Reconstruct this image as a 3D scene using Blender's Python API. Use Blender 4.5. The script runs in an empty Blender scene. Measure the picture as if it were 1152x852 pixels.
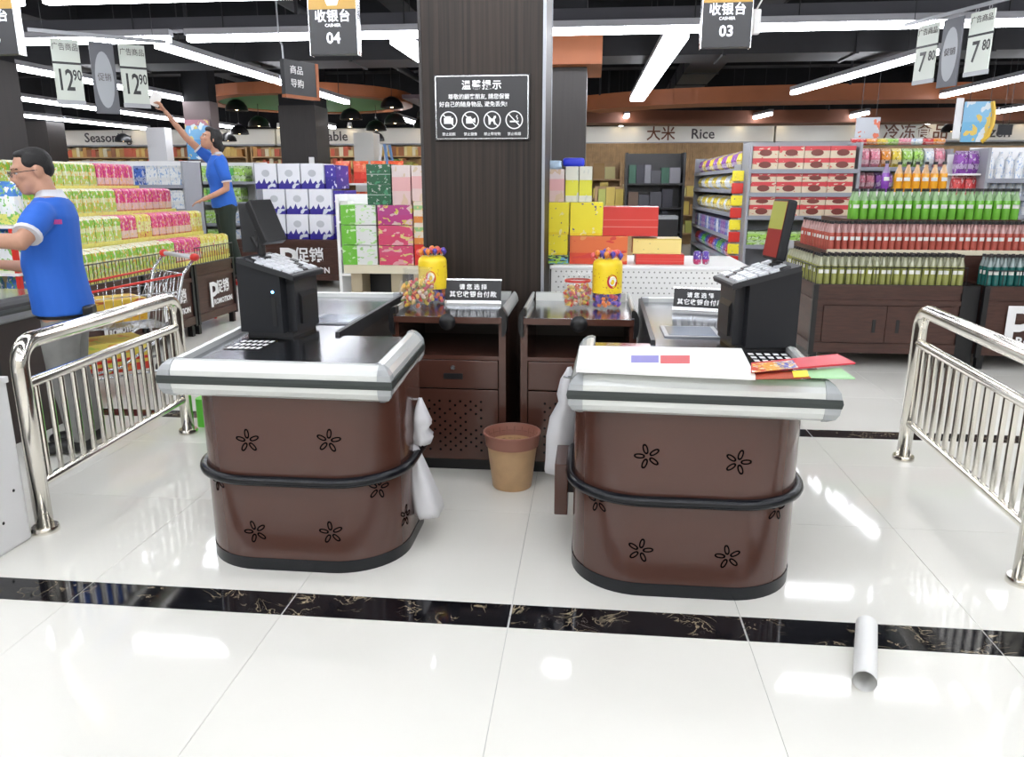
import bpy, bmesh, math, random
from mathutils import Vector, Matrix, Euler
PI = math.pi
rnd = random.Random(7)
S = bpy.context.scene
COL = S.collection

# ------------------------------------------------------------ camera
F_PX = 865.0
PITCH = math.atan((426 - 209) / F_PX)
YAW = math.radians(5.8)
CAM_H = 1.46
cam_data = bpy.data.cameras.new('camera')
cam_data.sensor_width = 36.0
cam_data.lens = F_PX / 1152 * 36.0
cam_data.clip_start = 0.05
cam_data.clip_end = 200
camera = bpy.data.objects.new('camera', cam_data)
camera.location = (0, 0, CAM_H)
camera.rotation_euler = (PI / 2 - PITCH, 0, YAW)
COL.objects.link(camera)
S.camera = camera

# ------------------------------------------------------------ world, exposure
world = bpy.data.worlds.new('world')
S.world = world
world.use_nodes = True
world.node_tree.nodes['Background'].inputs[0].default_value = (0.55, 0.58, 0.65, 1)
world.node_tree.nodes['Background'].inputs[1].default_value = 0.05
S.view_settings.view_transform = 'Standard'
S.view_settings.look = 'None'
S.view_settings.gamma = 1
S.view_settings.exposure = 0.46
S.view_settings.use_curve_mapping = False
LAMP = 15.0            # brightness of the ceiling tubes

# ------------------------------------------------------------ materials
MATS = {}
def new_mat(name):
    m = bpy.data.materials.new(name)
    m.use_nodes = True
    nt = m.node_tree
    return m, nt, nt.nodes['Principled BSDF']

def mat(name, col, rough=0.5, metal=0.0, spec=0.5, noise=0.0, nscale=20.0, bump=0.0, stretch=None,
        alpha=1.0, trans=0.0, emit=None, coat=0.0):
    if name in MATS:
        return MATS[name]
    m, nt, b = new_mat(name)
    c = (*col, 1)
    b.inputs['Base Color'].default_value = c
    b.inputs['Roughness'].default_value = rough
    b.inputs['Metallic'].default_value = metal
    b.inputs['Specular IOR Level'].default_value = spec
    b.inputs['Alpha'].default_value = alpha
    b.inputs['Transmission Weight'].default_value = trans
    b.inputs['Coat Weight'].default_value = coat
    b.inputs['Coat Roughness'].default_value = 0.08
    if emit:
        b.inputs['Emission Color'].default_value = (*emit[0], 1)
        b.inputs['Emission Strength'].default_value = emit[1]
    if noise > 0 or bump > 0:
        tc = nt.nodes.new('ShaderNodeTexCoord')
        mp = nt.nodes.new('ShaderNodeMapping')
        if stretch:
            mp.inputs['Scale'].default_value = stretch
        nz = nt.nodes.new('ShaderNodeTexNoise')
        nz.inputs['Scale'].default_value = nscale
        nz.inputs['Detail'].default_value = 4
        nt.links.new(tc.outputs['Object'], mp.inputs[0])
        nt.links.new(mp.outputs[0], nz.inputs['Vector'])
        if noise > 0:
            rp = nt.nodes.new('ShaderNodeValToRGB')
            rp.color_ramp.elements[0].position = 0.3
            rp.color_ramp.elements[1].position = 0.7
            rp.color_ramp.elements[0].color = (*[x * (1 - noise) for x in col], 1)
            rp.color_ramp.elements[1].color = (*[min(1, x * (1 + noise)) for x in col], 1)
            nt.links.new(nz.outputs['Fac'], rp.inputs[0])
            nt.links.new(rp.outputs[0], b.inputs['Base Color'])
        if bump > 0:
            bp = nt.nodes.new('ShaderNodeBump')
            bp.inputs['Strength'].default_value = bump
            bp.inputs['Distance'].default_value = 0.01
            nt.links.new(nz.outputs['Fac'], bp.inputs['Height'])
            nt.links.new(bp.outputs[0], b.inputs['Normal'])
    MATS[name] = m
    return m

def pack(name, bands, accent=None, accent2=None, scale=6.0, thr=0.56, axis='Z', rough=0.35):
    """printed packaging: constant bands along one generated axis with printed blotches on top"""
    if name in MATS:
        return MATS[name]
    m, nt, b = new_mat(name)
    b.inputs['Roughness'].default_value = rough
    tc = nt.nodes.new('ShaderNodeTexCoord')
    sp = nt.nodes.new('ShaderNodeSeparateXYZ')
    nt.links.new(tc.outputs['Generated'], sp.inputs[0])
    rp = nt.nodes.new('ShaderNodeValToRGB')
    rp.color_ramp.interpolation = 'CONSTANT'
    el = rp.color_ramp.elements
    while len(el) > 1:
        el.remove(el[-1])
    el[0].position = 0
    el[0].color = (*bands[0][1], 1)
    for p, c in bands[1:]:
        e = el.new(p)
        e.color = (*c, 1)
    nt.links.new(sp.outputs[axis], rp.inputs[0])
    out = rp.outputs[0]
    for k, acc in enumerate([accent, accent2]):
        if not acc:
            continue
        nz = nt.nodes.new('ShaderNodeTexNoise')
        nz.inputs['Scale'].default_value = scale * (1 + 0.7 * k)
        nz.inputs['Detail'].default_value = 2
        oi = nt.nodes.new('ShaderNodeObjectInfo')
        ad = nt.nodes.new('ShaderNodeVectorMath')
        ad.operation = 'ADD'
        mu = nt.nodes.new('ShaderNodeMath')
        mu.operation = 'MULTIPLY'
        mu.inputs[1].default_value = 0.25 if k == 0 else 7.0
        nt.links.new(oi.outputs['Random'], mu.inputs[0])
        nt.links.new(tc.outputs['Generated'], ad.inputs[0])
        nt.links.new(mu.outputs[0], ad.inputs[1])
        nt.links.new(ad.outputs[0], nz.inputs['Vector'])
        gt = nt.nodes.new('ShaderNodeMath')
        gt.operation = 'GREATER_THAN'
        gt.inputs[1].default_value = thr
        nt.links.new(nz.outputs['Fac'], gt.inputs[0])
        mx = nt.nodes.new('ShaderNodeMix')
        mx.data_type = 'RGBA'
        nt.links.new(gt.outputs[0], mx.inputs[0])
        nt.links.new(out, mx.inputs[6])
        mx.inputs[7].default_value = (*acc, 1)
        out = mx.outputs[2]
    nt.links.new(out, b.inputs['Base Color'])
    MATS[name] = m
    return m

# ------------------------------------------------------------ mesh builder
def ring_frame(t):
    t = t.normalized()
    a = Vector((0, 0, 1)) if abs(t.z) < 0.9 else Vector((0, 1, 0))
    u = t.cross(a).normalized()
    v = u.cross(t).normalized()
    return u, v

class B:
    def __init__(s):
        s.bm = bmesh.new()
    def face(s, pts):
        return s.bm.faces.new([s.bm.verts.new(p) for p in pts])
    def hexa(s, p):
        v = [s.bm.verts.new(q) for q in p]
        for f in ((3, 2, 1, 0), (4, 5, 6, 7), (0, 1, 5, 4), (1, 2, 6, 5), (2, 3, 7, 6), (3, 0, 4, 7)):
            s.bm.faces.new([v[i] for i in f])
        return s
    def box(s, x0, x1, y0, y1, z0, z1, M=None, bev=0.0):
        p = [(x0, y0, z0), (x1, y0, z0), (x1, y1, z0), (x0, y1, z0), (x0, y0, z1), (x1, y0, z1), (x1, y1, z1), (x0, y1, z1)]
        if bev > 0:
            t = bmesh.new()
            r = bmesh.ops.create_cube(t, size=1)
            for v in t.verts:
                v.co = Vector(((x0 + x1) / 2 + v.co.x * (x1 - x0), (y0 + y1) / 2 + v.co.y * (y1 - y0), (z0 + z1) / 2 + v.co.z * (z1 - z0)))
            bmesh.ops.bevel(t, geom=list(t.edges), offset=bev, segments=2, profile=0.6, affect='EDGES')
            if M:
                t.transform(M)
            s.merge(t)
            return s
        if M:
            p = [M @ Vector(q) for q in p]
        return s.hexa(p)
    def merge(s, t):
        mp = {v: s.bm.verts.new(v.co) for v in t.verts}
        for f in t.faces:
            try:
                s.bm.faces.new([mp[v] for v in f.verts])
            except ValueError:
                pass
        t.free()
    def prism(s, poly, z0, z1, M=None):
        n = len(poly)
        lo = [Vector((x, y, z0)) for x, y in poly]
        hi = [Vector((x, y, z1)) for x, y in poly]
        if M:
            lo = [M @ p for p in lo]
            hi = [M @ p for p in hi]
        lo = [s.bm.verts.new(p) for p in lo]
        hi = [s.bm.verts.new(p) for p in hi]
        s.bm.faces.new(lo[::-1])
        s.bm.faces.new(hi)
        for i in range(n):
            j = (i + 1) % n
            s.bm.faces.new([lo[i], lo[j], hi[j], hi[i]])
        return s
    def cyl(s, p0, p1, r0, r1=None, n=12, cap=True):
        return s.tube([p0, p1], r0, n, radii=[r0, r0 if r1 is None else r1], cap=cap)
    def tube(s, path, r, n=8, radii=None, closed=False, cap=True, flat=None):
        path = [Vector(p) for p in path]
        m = len(path)
        rings = []
        u = None
        for i, p in enumerate(path):
            if closed:
                t = path[(i + 1) % m] - path[i - 1]
            else:
                t = path[min(i + 1, m - 1)] - path[max(i - 1, 0)]
            t = t.normalized()
            if u is None:
                u, v = ring_frame(t)
            else:
                u = (u - t * u.dot(t))
                u = u.normalized() if u.length > 1e-6 else ring_frame(t)[0]
                v = u.cross(t).normalized()
            rr = radii[i] if radii else r
            if not isinstance(rr, tuple):
                rr = (rr, rr)
            rings.append([s.bm.verts.new(p + u * math.cos(2 * PI * k / n) * rr[0] + v * math.sin(2 * PI * k / n) * rr[1]) for k in range(n)])
        for i in range(m if closed else m - 1):
            a, b = rings[i], rings[(i + 1) % m]
            for k in range(n):
                s.bm.faces.new([a[k], a[(k + 1) % n], b[(k + 1) % n], b[k]])
        if cap and not closed:
            s.bm.faces.new(rings[0][::-1])
            s.bm.faces.new(rings[-1])
        return s
    def lathe(s, prof, n=16, c=(0, 0, 0), M=None):
        c = Vector(c)
        rings = []
        for r, z in prof:
            if r < 1e-5:
                p = c + Vector((0, 0, z))
                rings.append([s.bm.verts.new(M @ p if M else p)])
            else:
                q = [c + Vector((r * math.cos(2 * PI * k / n), r * math.sin(2 * PI * k / n), z)) for k in range(n)]
                rings.append([s.bm.verts.new(M @ p if M else p) for p in q])
        for a, b in zip(rings, rings[1:]):
            if len(a) == 1 and len(b) == 1:
                continue
            for k in range(n):
                k2 = (k + 1) % n
                if len(a) == 1:
                    s.bm.faces.new([a[0], b[k2], b[k]])
                elif len(b) == 1:
                    s.bm.faces.new([a[k], a[k2], b[0]])
                else:
                    s.bm.faces.new([a[k], a[k2], b[k2], b[k]])
        return s
    def ball(s, c, r, seg=10, M=None):
        rx, ry, rz = r if isinstance(r, tuple) else (r, r, r)
        t = bmesh.new()
        bmesh.ops.create_uvsphere(t, u_segments=seg, v_segments=max(5, seg * 2 // 3), radius=1)
        for v in t.verts:
            v.co = Vector((v.co.x * rx, v.co.y * ry, v.co.z * rz))
        if M:
            t.transform(M)
        t.transform(Matrix.Translation(Vector(c)))
        s.merge(t)
        return s
    def sweep(s, path, prof, closed=False):
        """mitred sweep of a closed profile (offset to the right of travel, z) along a flat polyline"""
        P = [Vector((p[0], p[1])) for p in path]
        m = len(P)
        rings = []
        for i in range(m):
            d0 = (P[i] - P[i - 1]) if (i > 0 or closed) else None
            d1 = (P[(i + 1) % m] - P[i]) if (i < m - 1 or closed) else None
            d0 = (d0 or d1).normalized()
            d1 = (d1 or d0).normalized()
            n0 = Vector((d0.y, -d0.x))
            n1 = Vector((d1.y, -d1.x))
            nn = (n0 + n1)
            nn = nn / max(0.15, nn.dot(n0)) if nn.length > 1e-6 else n0
            rings.append([s.bm.verts.new((P[i].x + nn.x * u, P[i].y + nn.y * u, z)) for u, z in prof])
        k = len(prof)
        for i in range(m if closed else m - 1):
            a, b = rings[i], rings[(i + 1) % m]
            for j in range(k):
                s.bm.faces.new([a[j], a[(j + 1) % k], b[(j + 1) % k], b[j]])
        if not closed:
            s.bm.faces.new(rings[0][::-1])
            s.bm.faces.new(rings[-1])
        return s
    def mesh(s, name, m, smooth=False):
        bmesh.ops.recalc_face_normals(s.bm, faces=list(s.bm.faces))
        me = bpy.data.meshes.new(name)
        s.bm.to_mesh(me)
        s.bm.free()
        if m:
            me.materials.append(m)
        if smooth:
            me.polygons.foreach_set('use_smooth', [True] * len(me.polygons))
            if smooth is not True:
                me.set_sharp_from_angle(angle=math.radians(smooth))
        return me
    def obj(s, name, m, parent=None, smooth=False):
        return put(name, s.mesh(name, m, smooth), parent)
    def thing(s, name, m, label, cat, group=None, smooth=False):
        """a top-level thing of one mesh: origin moved to the base of its box"""
        vs = [v.co.copy() for v in s.bm.verts]
        o = Vector(((min(v.x for v in vs) + max(v.x for v in vs)) / 2, (min(v.y for v in vs) + max(v.y for v in vs)) / 2, min(v.z for v in vs)))
        bmesh.ops.translate(s.bm, verts=list(s.bm.verts), vec=-o)
        ob = put(name, s.mesh(name, m, smooth))
        ob.location = o
        return tag(ob, label, cat, group)
    def structure(s, name, m, smooth=False):
        ob = s.obj(name, m, None, smooth)
        ob['kind'] = 'structure'
        return ob

def put(name, me, parent=None, loc=None, rot=None):
    o = bpy.data.objects.new(name, me)
    COL.objects.link(o)
    if parent:
        o.parent = parent
        r = parent
        M = parent.matrix_basis
        if parent.parent:
            M = parent.parent.matrix_basis @ parent.matrix_parent_inverse @ M
        o.matrix_parent_inverse = M.inverted()
    if loc is not None:
        o.location = loc
    if rot is not None:
        o.rotation_euler = rot
    return o

def tag(o, label, cat, group=None):
    o['label'] = label
    o['category'] = cat
    if group:
        o['group'] = group
    return o

def root(name, loc, label, cat, group=None, rotz=0.0):
    o = bpy.data.objects.new(name, None)
    COL.objects.link(o)
    o.empty_display_size = 0.1
    o.location = loc
    o.rotation_euler = (0, 0, rotz)
    o.matrix_basis = Matrix.Translation(Vector(loc)) @ Matrix.Rotation(rotz, 4, 'Z')
    return tag(o, label, cat, group)

KIDS = {}
def dup(o, loc=None, rotz=None, label=None, group=None, parent=None, mats=None):
    """copy a thing, its parts and their sub-parts"""
    kids = [c for c in COL.objects if c.parent == o] if o.name not in KIDS else KIDS[o.name]
    KIDS[o.name] = kids
    c = o.copy()
    COL.objects.link(c)
    if parent:
        c.parent = parent
    if loc is not None:
        c.location = loc
    if rotz is not None:
        c.rotation_euler = (0, 0, rotz)
    if label:
        c['label'] = label
    if group:
        c['group'] = group
    for k in kids:
        dup(k, parent=c)
    return c

ORD = ['first', 'second', 'third', 'fourth', 'fifth', 'sixth', 'seventh', 'eighth', 'ninth', 'tenth', 'eleventh', 'twelfth',
       'thirteenth', 'fourteenth', 'fifteenth', 'sixteenth', 'seventeenth', 'eighteenth', 'nineteenth', 'twentieth']
def nth(i):
    if i < 20:
        return ORD[i]
    t = {2: 'twenty', 3: 'thirty', 4: 'forty'}[(i + 1) // 10]
    return ORD[i] if i < 20 else (t[:-1] + 'ieth' if (i + 1) % 10 == 0 else t + '-' + ORD[i % 10])

_tc = {}
def text_mesh(string, size, m, ext=0.0015, align='CENTER', spacing=1.0, bold=0.0):
    key = (string, size, m.name, ext, align, spacing, bold)
    if key in _tc:
        return _tc[key]
    cu = bpy.data.curves.new('lettering', 'FONT')
    cu.body = string
    cu.size = size
    cu.extrude = ext
    cu.offset = bold
    cu.align_x = align
    cu.align_y = 'CENTER'
    cu.space_character = spacing
    cu.resolution_u = 2
    o = bpy.data.objects.new('lettering', cu)
    COL.objects.link(o)
    bpy.context.view_layer.update()
    dg = bpy.context.evaluated_depsgraph_get()
    me = bpy.data.meshes.new_from_object(o.evaluated_get(dg))
    bpy.data.objects.remove(o)
    me.materials.clear()
    me.materials.append(m)
    me.name = 'lettering'
    _tc[key] = me
    return me

def text(string, size, m, parent, M, name='lettering', **kw):
    """lettering as a child; M places the xy plane of the text in the world"""
    o = put(name, text_mesh(string, size, m, **kw), parent)
    o.matrix_basis = M
    return o

def face_cam(x, y, z, rz=0.0, tilt=0.0):
    """text plane upright, readable from -y; rz turns it about z"""
    return Matrix.Translation((x, y, z)) @ Matrix.Rotation(rz, 4, 'Z') @ Matrix.Rotation(PI / 2 - tilt, 4, 'X')

def remeshed(name, b, m, parent, voxel=0.012, smooth=4, fac=0.5):
    me = b.mesh('tmp', None)
    o = bpy.data.objects.new('tmp', me)
    COL.objects.link(o)
    md = o.modifiers.new('r', 'REMESH')
    md.mode = 'VOXEL'
    md.voxel_size = voxel
    if smooth:
        sm = o.modifiers.new('s', 'SMOOTH')
        sm.iterations = smooth
        sm.factor = fac
    dg = bpy.context.evaluated_depsgraph_get()
    me2 = bpy.data.meshes.new_from_object(o.evaluated_get(dg))
    bpy.data.objects.remove(o)
    bpy.data.meshes.remove(me)
    me2.materials.clear()
    me2.materials.append(m)
    me2.polygons.foreach_set('use_smooth', [True] * len(me2.polygons))
    me2.name = name
    return put(name, me2, parent)

def rrect(x0, x1, y0, y1, radii, seg=8):
    """rounded rectangle, ccw from lower left; radii (ll, lr, ur, ul)"""
    pts = []
    for (cx, cy, r, a0) in ((x0, y0, radii[0], PI), (x1, y0, radii[1], 1.5 * PI), (x1, y1, radii[2], 0), (x0, y1, radii[3], 0.5 * PI)):
        ox = cx + r if cx == x0 else cx - r
        oy = cy + r if cy == y0 else cy - r
        if r < 1e-4:
            pts.append((cx, cy))
            continue
        for k in range(seg + 1):
            a = a0 + k / seg * PI / 2
            pts.append((ox + r * math.cos(a), oy + r * math.sin(a)))
    return pts

# shared plain materials
M_white = mat('white_plastic', (0.80, 0.80, 0.80), 0.35)
M_letter = mat('white_print', (0.85, 0.85, 0.85), 0.5)
M_black = mat('black_plastic', (0.007, 0.007, 0.008), 0.38)
M_dark = mat('dark_grey_plastic', (0.015, 0.016, 0.019), 0.45)
M_rubber = mat('black_rubber', (0.005, 0.006, 0.009), 0.24, spec=0.4)
M_brown = mat('brown_lacquered_steel', (0.075, 0.030, 0.021), 0.24, spec=0.5, coat=0.3)
M_brown_matt = mat('dark_brown_steel', (0.030, 0.017, 0.014), 0.4)
M_alu = mat('satin_aluminium', (0.62, 0.64, 0.66), 0.22, metal=0.9)
M_chrome = mat('polished_steel', (0.84, 0.81, 0.74), 0.17, metal=1.0)
M_cream = mat('cream_board', (0.72, 0.66, 0.50), 0.5)
M_card = mat('white_card', (0.82, 0.82, 0.80), 0.5)
M_grey = mat('grey_metal', (0.32, 0.33, 0.35), 0.4, metal=0.3)
M_red = mat('red_plastic', (0.60, 0.03, 0.02), 0.3)
M_wood_dark = mat('dark_stained_wood', (0.060, 0.024, 0.017), 0.38, noise=0.25, nscale=9, stretch=(1, 1, 8))

# ============================================================ THE SETTING
X0, X1, Y0, Y1, ZC = -18.0, 16.0, -4.5, 21.0, 4.3

# floor: grout bed, tiles as pieces, black marble strips
M_tile, nt, b = new_mat('polished_porcelain')
b.inputs['Base Color'].default_value = (0.70, 0.70, 0.67, 1)
b.inputs['Roughness'].default_value = 0.06
b.inputs['Specular IOR Level'].default_value = 0.55
tc = nt.nodes.new('ShaderNodeTexCoord')
nz = nt.nodes.new('ShaderNodeTexNoise'); nz.inputs['Scale'].default_value = 1.7; nz.inputs['Detail'].default_value = 5
rp = nt.nodes.new('ShaderNodeValToRGB')
rp.color_ramp.elements[0].color = (0.77, 0.755, 0.69, 1); rp.color_ramp.elements[1].color = (0.84, 0.83, 0.77, 1)
nt.links.new(tc.outputs['Object'], nz.inputs['Vector']); nt.links.new(nz.outputs['Fac'], rp.inputs[0])
nt.links.new(rp.outputs[0], b.inputs['Base Color'])

M_marble, nt, b = new_mat('black_marble')
b.inputs['Roughness'].default_value = 0.07
tc = nt.nodes.new('ShaderNodeTexCoord')
nz = nt.nodes.new('ShaderNodeTexNoise'); nz.inputs['Scale'].default_value = 9; nz.inputs['Detail'].default_value = 6; nz.inputs['Distortion'].default_value = 1.6
oi = nt.nodes.new('ShaderNodeObjectInfo')
mu = nt.nodes.new('ShaderNodeMath'); mu.operation = 'MULTIPLY'; mu.inputs[1].default_value = 30
ad = nt.nodes.new('ShaderNodeVectorMath'); ad.operation = 'ADD'
nt.links.new(oi.outputs['Random'], mu.inputs[0]); nt.links.new(tc.outputs['Object'], ad.inputs[0]); nt.links.new(mu.outputs[0], ad.inputs[1])
nt.links.new(ad.outputs[0], nz.inputs['Vector'])
rp = nt.nodes.new('ShaderNodeValToRGB'); e = rp.color_ramp.elements
e[0].position = 0.0; e[0].color = (0.004, 0.004, 0.006, 1); e[1].position = 1.0; e[1].color = (0.006, 0.006, 0.008, 1)
for p, c in ((0.485, (0.006, 0.006, 0.008, 1)), (0.5, (0.42, 0.34, 0.22, 1)), (0.515, (0.008, 0.008, 0.010, 1)), (0.60, (0.004, 0.004, 0.005, 1)), (0.607, (0.12, 0.10, 0.09, 1)), (0.615, (0.005, 0.005, 0.006, 1))):
    q = e.new(p); q.color = c
nt.links.new(nz.outputs['Fac'], rp.inputs[0])
n2 = nt.nodes.new('ShaderNodeTexNoise'); n2.inputs['Scale'].default_value = 7; n2.inputs['Detail'].default_value = 2
nt.links.new(ad.outputs[0], n2.inputs['Vector'])
r2 = nt.nodes.new('ShaderNodeValToRGB'); r2.color_ramp.elements[0].position = 0.50; r2.color_ramp.elements[1].position = 0.60
nt.links.new(n2.outputs['Fac'], r2.inputs[0])
mx = nt.nodes.new('ShaderNodeMix'); mx.data_type = 'RGBA'; mx.inputs[6].default_value = (0.005, 0.005, 0.007, 1)
nt.links.new(r2.outputs[0], mx.inputs[0]); nt.links.new(rp.outputs[0], mx.inputs[7]); nt.links.new(mx.outputs[2], b.inputs['Base Color'])

M_grout, nt, b = new_mat('floor_bed')
b.inputs['Roughness'].default_value = 0.15
tc = nt.nodes.new('ShaderNodeTexCoord')
bk = nt.nodes.new('ShaderNodeTexBrick')
bk.offset = 0; bk.inputs['Scale'].default_value = 1.0
bk.inputs['Brick Width'].default_value = 0.8; bk.inputs['Row Height'].default_value = 0.8; bk.inputs['Mortar Size'].default_value = 0.002
bk.inputs['Color1'].default_value = (0.70, 0.70, 0.67, 1); bk.inputs['Color2'].default_value = (0.68, 0.68, 0.65, 1); bk.inputs['Mortar'].default_value = (0.25, 0.24, 0.22, 1)
nt.links.new(tc.outputs['Object'], bk.inputs['Vector']); nt.links.new(bk.outputs[0], b.inputs['Base Color'])

floor = B().box(X0, X1, Y0, Y1, -0.12, -0.004).structure('floor', M_grout)
tile_me = B().box(-0.3992, 0.3992, -0.3992, 0.3992, -0.010, 0, bev=0.0008).mesh('tile', M_tile)
strip_me = B().box(-0.3965, 0.3965, -0.074, 0.074, -0.010, 0, bev=0.0008).mesh('marble_strip', M_marble)
SY = 2.395          # centre line of the near strip
SY2 = 4.615
rows = [SY - 0.075 - 0.4 - 0.8 * k for k in range(3)]
rows += [SY + 0.075 + 0.4, SY + 0.075 + 1.2]
def tile_strip(y0, y1, me_m, name):
    return B().box(-0.3992, 0.3992, y0, y1, -0.010, 0, bev=0.0008).mesh(name, me_m)
cut = SY2 - 0.075 - (SY + 0.075 + 1.6)
cut_me = B().box(-0.3992, 0.3992, -cut / 2 + 0.0008, cut / 2 - 0.0008, -0.010, 0, bev=0.0008).mesh('tile', M_tile)
rows2 = [SY2 + 0.075 + 0.4 + 0.8 * k for k in range(8)]
for i in range(-8, 8):
    x = -0.25 + 0.4 + 0.8 * i
    for y in rows + rows2:
        put('tile', tile_me, floor, (x, y, 0))
    put('tile', cut_me, floor, (x, SY2 - 0.075 - cut / 2, 0))
    put('marble_strip', strip_me, floor, (x, SY, 0))
    put('marble_strip', strip_me, floor, (x, SY2, 0))

# walls and ceiling
M_wall = mat('cream_wall', (0.70, 0.66, 0.56), 0.7, noise=0.03)
M_ceil = mat('black_painted_ceiling', (0.007, 0.007, 0.009), 0.9, noise=0.3, nscale=3)
M_ceil_grey = mat('grey_trunking', (0.060, 0.060, 0.072), 0.7)
M_duct = mat('black_duct', (0.011, 0.011, 0.014), 0.6, noise=0.2, nscale=4)
wb_ = B().box(X0, X1, Y1, Y1 + 0.2, -0.004, 2.95).structure('wall_back', M_wall)
B().box(X0, X1, Y1, Y1 + 0.2, 2.95, ZC).obj('upper_wall', M_ceil, wb_)
wl_ = B().box(X0 - 0.2, X0, Y0, Y1, -0.004, 2.95).structure('wall_left', M_wall)
B().box(X0 - 0.2, X0, Y0, Y1, 2.95, ZC).obj('upper_wall', M_ceil, wl_)
wr_ = B().box(X1, X1 + 0.2, Y0, Y1, -0.004, 2.95).structure('wall_right', M_wall)
B().box(X1, X1 + 0.2, Y0, Y1, 2.95, ZC).obj('upper_wall', M_ceil, wr_)
B().box(X0, X1, Y0 - 0.2, Y0, -0.004, ZC).structure('wall_front', M_wall)
ceil = B().box(X0, X1, Y0, Y1, ZC, ZC + 0.15).structure('ceiling', M_ceil)
for k, y in enumerate((1.2, 4.9, 9.4, 12.4, 16.5)):
    B().box(X0, X1, y, y + 0.35, ZC - 0.55, ZC).obj('beam', M_ceil, ceil)
for x in (-14.2, -8.5, -2.9, 2.2, 7.6, 12.5):
    B().box(x, x + 0.35, Y0, Y1, ZC - 0.45, ZC).obj('beam', M_ceil, ceil)

def thing_box(name, m, ext, label, cat, group=None, bev=0.0, rotz=0.0):
    x0, x1, y0, y1, z0, z1 = ext
    c = Vector(((x0 + x1) / 2, (y0 + y1) / 2, z0))
    o = B().box(x0 - c.x, x1 - c.x, y0 - c.y, y1 - c.y, 0, z1 - z0, bev=bev).obj(name, m)
    o.location = c
    o.rotation_euler = (0, 0, rotz)
    return tag(o, label, cat, group)

# ducts and pipes under the slab
def duct(name, p0, p1, w, h, label):
    p0, p1 = Vector(p0), Vector(p1)
    d = (p1 - p0)
    L = d.length
    r = root(name, ((p0 + p1) / 2)[:], label, 'duct')
    Mx = Matrix.Translation(p0) @ Matrix.Rotation(math.atan2(d.y, d.x), 4, 'Z')
    B().box(0, L, -w / 2, w / 2, -h / 2, h / 2, M=Mx).obj('duct_run', M_duct, r)
    n = max(2, int(L / 1.5))
    for k in range(n + 1):
        x = L * k / n
        B().box(x - 0.02, x + 0.02, -w / 2 - 0.02, w / 2 + 0.02, -h / 2 - 0.02, h / 2 + 0.02, M=Mx).obj('flange', M_duct, r)
    for x in (L * 0.15, L * 0.85):
        B().box(x - 0.02, x + 0.02, -0.02, 0.02, h / 2, ZC - (p0.z), M=Mx).obj('hanger', M_duct, r)
    return r
duct('air_duct', (-8, 10.9, 3.2), (8, 10.9, 3.2), 0.7, 0.28, 'wide black air duct crossing under the ceiling behind the lights')
duct('air_duct', (-1.9, 10.2, 3.58), (-1.3, 20.0, 3.58), 0.5, 0.3, 'black air duct running back under the ceiling beside the pillar')
duct('air_duct', (1.7, 6.8, 3.58), (2.0, 20.0, 3.58), 0.6, 0.3, 'black air duct running back above the right hand aisle')

def pipe(pts, r, label):
    return B().tube(pts, r, 8).thing('ceiling_pipe', M_duct, label, 'pipe', smooth=True)
pipe([(-7, 7.2, 3.6), (9, 7.2, 3.6)], 0.05, 'thin black pipe crossing under the ceiling in front of the lights')
pipe([(-3.6, 5.5, 3.5), (-3.4, 20, 3.5)], 0.06, 'long black pipe running back under the left ceiling')
pipe([(4.6, 5.5, 3.5), (4.8, 20, 3.5)], 0.06, 'long black pipe running back under the right ceiling')

# ------------------------------------------------------------ ceiling lamps
M_tube = mat('lit_tube', (0.9, 0.9, 0.95), 0.5, emit=((0.93, 0.95, 1.0), LAMP))
M_lamp_body = mat('lamp_housing', (0.35, 0.35, 0.38), 0.4)
def lamp_proto(L, w):
    o = bpy.data.objects.new('ceiling_lamp', None)
    COL.objects.link(o)
    B().box(-L / 2, L / 2, -w / 2, w / 2, 0.03, 0.09).obj('housing', M_lamp_body, o)
    B().box(-L / 2 + 0.02, L / 2 - 0.02, -w / 2 + 0.004, w / 2 - 0.004, -0.03, 0.03, bev=0.01).obj('tube', M_tube, o)
    for x in (-L * 0.35, L * 0.35):
        B().cyl((x, 0, 0.09), (x, 0, ZC - 2.9), 0.006, n=6).obj('hanger_rod', M_duct, o)
    return o
lamp_first = {}
lamp_count = {}
def lamp(x, y, L, w, rz, label):
    key = (L, w)
    if key not in lamp_first:
        o = lamp_proto(L, w)
        lamp_first[key] = o
        o.location = (x, y, 2.9); o.rotation_euler = (0, 0, rz)
        return tag(o, label, 'lamp', 'ceiling tube lamps')
    o = dup(lamp_first[key], (x, y, 2.9), rz, label)
    return tag(o, label, 'lamp', 'ceiling tube lamps')
cross = [(-14.6, ''), (-11.8, ''), (-9.0, ''), (-6.2, ''), (-3.4, ''), (-0.6, ''), (2.2, ''), (5.0, ''), (7.8, ''), (10.6, '')]
for y, nm in ((8.0, 'farther cross row'), (6.3, 'nearer cross row')):
    for i, (x, _) in enumerate(cross):
        if abs(x) < 9.5:
            lamp(x + (0.6 if y > 7 else 0.3), y, 2.64, 0.09, 0, '%s white tube lamp from the left in the %s above the checkouts' % (nth(i - 2), nm))
for y, nm in ((3.9, 'over the checkout counters'), (2.6, 'added unseen before the counters'), (1.4, 'over the entrance floor'), (0.1, 'added unseen over the entrance centre'), (-1.2, 'behind the entrance floor'), (-2.5, 'added unseen by the entrance wall')):  # every other row, from the second, added unseen to brighten the front floor
    for i, x in enumerate((-5.6, -2.8, 0.0, 2.8, 5.6)):
        lamp(x, y, 2.64, 0.09, 0, '%s white tube lamp from the left in the cross row %s' % (nth(i), nm))
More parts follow.
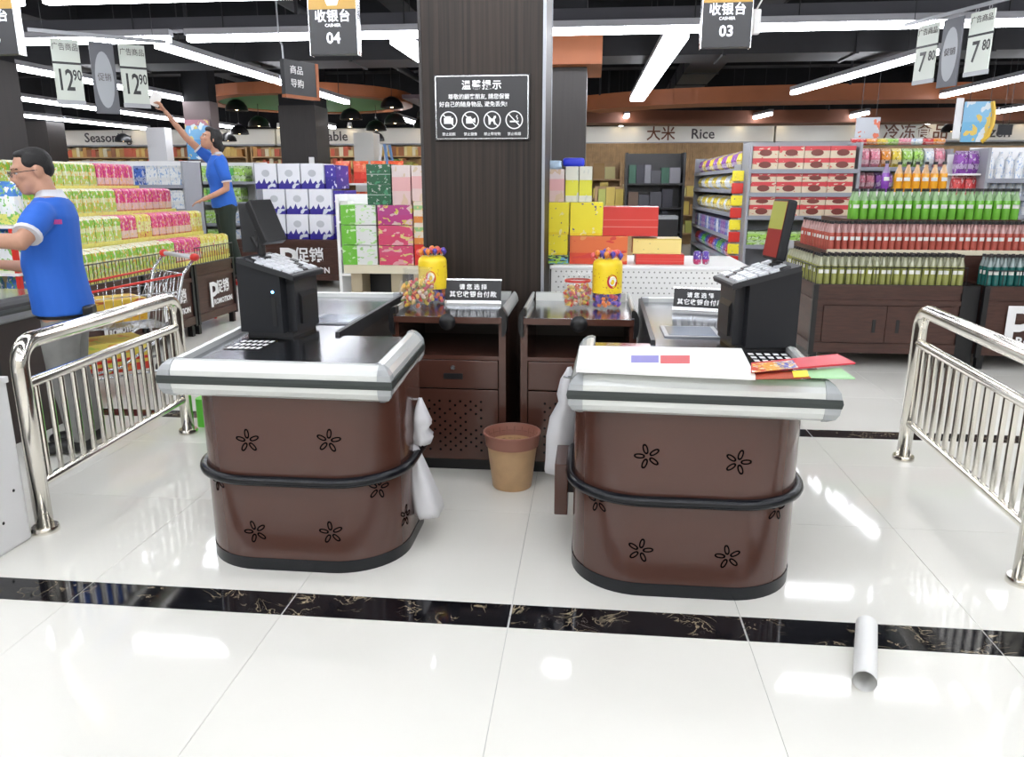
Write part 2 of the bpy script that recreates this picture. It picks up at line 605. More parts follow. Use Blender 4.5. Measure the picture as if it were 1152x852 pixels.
depth_rows = [(-15.3, 0.1), (-12.6, 0.1), (-9.9, 0.1), (-7.15, 0.1), (-4.5, 0.1), (-1.95, 0.24), (0.76, 0.24), (3.4, 0.1), (5.9, 0.1), (8.6, 0.1), (11.4, 0.1)]
for i, (x, w) in enumerate(depth_rows):
    for j, (y, nm) in enumerate(((9.75, 'nearest'), (12.7, 'second'), (15.65, 'third'), (18.6, 'farthest'))):
        if j == 2 and (x > -9 and x < 6):
            continue
        if w > 0.2 and j >= 2:
            w = 0.1
        dl = math.radians(9.0 if x == 3.4 else 0.54 * (x + 0.5))
        if x == 3.4 and j == 0:
            continue
        if x == 3.4 and j == 1:
            lamp(3.45, 11.5, 3.9, w, PI / 2 + dl, 'single long tube lamp above the red boxes left of the price cards 7.80')
            continue
        lamp(x - (y - 11.2) * math.tan(dl) if x != 3.4 else x, y, 2.9, w, PI / 2 + dl, '%s tube lamp of the %s row from the left running back over the aisles' % (nm, nth(i)))

# grey cable trunking above the cross rows
def trunking(y, label):
    r = root('cable_trunking', (0, y, 3.06), label, 'trunking')
    B().box(-13, 11, y + 0.03, y + 0.2, 2.995, 3.11).obj('channel', M_ceil_grey, r)
    for x in (-11, -7, -3, 1, 5, 9):
        B().box(x - 0.015, x + 0.015, y + 0.1, y + 0.13, 3.11, ZC).obj('hanger_rod', M_duct, r)
trunking(8.0, 'grey cable trunking above the farther cross row of lamps')
trunking(6.3, 'grey cable trunking above the nearer cross row of lamps')

# ------------------------------------------------------------ soffits
M_orange = mat('orange_soffit', (0.34, 0.10, 0.030), 0.5, noise=0.08, nscale=2)
M_orange2 = mat('rust_soffit', (0.17, 0.058, 0.028), 0.5, noise=0.08, nscale=2)
M_green = mat('green_soffit', (0.05, 0.26, 0.09), 0.5)
def soffit(name, pts, w, z0, z1, m, label):
    r = root(name, (pts[len(pts) // 2][0], pts[len(pts) // 2][1], z0), label, 'soffit')
    P = []
    for i in range(len(pts) - 1):
        for k in range(6):
            t = k / 6
            p = [pts[max(i - 1, 0)], pts[i], pts[i + 1], pts[min(i + 2, len(pts) - 1)]]
            P.append(tuple(0.5 * (2 * p[1][a] + (p[2][a] - p[0][a]) * t + (2 * p[0][a] - 5 * p[1][a] + 4 * p[2][a] - p[3][a]) * t * t + (3 * p[1][a] - p[0][a] - 3 * p[2][a] + p[3][a]) * t ** 3) for a in (0, 1)))
    P.append(pts[-1])
    B().sweep(P, [(0, z0), (w, z0), (w, z1), (0, z1)][::-1]).obj('soffit_band', m, r)
    for p in (P[2], P[len(P) // 2], P[-3]):
        B().cyl((p[0], p[1] , z1 - 0.02), (p[0], p[1], ZC), 0.02, n=6).obj('hanger_rod', M_duct, r)
soffit('hanging_soffit', [(-0.3, 15.8), (1.4, 14.75), (4.3, 14.35), (7.5, 14.5), (12, 15.5)], -0.7, 2.87, 3.14, M_orange, 'nearer curved orange soffit band hanging over the right aisles')
soffit('hanging_soffit', [(-0.5, 17.4), (2.5, 18.0), (5, 18.0), (9, 17.7), (13, 17.0)], -0.8, 2.78, 3.05, M_orange2, 'farther dark orange soffit band above the rice section')
soffit('hanging_soffit', [(-17, 12.0), (-14, 11.5), (-11.2, 11.2), (-9.2, 11.0)], -0.6, 2.80, 3.0, M_orange2, 'short brown soffit band at the far left behind the price cards')
r = root('round_soffit', (-5.7, 15.9, 3.0), 'round green soffit with an orange rim above the vegetable section', 'soffit')
B().lathe([(0, 3.06), (1.75, 3.06), (1.75, 3.26), (0, 3.26)], 40, (-5.7, 15.9, 0)).obj('green_disc', M_green, r)
B().lathe([(1.75, 3.04), (2.05, 3.04), (2.05, 3.24), (1.75, 3.24), (1.75, 3.04)], 40, (-5.7, 15.9, 0)).obj('orange_rim', M_orange, r)
for a in range(4):
    B().cyl((-5.8 + 1.2 * math.cos(a * 1.57), 16 + 1.2 * math.sin(a * 1.57), 3.2), (-5.8 + 1.2 * math.cos(a * 1.57), 16 + 1.2 * math.sin(a * 1.57), ZC), 0.02, n=6).obj('hanger_rod', M_duct, r)
M_mauve = mat('mauve_ceiling_panel', (0.10, 0.065, 0.075), 0.6)
r = root('ceiling_panel', (-2.5, 17.0, 3.05), 'dark mauve ceiling panel beside the round green soffit', 'panel')
B().box(-3.6, -0.7, 15.0, 19.5, 3.05, 3.12).obj('panel', M_mauve, r)
for x, y in ((-3.2, 15.5), (-1.2, 15.5), (-3.2, 19), (-1.2, 19)):
    B().cyl((x, y, 3.1), (x, y, ZC), 0.02, n=6).obj('hanger_rod', M_duct, r)

# pendant dome lamps
M_warm = mat('warm_bulb', (1, 0.85, 0.6), 0.5, emit=((1.0, 0.72, 0.38), 8.0))
M_dome_in = mat('dome_inside', (0.6, 0.5, 0.3), 0.4)
def pendant_proto():
    o = bpy.data.objects.new('pendant_lamp', None)
    COL.objects.link(o)
    B().lathe([(0.0, 0.21), (0.05, 0.205), (0.14, 0.16), (0.20, 0.08), (0.215, 0.0), (0.205, 0.0), (0.19, 0.075), (0.13, 0.15), (0.0, 0.19)], 18).obj('shade', M_black, o, smooth=40)
    B().ball((0, 0, 0.055), 0.05, 10).obj('bulb', M_warm, o, smooth=True)
    return o
pend = None
cords = []
for i, (x, y, z) in enumerate([(-6.85, 15, 2.86), (-6.75, 15.75, 2.62), (-5.6, 15, 2.78), (-5.2, 14.6, 2.84), (-4.6, 15, 2.68), (-3.75, 14.8, 2.86), (-3.2, 15.4, 2.74), (-3.9, 15.6, 2.64), (-4.45, 16.2, 2.56), (-3.5, 16.4, 2.62), (-8.2, 18, 2.62), (-12.0, 19.5, 2.55), (-9.2, 19.5, 2.55), (-11.2, 19.8, 2.6), (-5.4, 19.6, 2.55), (-2.6, 19.6, 2.55), (-7.4, 19.6, 2.6), (7.9, 18.8, 2.62)]):
    lab = '%s black dome pendant lamp from the left over the back sections' % nth(i)
    if pend is None:
        pend = pendant_proto(); pend.location = (x, y, z); tag(pend, lab, 'lamp', 'black dome pendants')
        o = pend
    else:
        o = dup(pend, (x, y, z), 0, lab)
    under = math.hypot(x + 5.7, y - 15.9) < 2.05 or (-3.6 < x < -0.7 and 15 < y < 19.5)
    zc_ = (3.06 if math.hypot(x + 5.7, y - 15.9) < 1.75 else 3.04 if math.hypot(x + 5.7, y - 15.9) < 2.05 else 3.05) if under else ZC
    cords.append((o, zc_ - z))
for o, L in cords:
    me = B().cyl((0, 0, 0.20), (0, 0, L), 0.006, n=5).mesh('cord', M_black)
    c_ = bpy.data.objects.new('cord', me); COL.objects.link(c_); c_.parent = o
# relabel in true left to right order
pl = sorted([o for o in COL.objects if o.name.startswith('pendant_lamp')], key=lambda o: (o.location.x + 0.1016 * o.location.y) / o.location.y)
for i, o in enumerate(pl):
    o['label'] = '%s black dome pendant lamp from the left over the back sections' % nth(i)
# wall washers at the back wall band
M_spot = mat('spot_lens', (1, 0.9, 0.7), 0.4, emit=((1.0, 0.80, 0.48), 12.0))
sp0 = None
spots = [-14.6, -12.2, -10, -8.2, -6.3, -4.4, -2.6, 0.6, 1.0, 3.6, 4.6, 6.4, 8.2, 10.2]
for i, x in enumerate(spots):
    lab = '%s small ceiling spotlight from the left along the back wall' % nth(i)
    if sp0 is None:
        sp0 = bpy.data.objects.new('spotlight', None); COL.objects.link(sp0)
        B().lathe([(0, 0.12), (0.05, 0.12), (0.07, 0.0), (0.06, 0.0), (0.05, 0.02), (0, 0.02)], 10).obj('can', M_white, sp0, smooth=40)
        B().lathe([(0, 0.012), (0.05, 0.012), (0.05, 0.004), (0, 0.004)], 10).obj('lens', M_spot, sp0)
        B().cyl((0, 0, 0.12), (0, 0, ZC - 2.93), 0.008, n=5).obj('stem', M_duct, sp0)
        sp0.location = (x, 20.4, 2.93); tag(sp0, lab, 'spotlight', 'spotlights along the back wall')
    else:
        dup(sp0, (x, 20.4, 2.93), 0, lab)

# ------------------------------------------------------------ pillars
M_pillar, nt, b = new_mat('ribbed_dark_wood')
b.inputs['Roughness'].default_value = 0.5
b.inputs['Specular IOR Level'].default_value = 0.3
tc = nt.nodes.new('ShaderNodeTexCoord')
mp = nt.nodes.new('ShaderNodeMapping'); mp.inputs['Scale'].default_value = (26, 26, 0.35)
nz = nt.nodes.new('ShaderNodeTexNoise'); nz.inputs['Scale'].default_value = 2.2; nz.inputs['Detail'].default_value = 6
rp = nt.nodes.new('ShaderNodeValToRGB')
rp.color_ramp.elements[0].position = 0.3; rp.color_ramp.elements[0].color = (0.010, 0.0066, 0.0048, 1)
rp.color_ramp.elements[1].position = 0.75; rp.color_ramp.elements[1].color = (0.036, 0.0235, 0.0165, 1)
nt.links.new(tc.outputs['Object'], mp.inputs[0]); nt.links.new(mp.outputs[0], nz.inputs['Vector']); nt.links.new(nz.outputs['Fac'], rp.inputs[0]); nt.links.new(rp.outputs[0], b.inputs['Base Color'])
bp = nt.nodes.new('ShaderNodeBump'); bp.inputs['Strength'].default_value = 0.25; bp.inputs['Distance'].default_value = 0.004
nt.links.new(nz.outputs['Fac'], bp.inputs['Height']); nt.links.new(bp.outputs[0], b.inputs['Normal'])
M_plain_dark = mat('dark_grey_cladding', (0.019, 0.015, 0.014), 0.45, noise=0.15, nscale=5, stretch=(6, 6, 0.4))
M_trim_metal = mat('silver_corner_trim', (0.30, 0.31, 0.34), 0.4, metal=0.6)
pil = root('pillar', (-0.62, 4.85, 0), 'large dark wood clad pillar between the two checkout counters', 'pillar')
B().box(-0.975, -0.275, 4.5, 5.2, 0, ZC).obj('cladding', M_pillar, pil)
for x, y in ((-0.275, 4.5), (-0.975, 4.5), (-0.275, 5.2), (-0.975, 5.2)):
    sx = 0.004 if x > -0.6 else -0.004
    sy = -0.004 if y < 4.8 else 0.004
    B().box(min(x - 3 * sx, x + sx), max(x - 3 * sx, x + sx), min(y - 3 * sy, y + sy), max(y - 3 * sy, y + sy), 0, ZC).obj('corner_trim', M_trim_metal if x > -0.6 else M_plain_dark, pil)
def column(x0, x1, y0, y1, m, label, plate=True, top=ZC):
    r = root('pillar', ((x0 + x1) / 2, (y0 + y1) / 2, 0), label, 'pillar')
    B().box(x0, x1, y0, y1, 0, min(top, 2.85)).obj('cladding', m, r)
    if top > 3:
        B().box(x0 + 0.01, x1 - 0.01, y0 + 0.01, y1 - 0.01, 2.85, top).obj('upper_shaft', M_ceil, r)
    B().box(x0 - 0.01, x1 + 0.01, y0 - 0.01, y1 + 0.01, 0, 0.12).obj('skirting', M_black, r)
    if plate:
        B().box(x1 - 0.16, x1 - 0.06, y0 - 0.012, y0, 1.84, 1.96, bev=0.004).obj('switch_plate', M_white, r)
    return r
column(-7.55, -6.75, 8.3, 9.0, M_plain_dark, 'dark clad pillar at the far left behind the man')
column(-12.75, -12.1, 16.8, 17.4, M_plain_dark, 'dark pillar behind the drink packs, left of the seasoning sign')
column(-5.62, -4.95, 14.0, 14.7, M_plain_dark, 'dark pillar behind the white milk cartons')
p = column(-0.75, -0.09, 9.0, 9.7, M_plain_dark, 'dark pillar with an orange capital right behind the wooden pillar', False)
B().box(-0.95, 0.07, 8.8, 9.9, 2.72, 3.02).obj('capital', M_orange, p)
column(-4.94, -4.52, 16.2, 16.7, M_white, 'white pillar behind the red gift bags', False, 2.52)
M_pearl = mat('pearl_cladding', (0.62, 0.62, 0.64), 0.4)
column(-10.2, -9.75, 17.5, 17.8, M_pearl, 'white pillar right of the seasoning sign', False, 2.75)
pp = column(-6.98, -6.5, 13.2, 13.5, mat('rosy_cladding', (0.17, 0.13, 0.13), 0.5), 'pale pillar wearing a blue poster behind the woman', False)
M_poster = pack('blue_poster_print', [(0, (0.10, 0.32, 0.62)), (0.5, (0.20, 0.45, 0.72)), (0.85, (0.45, 0.20, 0.25))], (0.7, 0.8, 0.85), (0.75, 0.6, 0.2), 3.0, 0.62)
B().box(-6.95, -6.53, 13.15, 13.2, 1.9, 2.55).obj('poster', M_poster, pp)

# ------------------------------------------------------------ back wall band with section names
M_band = mat('white_sign_band', (0.80, 0.78, 0.72), 0.6)
M_textbrown = mat('brown_letters', (0.16, 0.06, 0.03), 0.5)
M_textgrey = mat('dark_letters', (0.07, 0.06, 0.06), 0.5)
def band(x0, x1, label, items):
    r = root('section_sign', ((x0 + x1) / 2, 20.55, 2.5), label, 'sign')
    B().box(x0, x1, 20.55, 21.0, 2.52, 2.90).obj('sign_band', M_band, r)
    B().box(x0, x1, 20.53, 20.56, 2.49, 2.53).obj('lower_trim', M_grey, r)
    for s, x, size, m in items:
        text(s, size, m, r, face_cam(x, 20.54, 2.71), align='LEFT', ext=0.004, bold=0.004)
band(-17.8, -8.4, 'white wall band reading Seasoning above the back shelves', [('Seasoning', -13.75, 0.34, M_textgrey)])
band(-8.35, -2.2, 'white wall band reading Vegetable above the back shelves', [('Vegetable', -7.75, 0.34, M_textgrey), ('南', -3.1, 0.36, M_textgrey)])
band(-2.15, 4.45, 'white wall band reading Rice above the rice section', [('大米', 1.32, 0.36, M_textbrown), ('Rice', 2.42, 0.34, M_textgrey)])
band(4.5, 14.0, 'white wall band reading Frozen above the frozen food section', [('冷冻食品', 7.05, 0.38, M_textbrown), ('Frozen', 9.0, 0.36, M_textgrey)])

# ============================================================ CHECKOUT COUNTERS
_cp, _sp, _cy, _sy = math.cos(PITCH), math.sin(PITCH), math.cos(YAW), math.sin(YAW)
FWD = Vector((-_sy * _cp, _cy * _cp, -_sp)); RGT = Vector((_cy, _sy, 0)); UPV = RGT.cross(FWD)
def project(p):
    v = Vector(p) - Vector((0, 0, CAM_H))
    w = v.dot(FWD)
    return 576 + F_PX * v.dot(RGT) / w, 426 - F_PX * v.dot(UPV) / w
def pix(px, py):
    return FWD + RGT * ((px - 576) / F_PX) + UPV * ((426 - py) / F_PX)
def at_z(px, py, z):
    d = pix(px, py); t = (z - CAM_H) / d.z
    return Vector((0, 0, CAM_H)) + d * t
def at_y(px, py, y):
    d = pix(px, py); t = y / d.y
    return Vector((0, 0, CAM_H)) + d * t
def at_x(px, py, x):
    d = pix(px, py); t = x / d.x
    return Vector((0, 0, CAM_H)) + d * t

M_top = mat('dark_polished_steel_top', (0.34, 0.35, 0.38), 0.17, metal=1.0)
M_top_steel = mat('brushed_steel_top', (0.35, 0.36, 0.38), 0.16, metal=1.0, noise=0.06, nscale=30, stretch=(1, 12, 1))
M_rim = mat('white_aluminium_bumper', (0.70, 0.72, 0.70), 0.25, metal=0.35)
M_rimband = mat('dark_green_grey_rubber', (0.030, 0.038, 0.036), 0.4)
M_cap = mat('clear_grey_end_cap', (0.42, 0.44, 0.45), 0.2, alpha=0.75)
M_hole = mat('cutout_shadow', (0.003, 0.002, 0.002), 0.9, spec=0.0)

PROF_UP = [(-0.050, 0.812), (-0.050, 0.838), (-0.038, 0.842), (-0.022, 0.838), (-0.004, 0.824), (0.008, 0.806), (0.012, 0.788), (-0.02, 0.788)]
PROF_BAND = [(-0.02, 0.788), (0.017, 0.788), (0.020, 0.774), (0.017, 0.758), (-0.02, 0.758)]
PROF_LOW = [(-0.02, 0.758), (0.012, 0.758), (0.010, 0.738), (0.000, 0.718), (-0.02, 0.706), (-0.05, 0.702), (-0.05, 0.73), (-0.02, 0.73)]
PROF_CAP = [(-0.054, 0.808), (-0.054, 0.841), (-0.039, 0.846), (-0.020, 0.842), (-0.001, 0.827), (0.012, 0.808), (0.0155, 0.790), (0.0155, 0.756), (0.013, 0.736), (0.003, 0.716), (-0.018, 0.703), (-0.03, 0.703), (-0.03, 0.808)]

def seg_points(a, b, n):
    return [(a[0] + (b[0] - a[0]) * k / n, a[1] + (b[1] - a[1]) * k / n) for k in range(n + 1)]

def flower(body, outline, zs, px, py, r):
    """five-petal cutout drawn on the curved body where that pixel ray meets it"""
    best = None
    per = outline
    n = len(per)
    for i in range(n):
        a, b2 = Vector(per[i]), Vector(per[(i + 1) % n])
        m = max(1, int((b2 - a).length / 0.01))
        nrm = Vector(((b2 - a).y, -(b2 - a).x)).normalized()
        for k in range(m):
            q = a.lerp(b2, k / m)
            if (Vector((q.x, q.y)).dot(nrm)) > 0:
                continue
            for z in zs:
                e = project((q.x, q.y, z))
                d = (e[0] - px) ** 2 + (e[1] - py) ** 2
                if best is None or d < best[0]:
                    best = (d, q.copy(), nrm.copy(), z)
    _, q, nrm, z = best
    tx = Vector((-nrm.y, nrm.x))
    # walk along the outline so that the petals bend with it
    L = [0.0]
    for i in range(n):
        L.append(L[-1] + (Vector(per[(i + 1) % n]) - Vector(per[i])).length)
    s0 = None
    for i in range(n):
        a, b2 = Vector(per[i]), Vector(per[(i + 1) % n])
        ab = b2 - a
        t = (q - a).dot(ab) / max(1e-9, ab.length_squared)
        if -0.001 <= t <= 1.001 and (a + ab * t - q).length < 1e-4:
            s0 = L[i] + t * ab.length
            break
    def on(s, dz, off):
        s = s % L[-1]
        for i in range(n):
            if L[i] <= s <= L[i + 1]:
                a, b2 = Vector(per[i]), Vector(per[(i + 1) % n])
                t = (s - L[i]) / max(1e-9, L[i + 1] - L[i])
                nn = Vector(((b2 - a).y, -(b2 - a).x)).normalized()
                p = a.lerp(b2, t) + nn * off
                return (p.x, p.y, z + dz)
    bb = B()
    rot = rnd.uniform(0, 1.2)
    for k in range(5):
        a = rot + k * 2 * PI / 5
        cx, cz = 0.60 * r * math.cos(a), 0.60 * r * math.sin(a)
        N = 12
        ro, ri = [], []
        for j in range(N):
            u = 2 * PI * j / N
            pinch = abs(math.sin(u)) ** 0.8 * (1 if math.sin(u) > 0 else -1)
            for lst, la, lb in ((ro, 0.43, 0.21), (ri, 0.28, 0.095)):
                e1, e2 = la * r * math.cos(u), lb * r * pinch
                lst.append(bb.bm.verts.new(on(s0 + cx + e1 * math.cos(a) - e2 * math.sin(a), cz + e1 * math.sin(a) + e2 * math.cos(a), 0.0012)))
        for j in range(N):
            bb.bm.faces.new([ro[j], ro[(j + 1) % N], ri[(j + 1) % N], ri[j]])
    bb.obj('flower_cutout', M_hole, body)

def counter(label, fl, fr, br, notch, legb, backo, bodyx, bodyy, ring_gap, flowers, mirror):
    """fl,fr front corners, br inner back corner, notch inner corner of the leg, legb its back end, backo outer back corner"""
    r = root('checkout_counter', ((bodyx[0] + bodyx[1]) / 2, (bodyy[0] + bodyy[1]) / 2, 0), label, 'counter')
    out = rrect(bodyx[0], bodyx[1], bodyy[0], bodyy[1], (0.26, 0.26, 0.12, 0.12) , 12)
    body = B().prism(out, 0.045, 0.735).obj('body', M_brown, r, smooth=30)
    kick = [((p[0] - (bodyx[0] + bodyx[1]) / 2) * 1.006 + (bodyx[0] + bodyx[1]) / 2, (p[1] - 2.95) * 1.01 + 2.95) for p in out]
    B().prism(kick, 0.0, 0.05).obj('kick_plate', M_rubber, r, smooth=30)
    ringp = [(p[0], p[1], 0.375) for p in out]
    cx, cyy = (bodyx[0] + bodyx[1]) / 2, (bodyy[0] + bodyy[1]) / 2
    ringp = [((p[0] - cx) * 1.03 + cx, (p[1] - cyy) * 1.035 + cyy, p[2]) for p in ringp]
    B().tube(ringp, 0.020, 10, closed=True).obj('bumper_ring', M_rubber, r, smooth=True)
    zs = [0.06 + 0.01 * k for k in range(62)]
    for px, py in flowers:
        flower(body, out, zs, px, py, 0.047)
    # long leg running back
    lx0, lx1 = sorted((notch[0], backo[0]))
    if mirror:
        lx1 = 0.76
    else:
        lx0 = -1.50
    B().box(lx0, lx1, bodyy[1] - 0.02, legb[1] - 0.03, 0.04, 0.795).obj('leg_cabinet', M_brown_matt, r)
    B().box(lx0 + 0.02, lx1 - 0.02, bodyy[1], legb[1] - 0.05, 0.0, 0.05).obj('leg_plinth', M_rubber, r)
    # worktop
    inner = [fl, fr, br, notch, legb, backo] if not mirror else [fl, fr, backo, legb, notch, br]
    B().prism(inner, 0.79, 0.815).obj('worktop', M_top, r)
    # bumper rim round front, outer side and back
    if not mirror:
        path = [legb, backo, fl, fr, br]
    else:
        path = [br, fl, fr, backo, legb]
    B().sweep(path, PROF_UP).obj('bumper_upper', M_rim, r)
    B().sweep(path, PROF_BAND).obj('bumper_band', M_rimband, r)
    B().sweep(path, PROF_LOW).obj('bumper_lower', M_rim, r)
    def toward(a, b, d):
        v = Vector(b) - Vector(a)
        v = v.normalized() * d
        return (a[0] + v.x, a[1] + v.y)
    for i in range(1, len(path) - 1):
        B().sweep([toward(path[i], path[i - 1], 0.035), path[i], toward(path[i], path[i + 1], 0.035)], PROF_CAP).obj('corner_cap', M_cap, r)
    for a, b2 in ((path[0], path[1]), (path[-1], path[-2])):
        q = toward(a, b2, -0.008), toward(a, b2, 0.03)
        seq = [q[0], q[1]] if a == path[0] else [q[1], q[0]]
        B().sweep(seq, PROF_CAP).obj('end_cap', M_cap, r)
    # thin dark rim along the inner edge of the leg
    x = notch[0]
    s = 1 if not mirror else -1
    x2 = legb[0]
    w = 0.02 * s
    B().prism([(x, notch[1]), (x + w, notch[1]), (x2 + w, legb[1]), (x2, legb[1])][::s], 0.77, 0.83).obj('inner_edge_strip', M_dark, r)
    return r

counterL = counter('brown rounded checkout counter left of the pillar with bare dark worktop',
        (-1.555, 2.60), (-0.705, 2.58), (-0.735, 3.26), (-1.12, 3.26), (-1.13, 4.50), (-1.71, 4.50), (-1.535, -0.715), (2.63, 3.23), 0,
        [(278, 495), (370, 497), (245, 541), (426, 550), (287, 597), (373, 599), (457, 580)], False)
counterR = counter('brown rounded checkout counter right of the pillar with papers on top',
        (-0.050, 2.535), (0.805, 2.50), (-0.025, 3.22), (0.28, 3.22), (0.30, 4.46), (0.91, 4.50), (-0.045, 0.785), (2.58, 3.20), 0,
        [(727, 514), (829, 519), (674, 563), (873, 573), (720, 620), (820, 626)], True)
# brown side board hanging at the inner side of the right counter
B().box(-0.125, -0.07, 2.95, 3.20, 0.14, 0.36, bev=0.004).obj('side_board', M_brown, counterR)
B().box(-0.075, -0.04, 3.05, 3.12, 0.2, 0.3).obj('side_board_bracket', M_black, counterR)

# ------------------------------------------------------------ back cabinets
def cabinet(x0, x1, label, lock):
    y0, y1 = 3.77, 4.40
    r = root('checkout_cabinet', ((x0 + x1) / 2, (y0 + y1) / 2, 0), label, 'cabinet')
    w = 0.035
    for a in (x0, x1 - w):
        B().box(a, a + w, y0, y1, 0.06, 0.795).obj('side_panel', M_brown, r)
    B().box(x0 + w, x1 - w, y1 - 0.02, y1, 0.06, 0.795).obj('back_panel', M_brown_matt, r)
    B().box(x0 + w, x1 - w, y0 + 0.01, y1 - 0.02, 0.60, 0.62).obj('shelf', M_brown, r)
    B().box(x0 + 0.01, x1 - 0.01, y0 + 0.03, y1, 0, 0.06).obj('plinth', M_black, r)
    B().box(x0 - 0.005, x1 + 0.005, y0 - 0.02, y1, 0.795, 0.825, bev=0.004).obj('worktop', M_top_steel, r)
    B().box(x0 - 0.004, x1 + 0.004, y0 - 0.026, y0 - 0.018, 0.793, 0.824).obj('front_edge', M_brown, r)
    B().box(x0 + w, x1 - w, y1 - 0.05, y1, 0.825, 0.87).obj('back_rim', M_rim, r)
    # side rims with black rounded ends
    for a, s in ((x0, -1), (x1, 1)):
        B().sweep([(a, y0 + 0.03), (a, y1)] if s > 0 else [(a, y1), (a, y0 + 0.03)], [(u * 0.5, z + 0.028) for u, z in PROF_UP]).obj('side_rim', M_rim, r)
        B().sweep([(a, y0 - 0.03), (a, y0 + 0.03)] if s > 0 else [(a, y0 + 0.03), (a, y0 - 0.03)], [(u * 0.55, z * 1.0 + 0.026) for u, z in PROF_CAP[:]]).obj('rim_end_cap', M_black, r)
    # drawer
    dr = B().box(x0 + w + 0.004, x1 - w - 0.004, y0 - 0.004, y0 + 0.4, 0.452, 0.598, bev=0.003).obj('drawer', M_brown, r)
    if lock:
        xm = x0 + 0.31
        B().cyl((xm, y0 - 0.014, 0.562), (xm, y0 - 0.003, 0.562), 0.011, n=14).obj('lock', M_alu, dr, smooth=30)
        B().box(xm - 0.05, xm + 0.05, y0 - 0.006, y0 - 0.0035, 0.50, 0.53).obj('finger_slot', M_black, dr)
    door = B().box(x0 + w + 0.004, x1 - w - 0.004, y0 - 0.002, y0 + 0.02, 0.066, 0.445, bev=0.003).obj('door', M_brown, r)
    hb = B()
    for i in range(13):
        for j in range(13):
            if (i + j) % 2 or rnd.random() < 0.12:
                continue
            hx = (x0 + x1) / 2 + (i - 6) * 0.027
            hz = 0.25 + (j - 6) * 0.022
            hb.cyl((hx, y0 - 0.0035, hz), (hx, y0 - 0.001, hz), 0.0065, n=8)
    h = hb.obj('vent_holes', M_hole, door)
    h['kind'] = 'stuff'
    # black cable grommet on the front edge
    xm = x0 + 0.29
    B().lathe([(0, 0), (0.036, 0), (0.042, 0.01), (0.036, 0.022), (0.018, 0.03), (0.0, 0.03)], 18, M=Matrix.Translation((xm, y0 - 0.022, 0.80)) @ Matrix.Rotation(PI / 2, 4, 'X')).obj('cable_grommet', M_black, r, smooth=40)
    return r
cabinet(-0.995, -0.415, 'brown perforated cabinet left of the gap, with a locked drawer', True)
cabinet(-0.34, 0.235, 'brown perforated cabinet right of the gap, behind the waste bin', False)

# white perforated low shelf behind the right cabinet
M_peg = mat('white_pegboard', (0.78, 0.78, 0.76), 0.45)
r = root('pegboard_table', (0.33, 5.1, 0), 'low white perforated display table behind the right counter', 'table')
B().box(-0.24, 1.0, 4.76, 4.79, 0.30, 0.975).obj('pegboard', M_peg, r)
hb = B()
for i in range(38):
    for j in range(5):
        hx = -0.21 + i * 0.0315 + (0.0157 if j % 2 else 0)
        hb.cyl((hx, 4.7585, 0.82 + j * 0.032), (hx, 4.761, 0.82 + j * 0.032), 0.0055, n=6)
o = hb.obj('peg_holes', mat('peg_hole_shadow', (0.25, 0.25, 0.24), 0.7), r); o['kind'] = 'stuff'
B().box(-0.24, 1.0, 4.79, 5.75, 0.93, 0.965).obj('table_top', M_peg, r)
B().box(-0.25, 1.01, 4.755, 4.80, 0.962, 0.985, bev=0.006).obj('front_lip', M_white, r)
for x, y in ((-0.22, 4.82), (0.98, 4.82), (-0.22, 5.72), (0.98, 5.72)):
    B().box(x - 0.02, x + 0.02, y - 0.02, y + 0.02, 0, 0.93).obj('leg', M_grey, r)

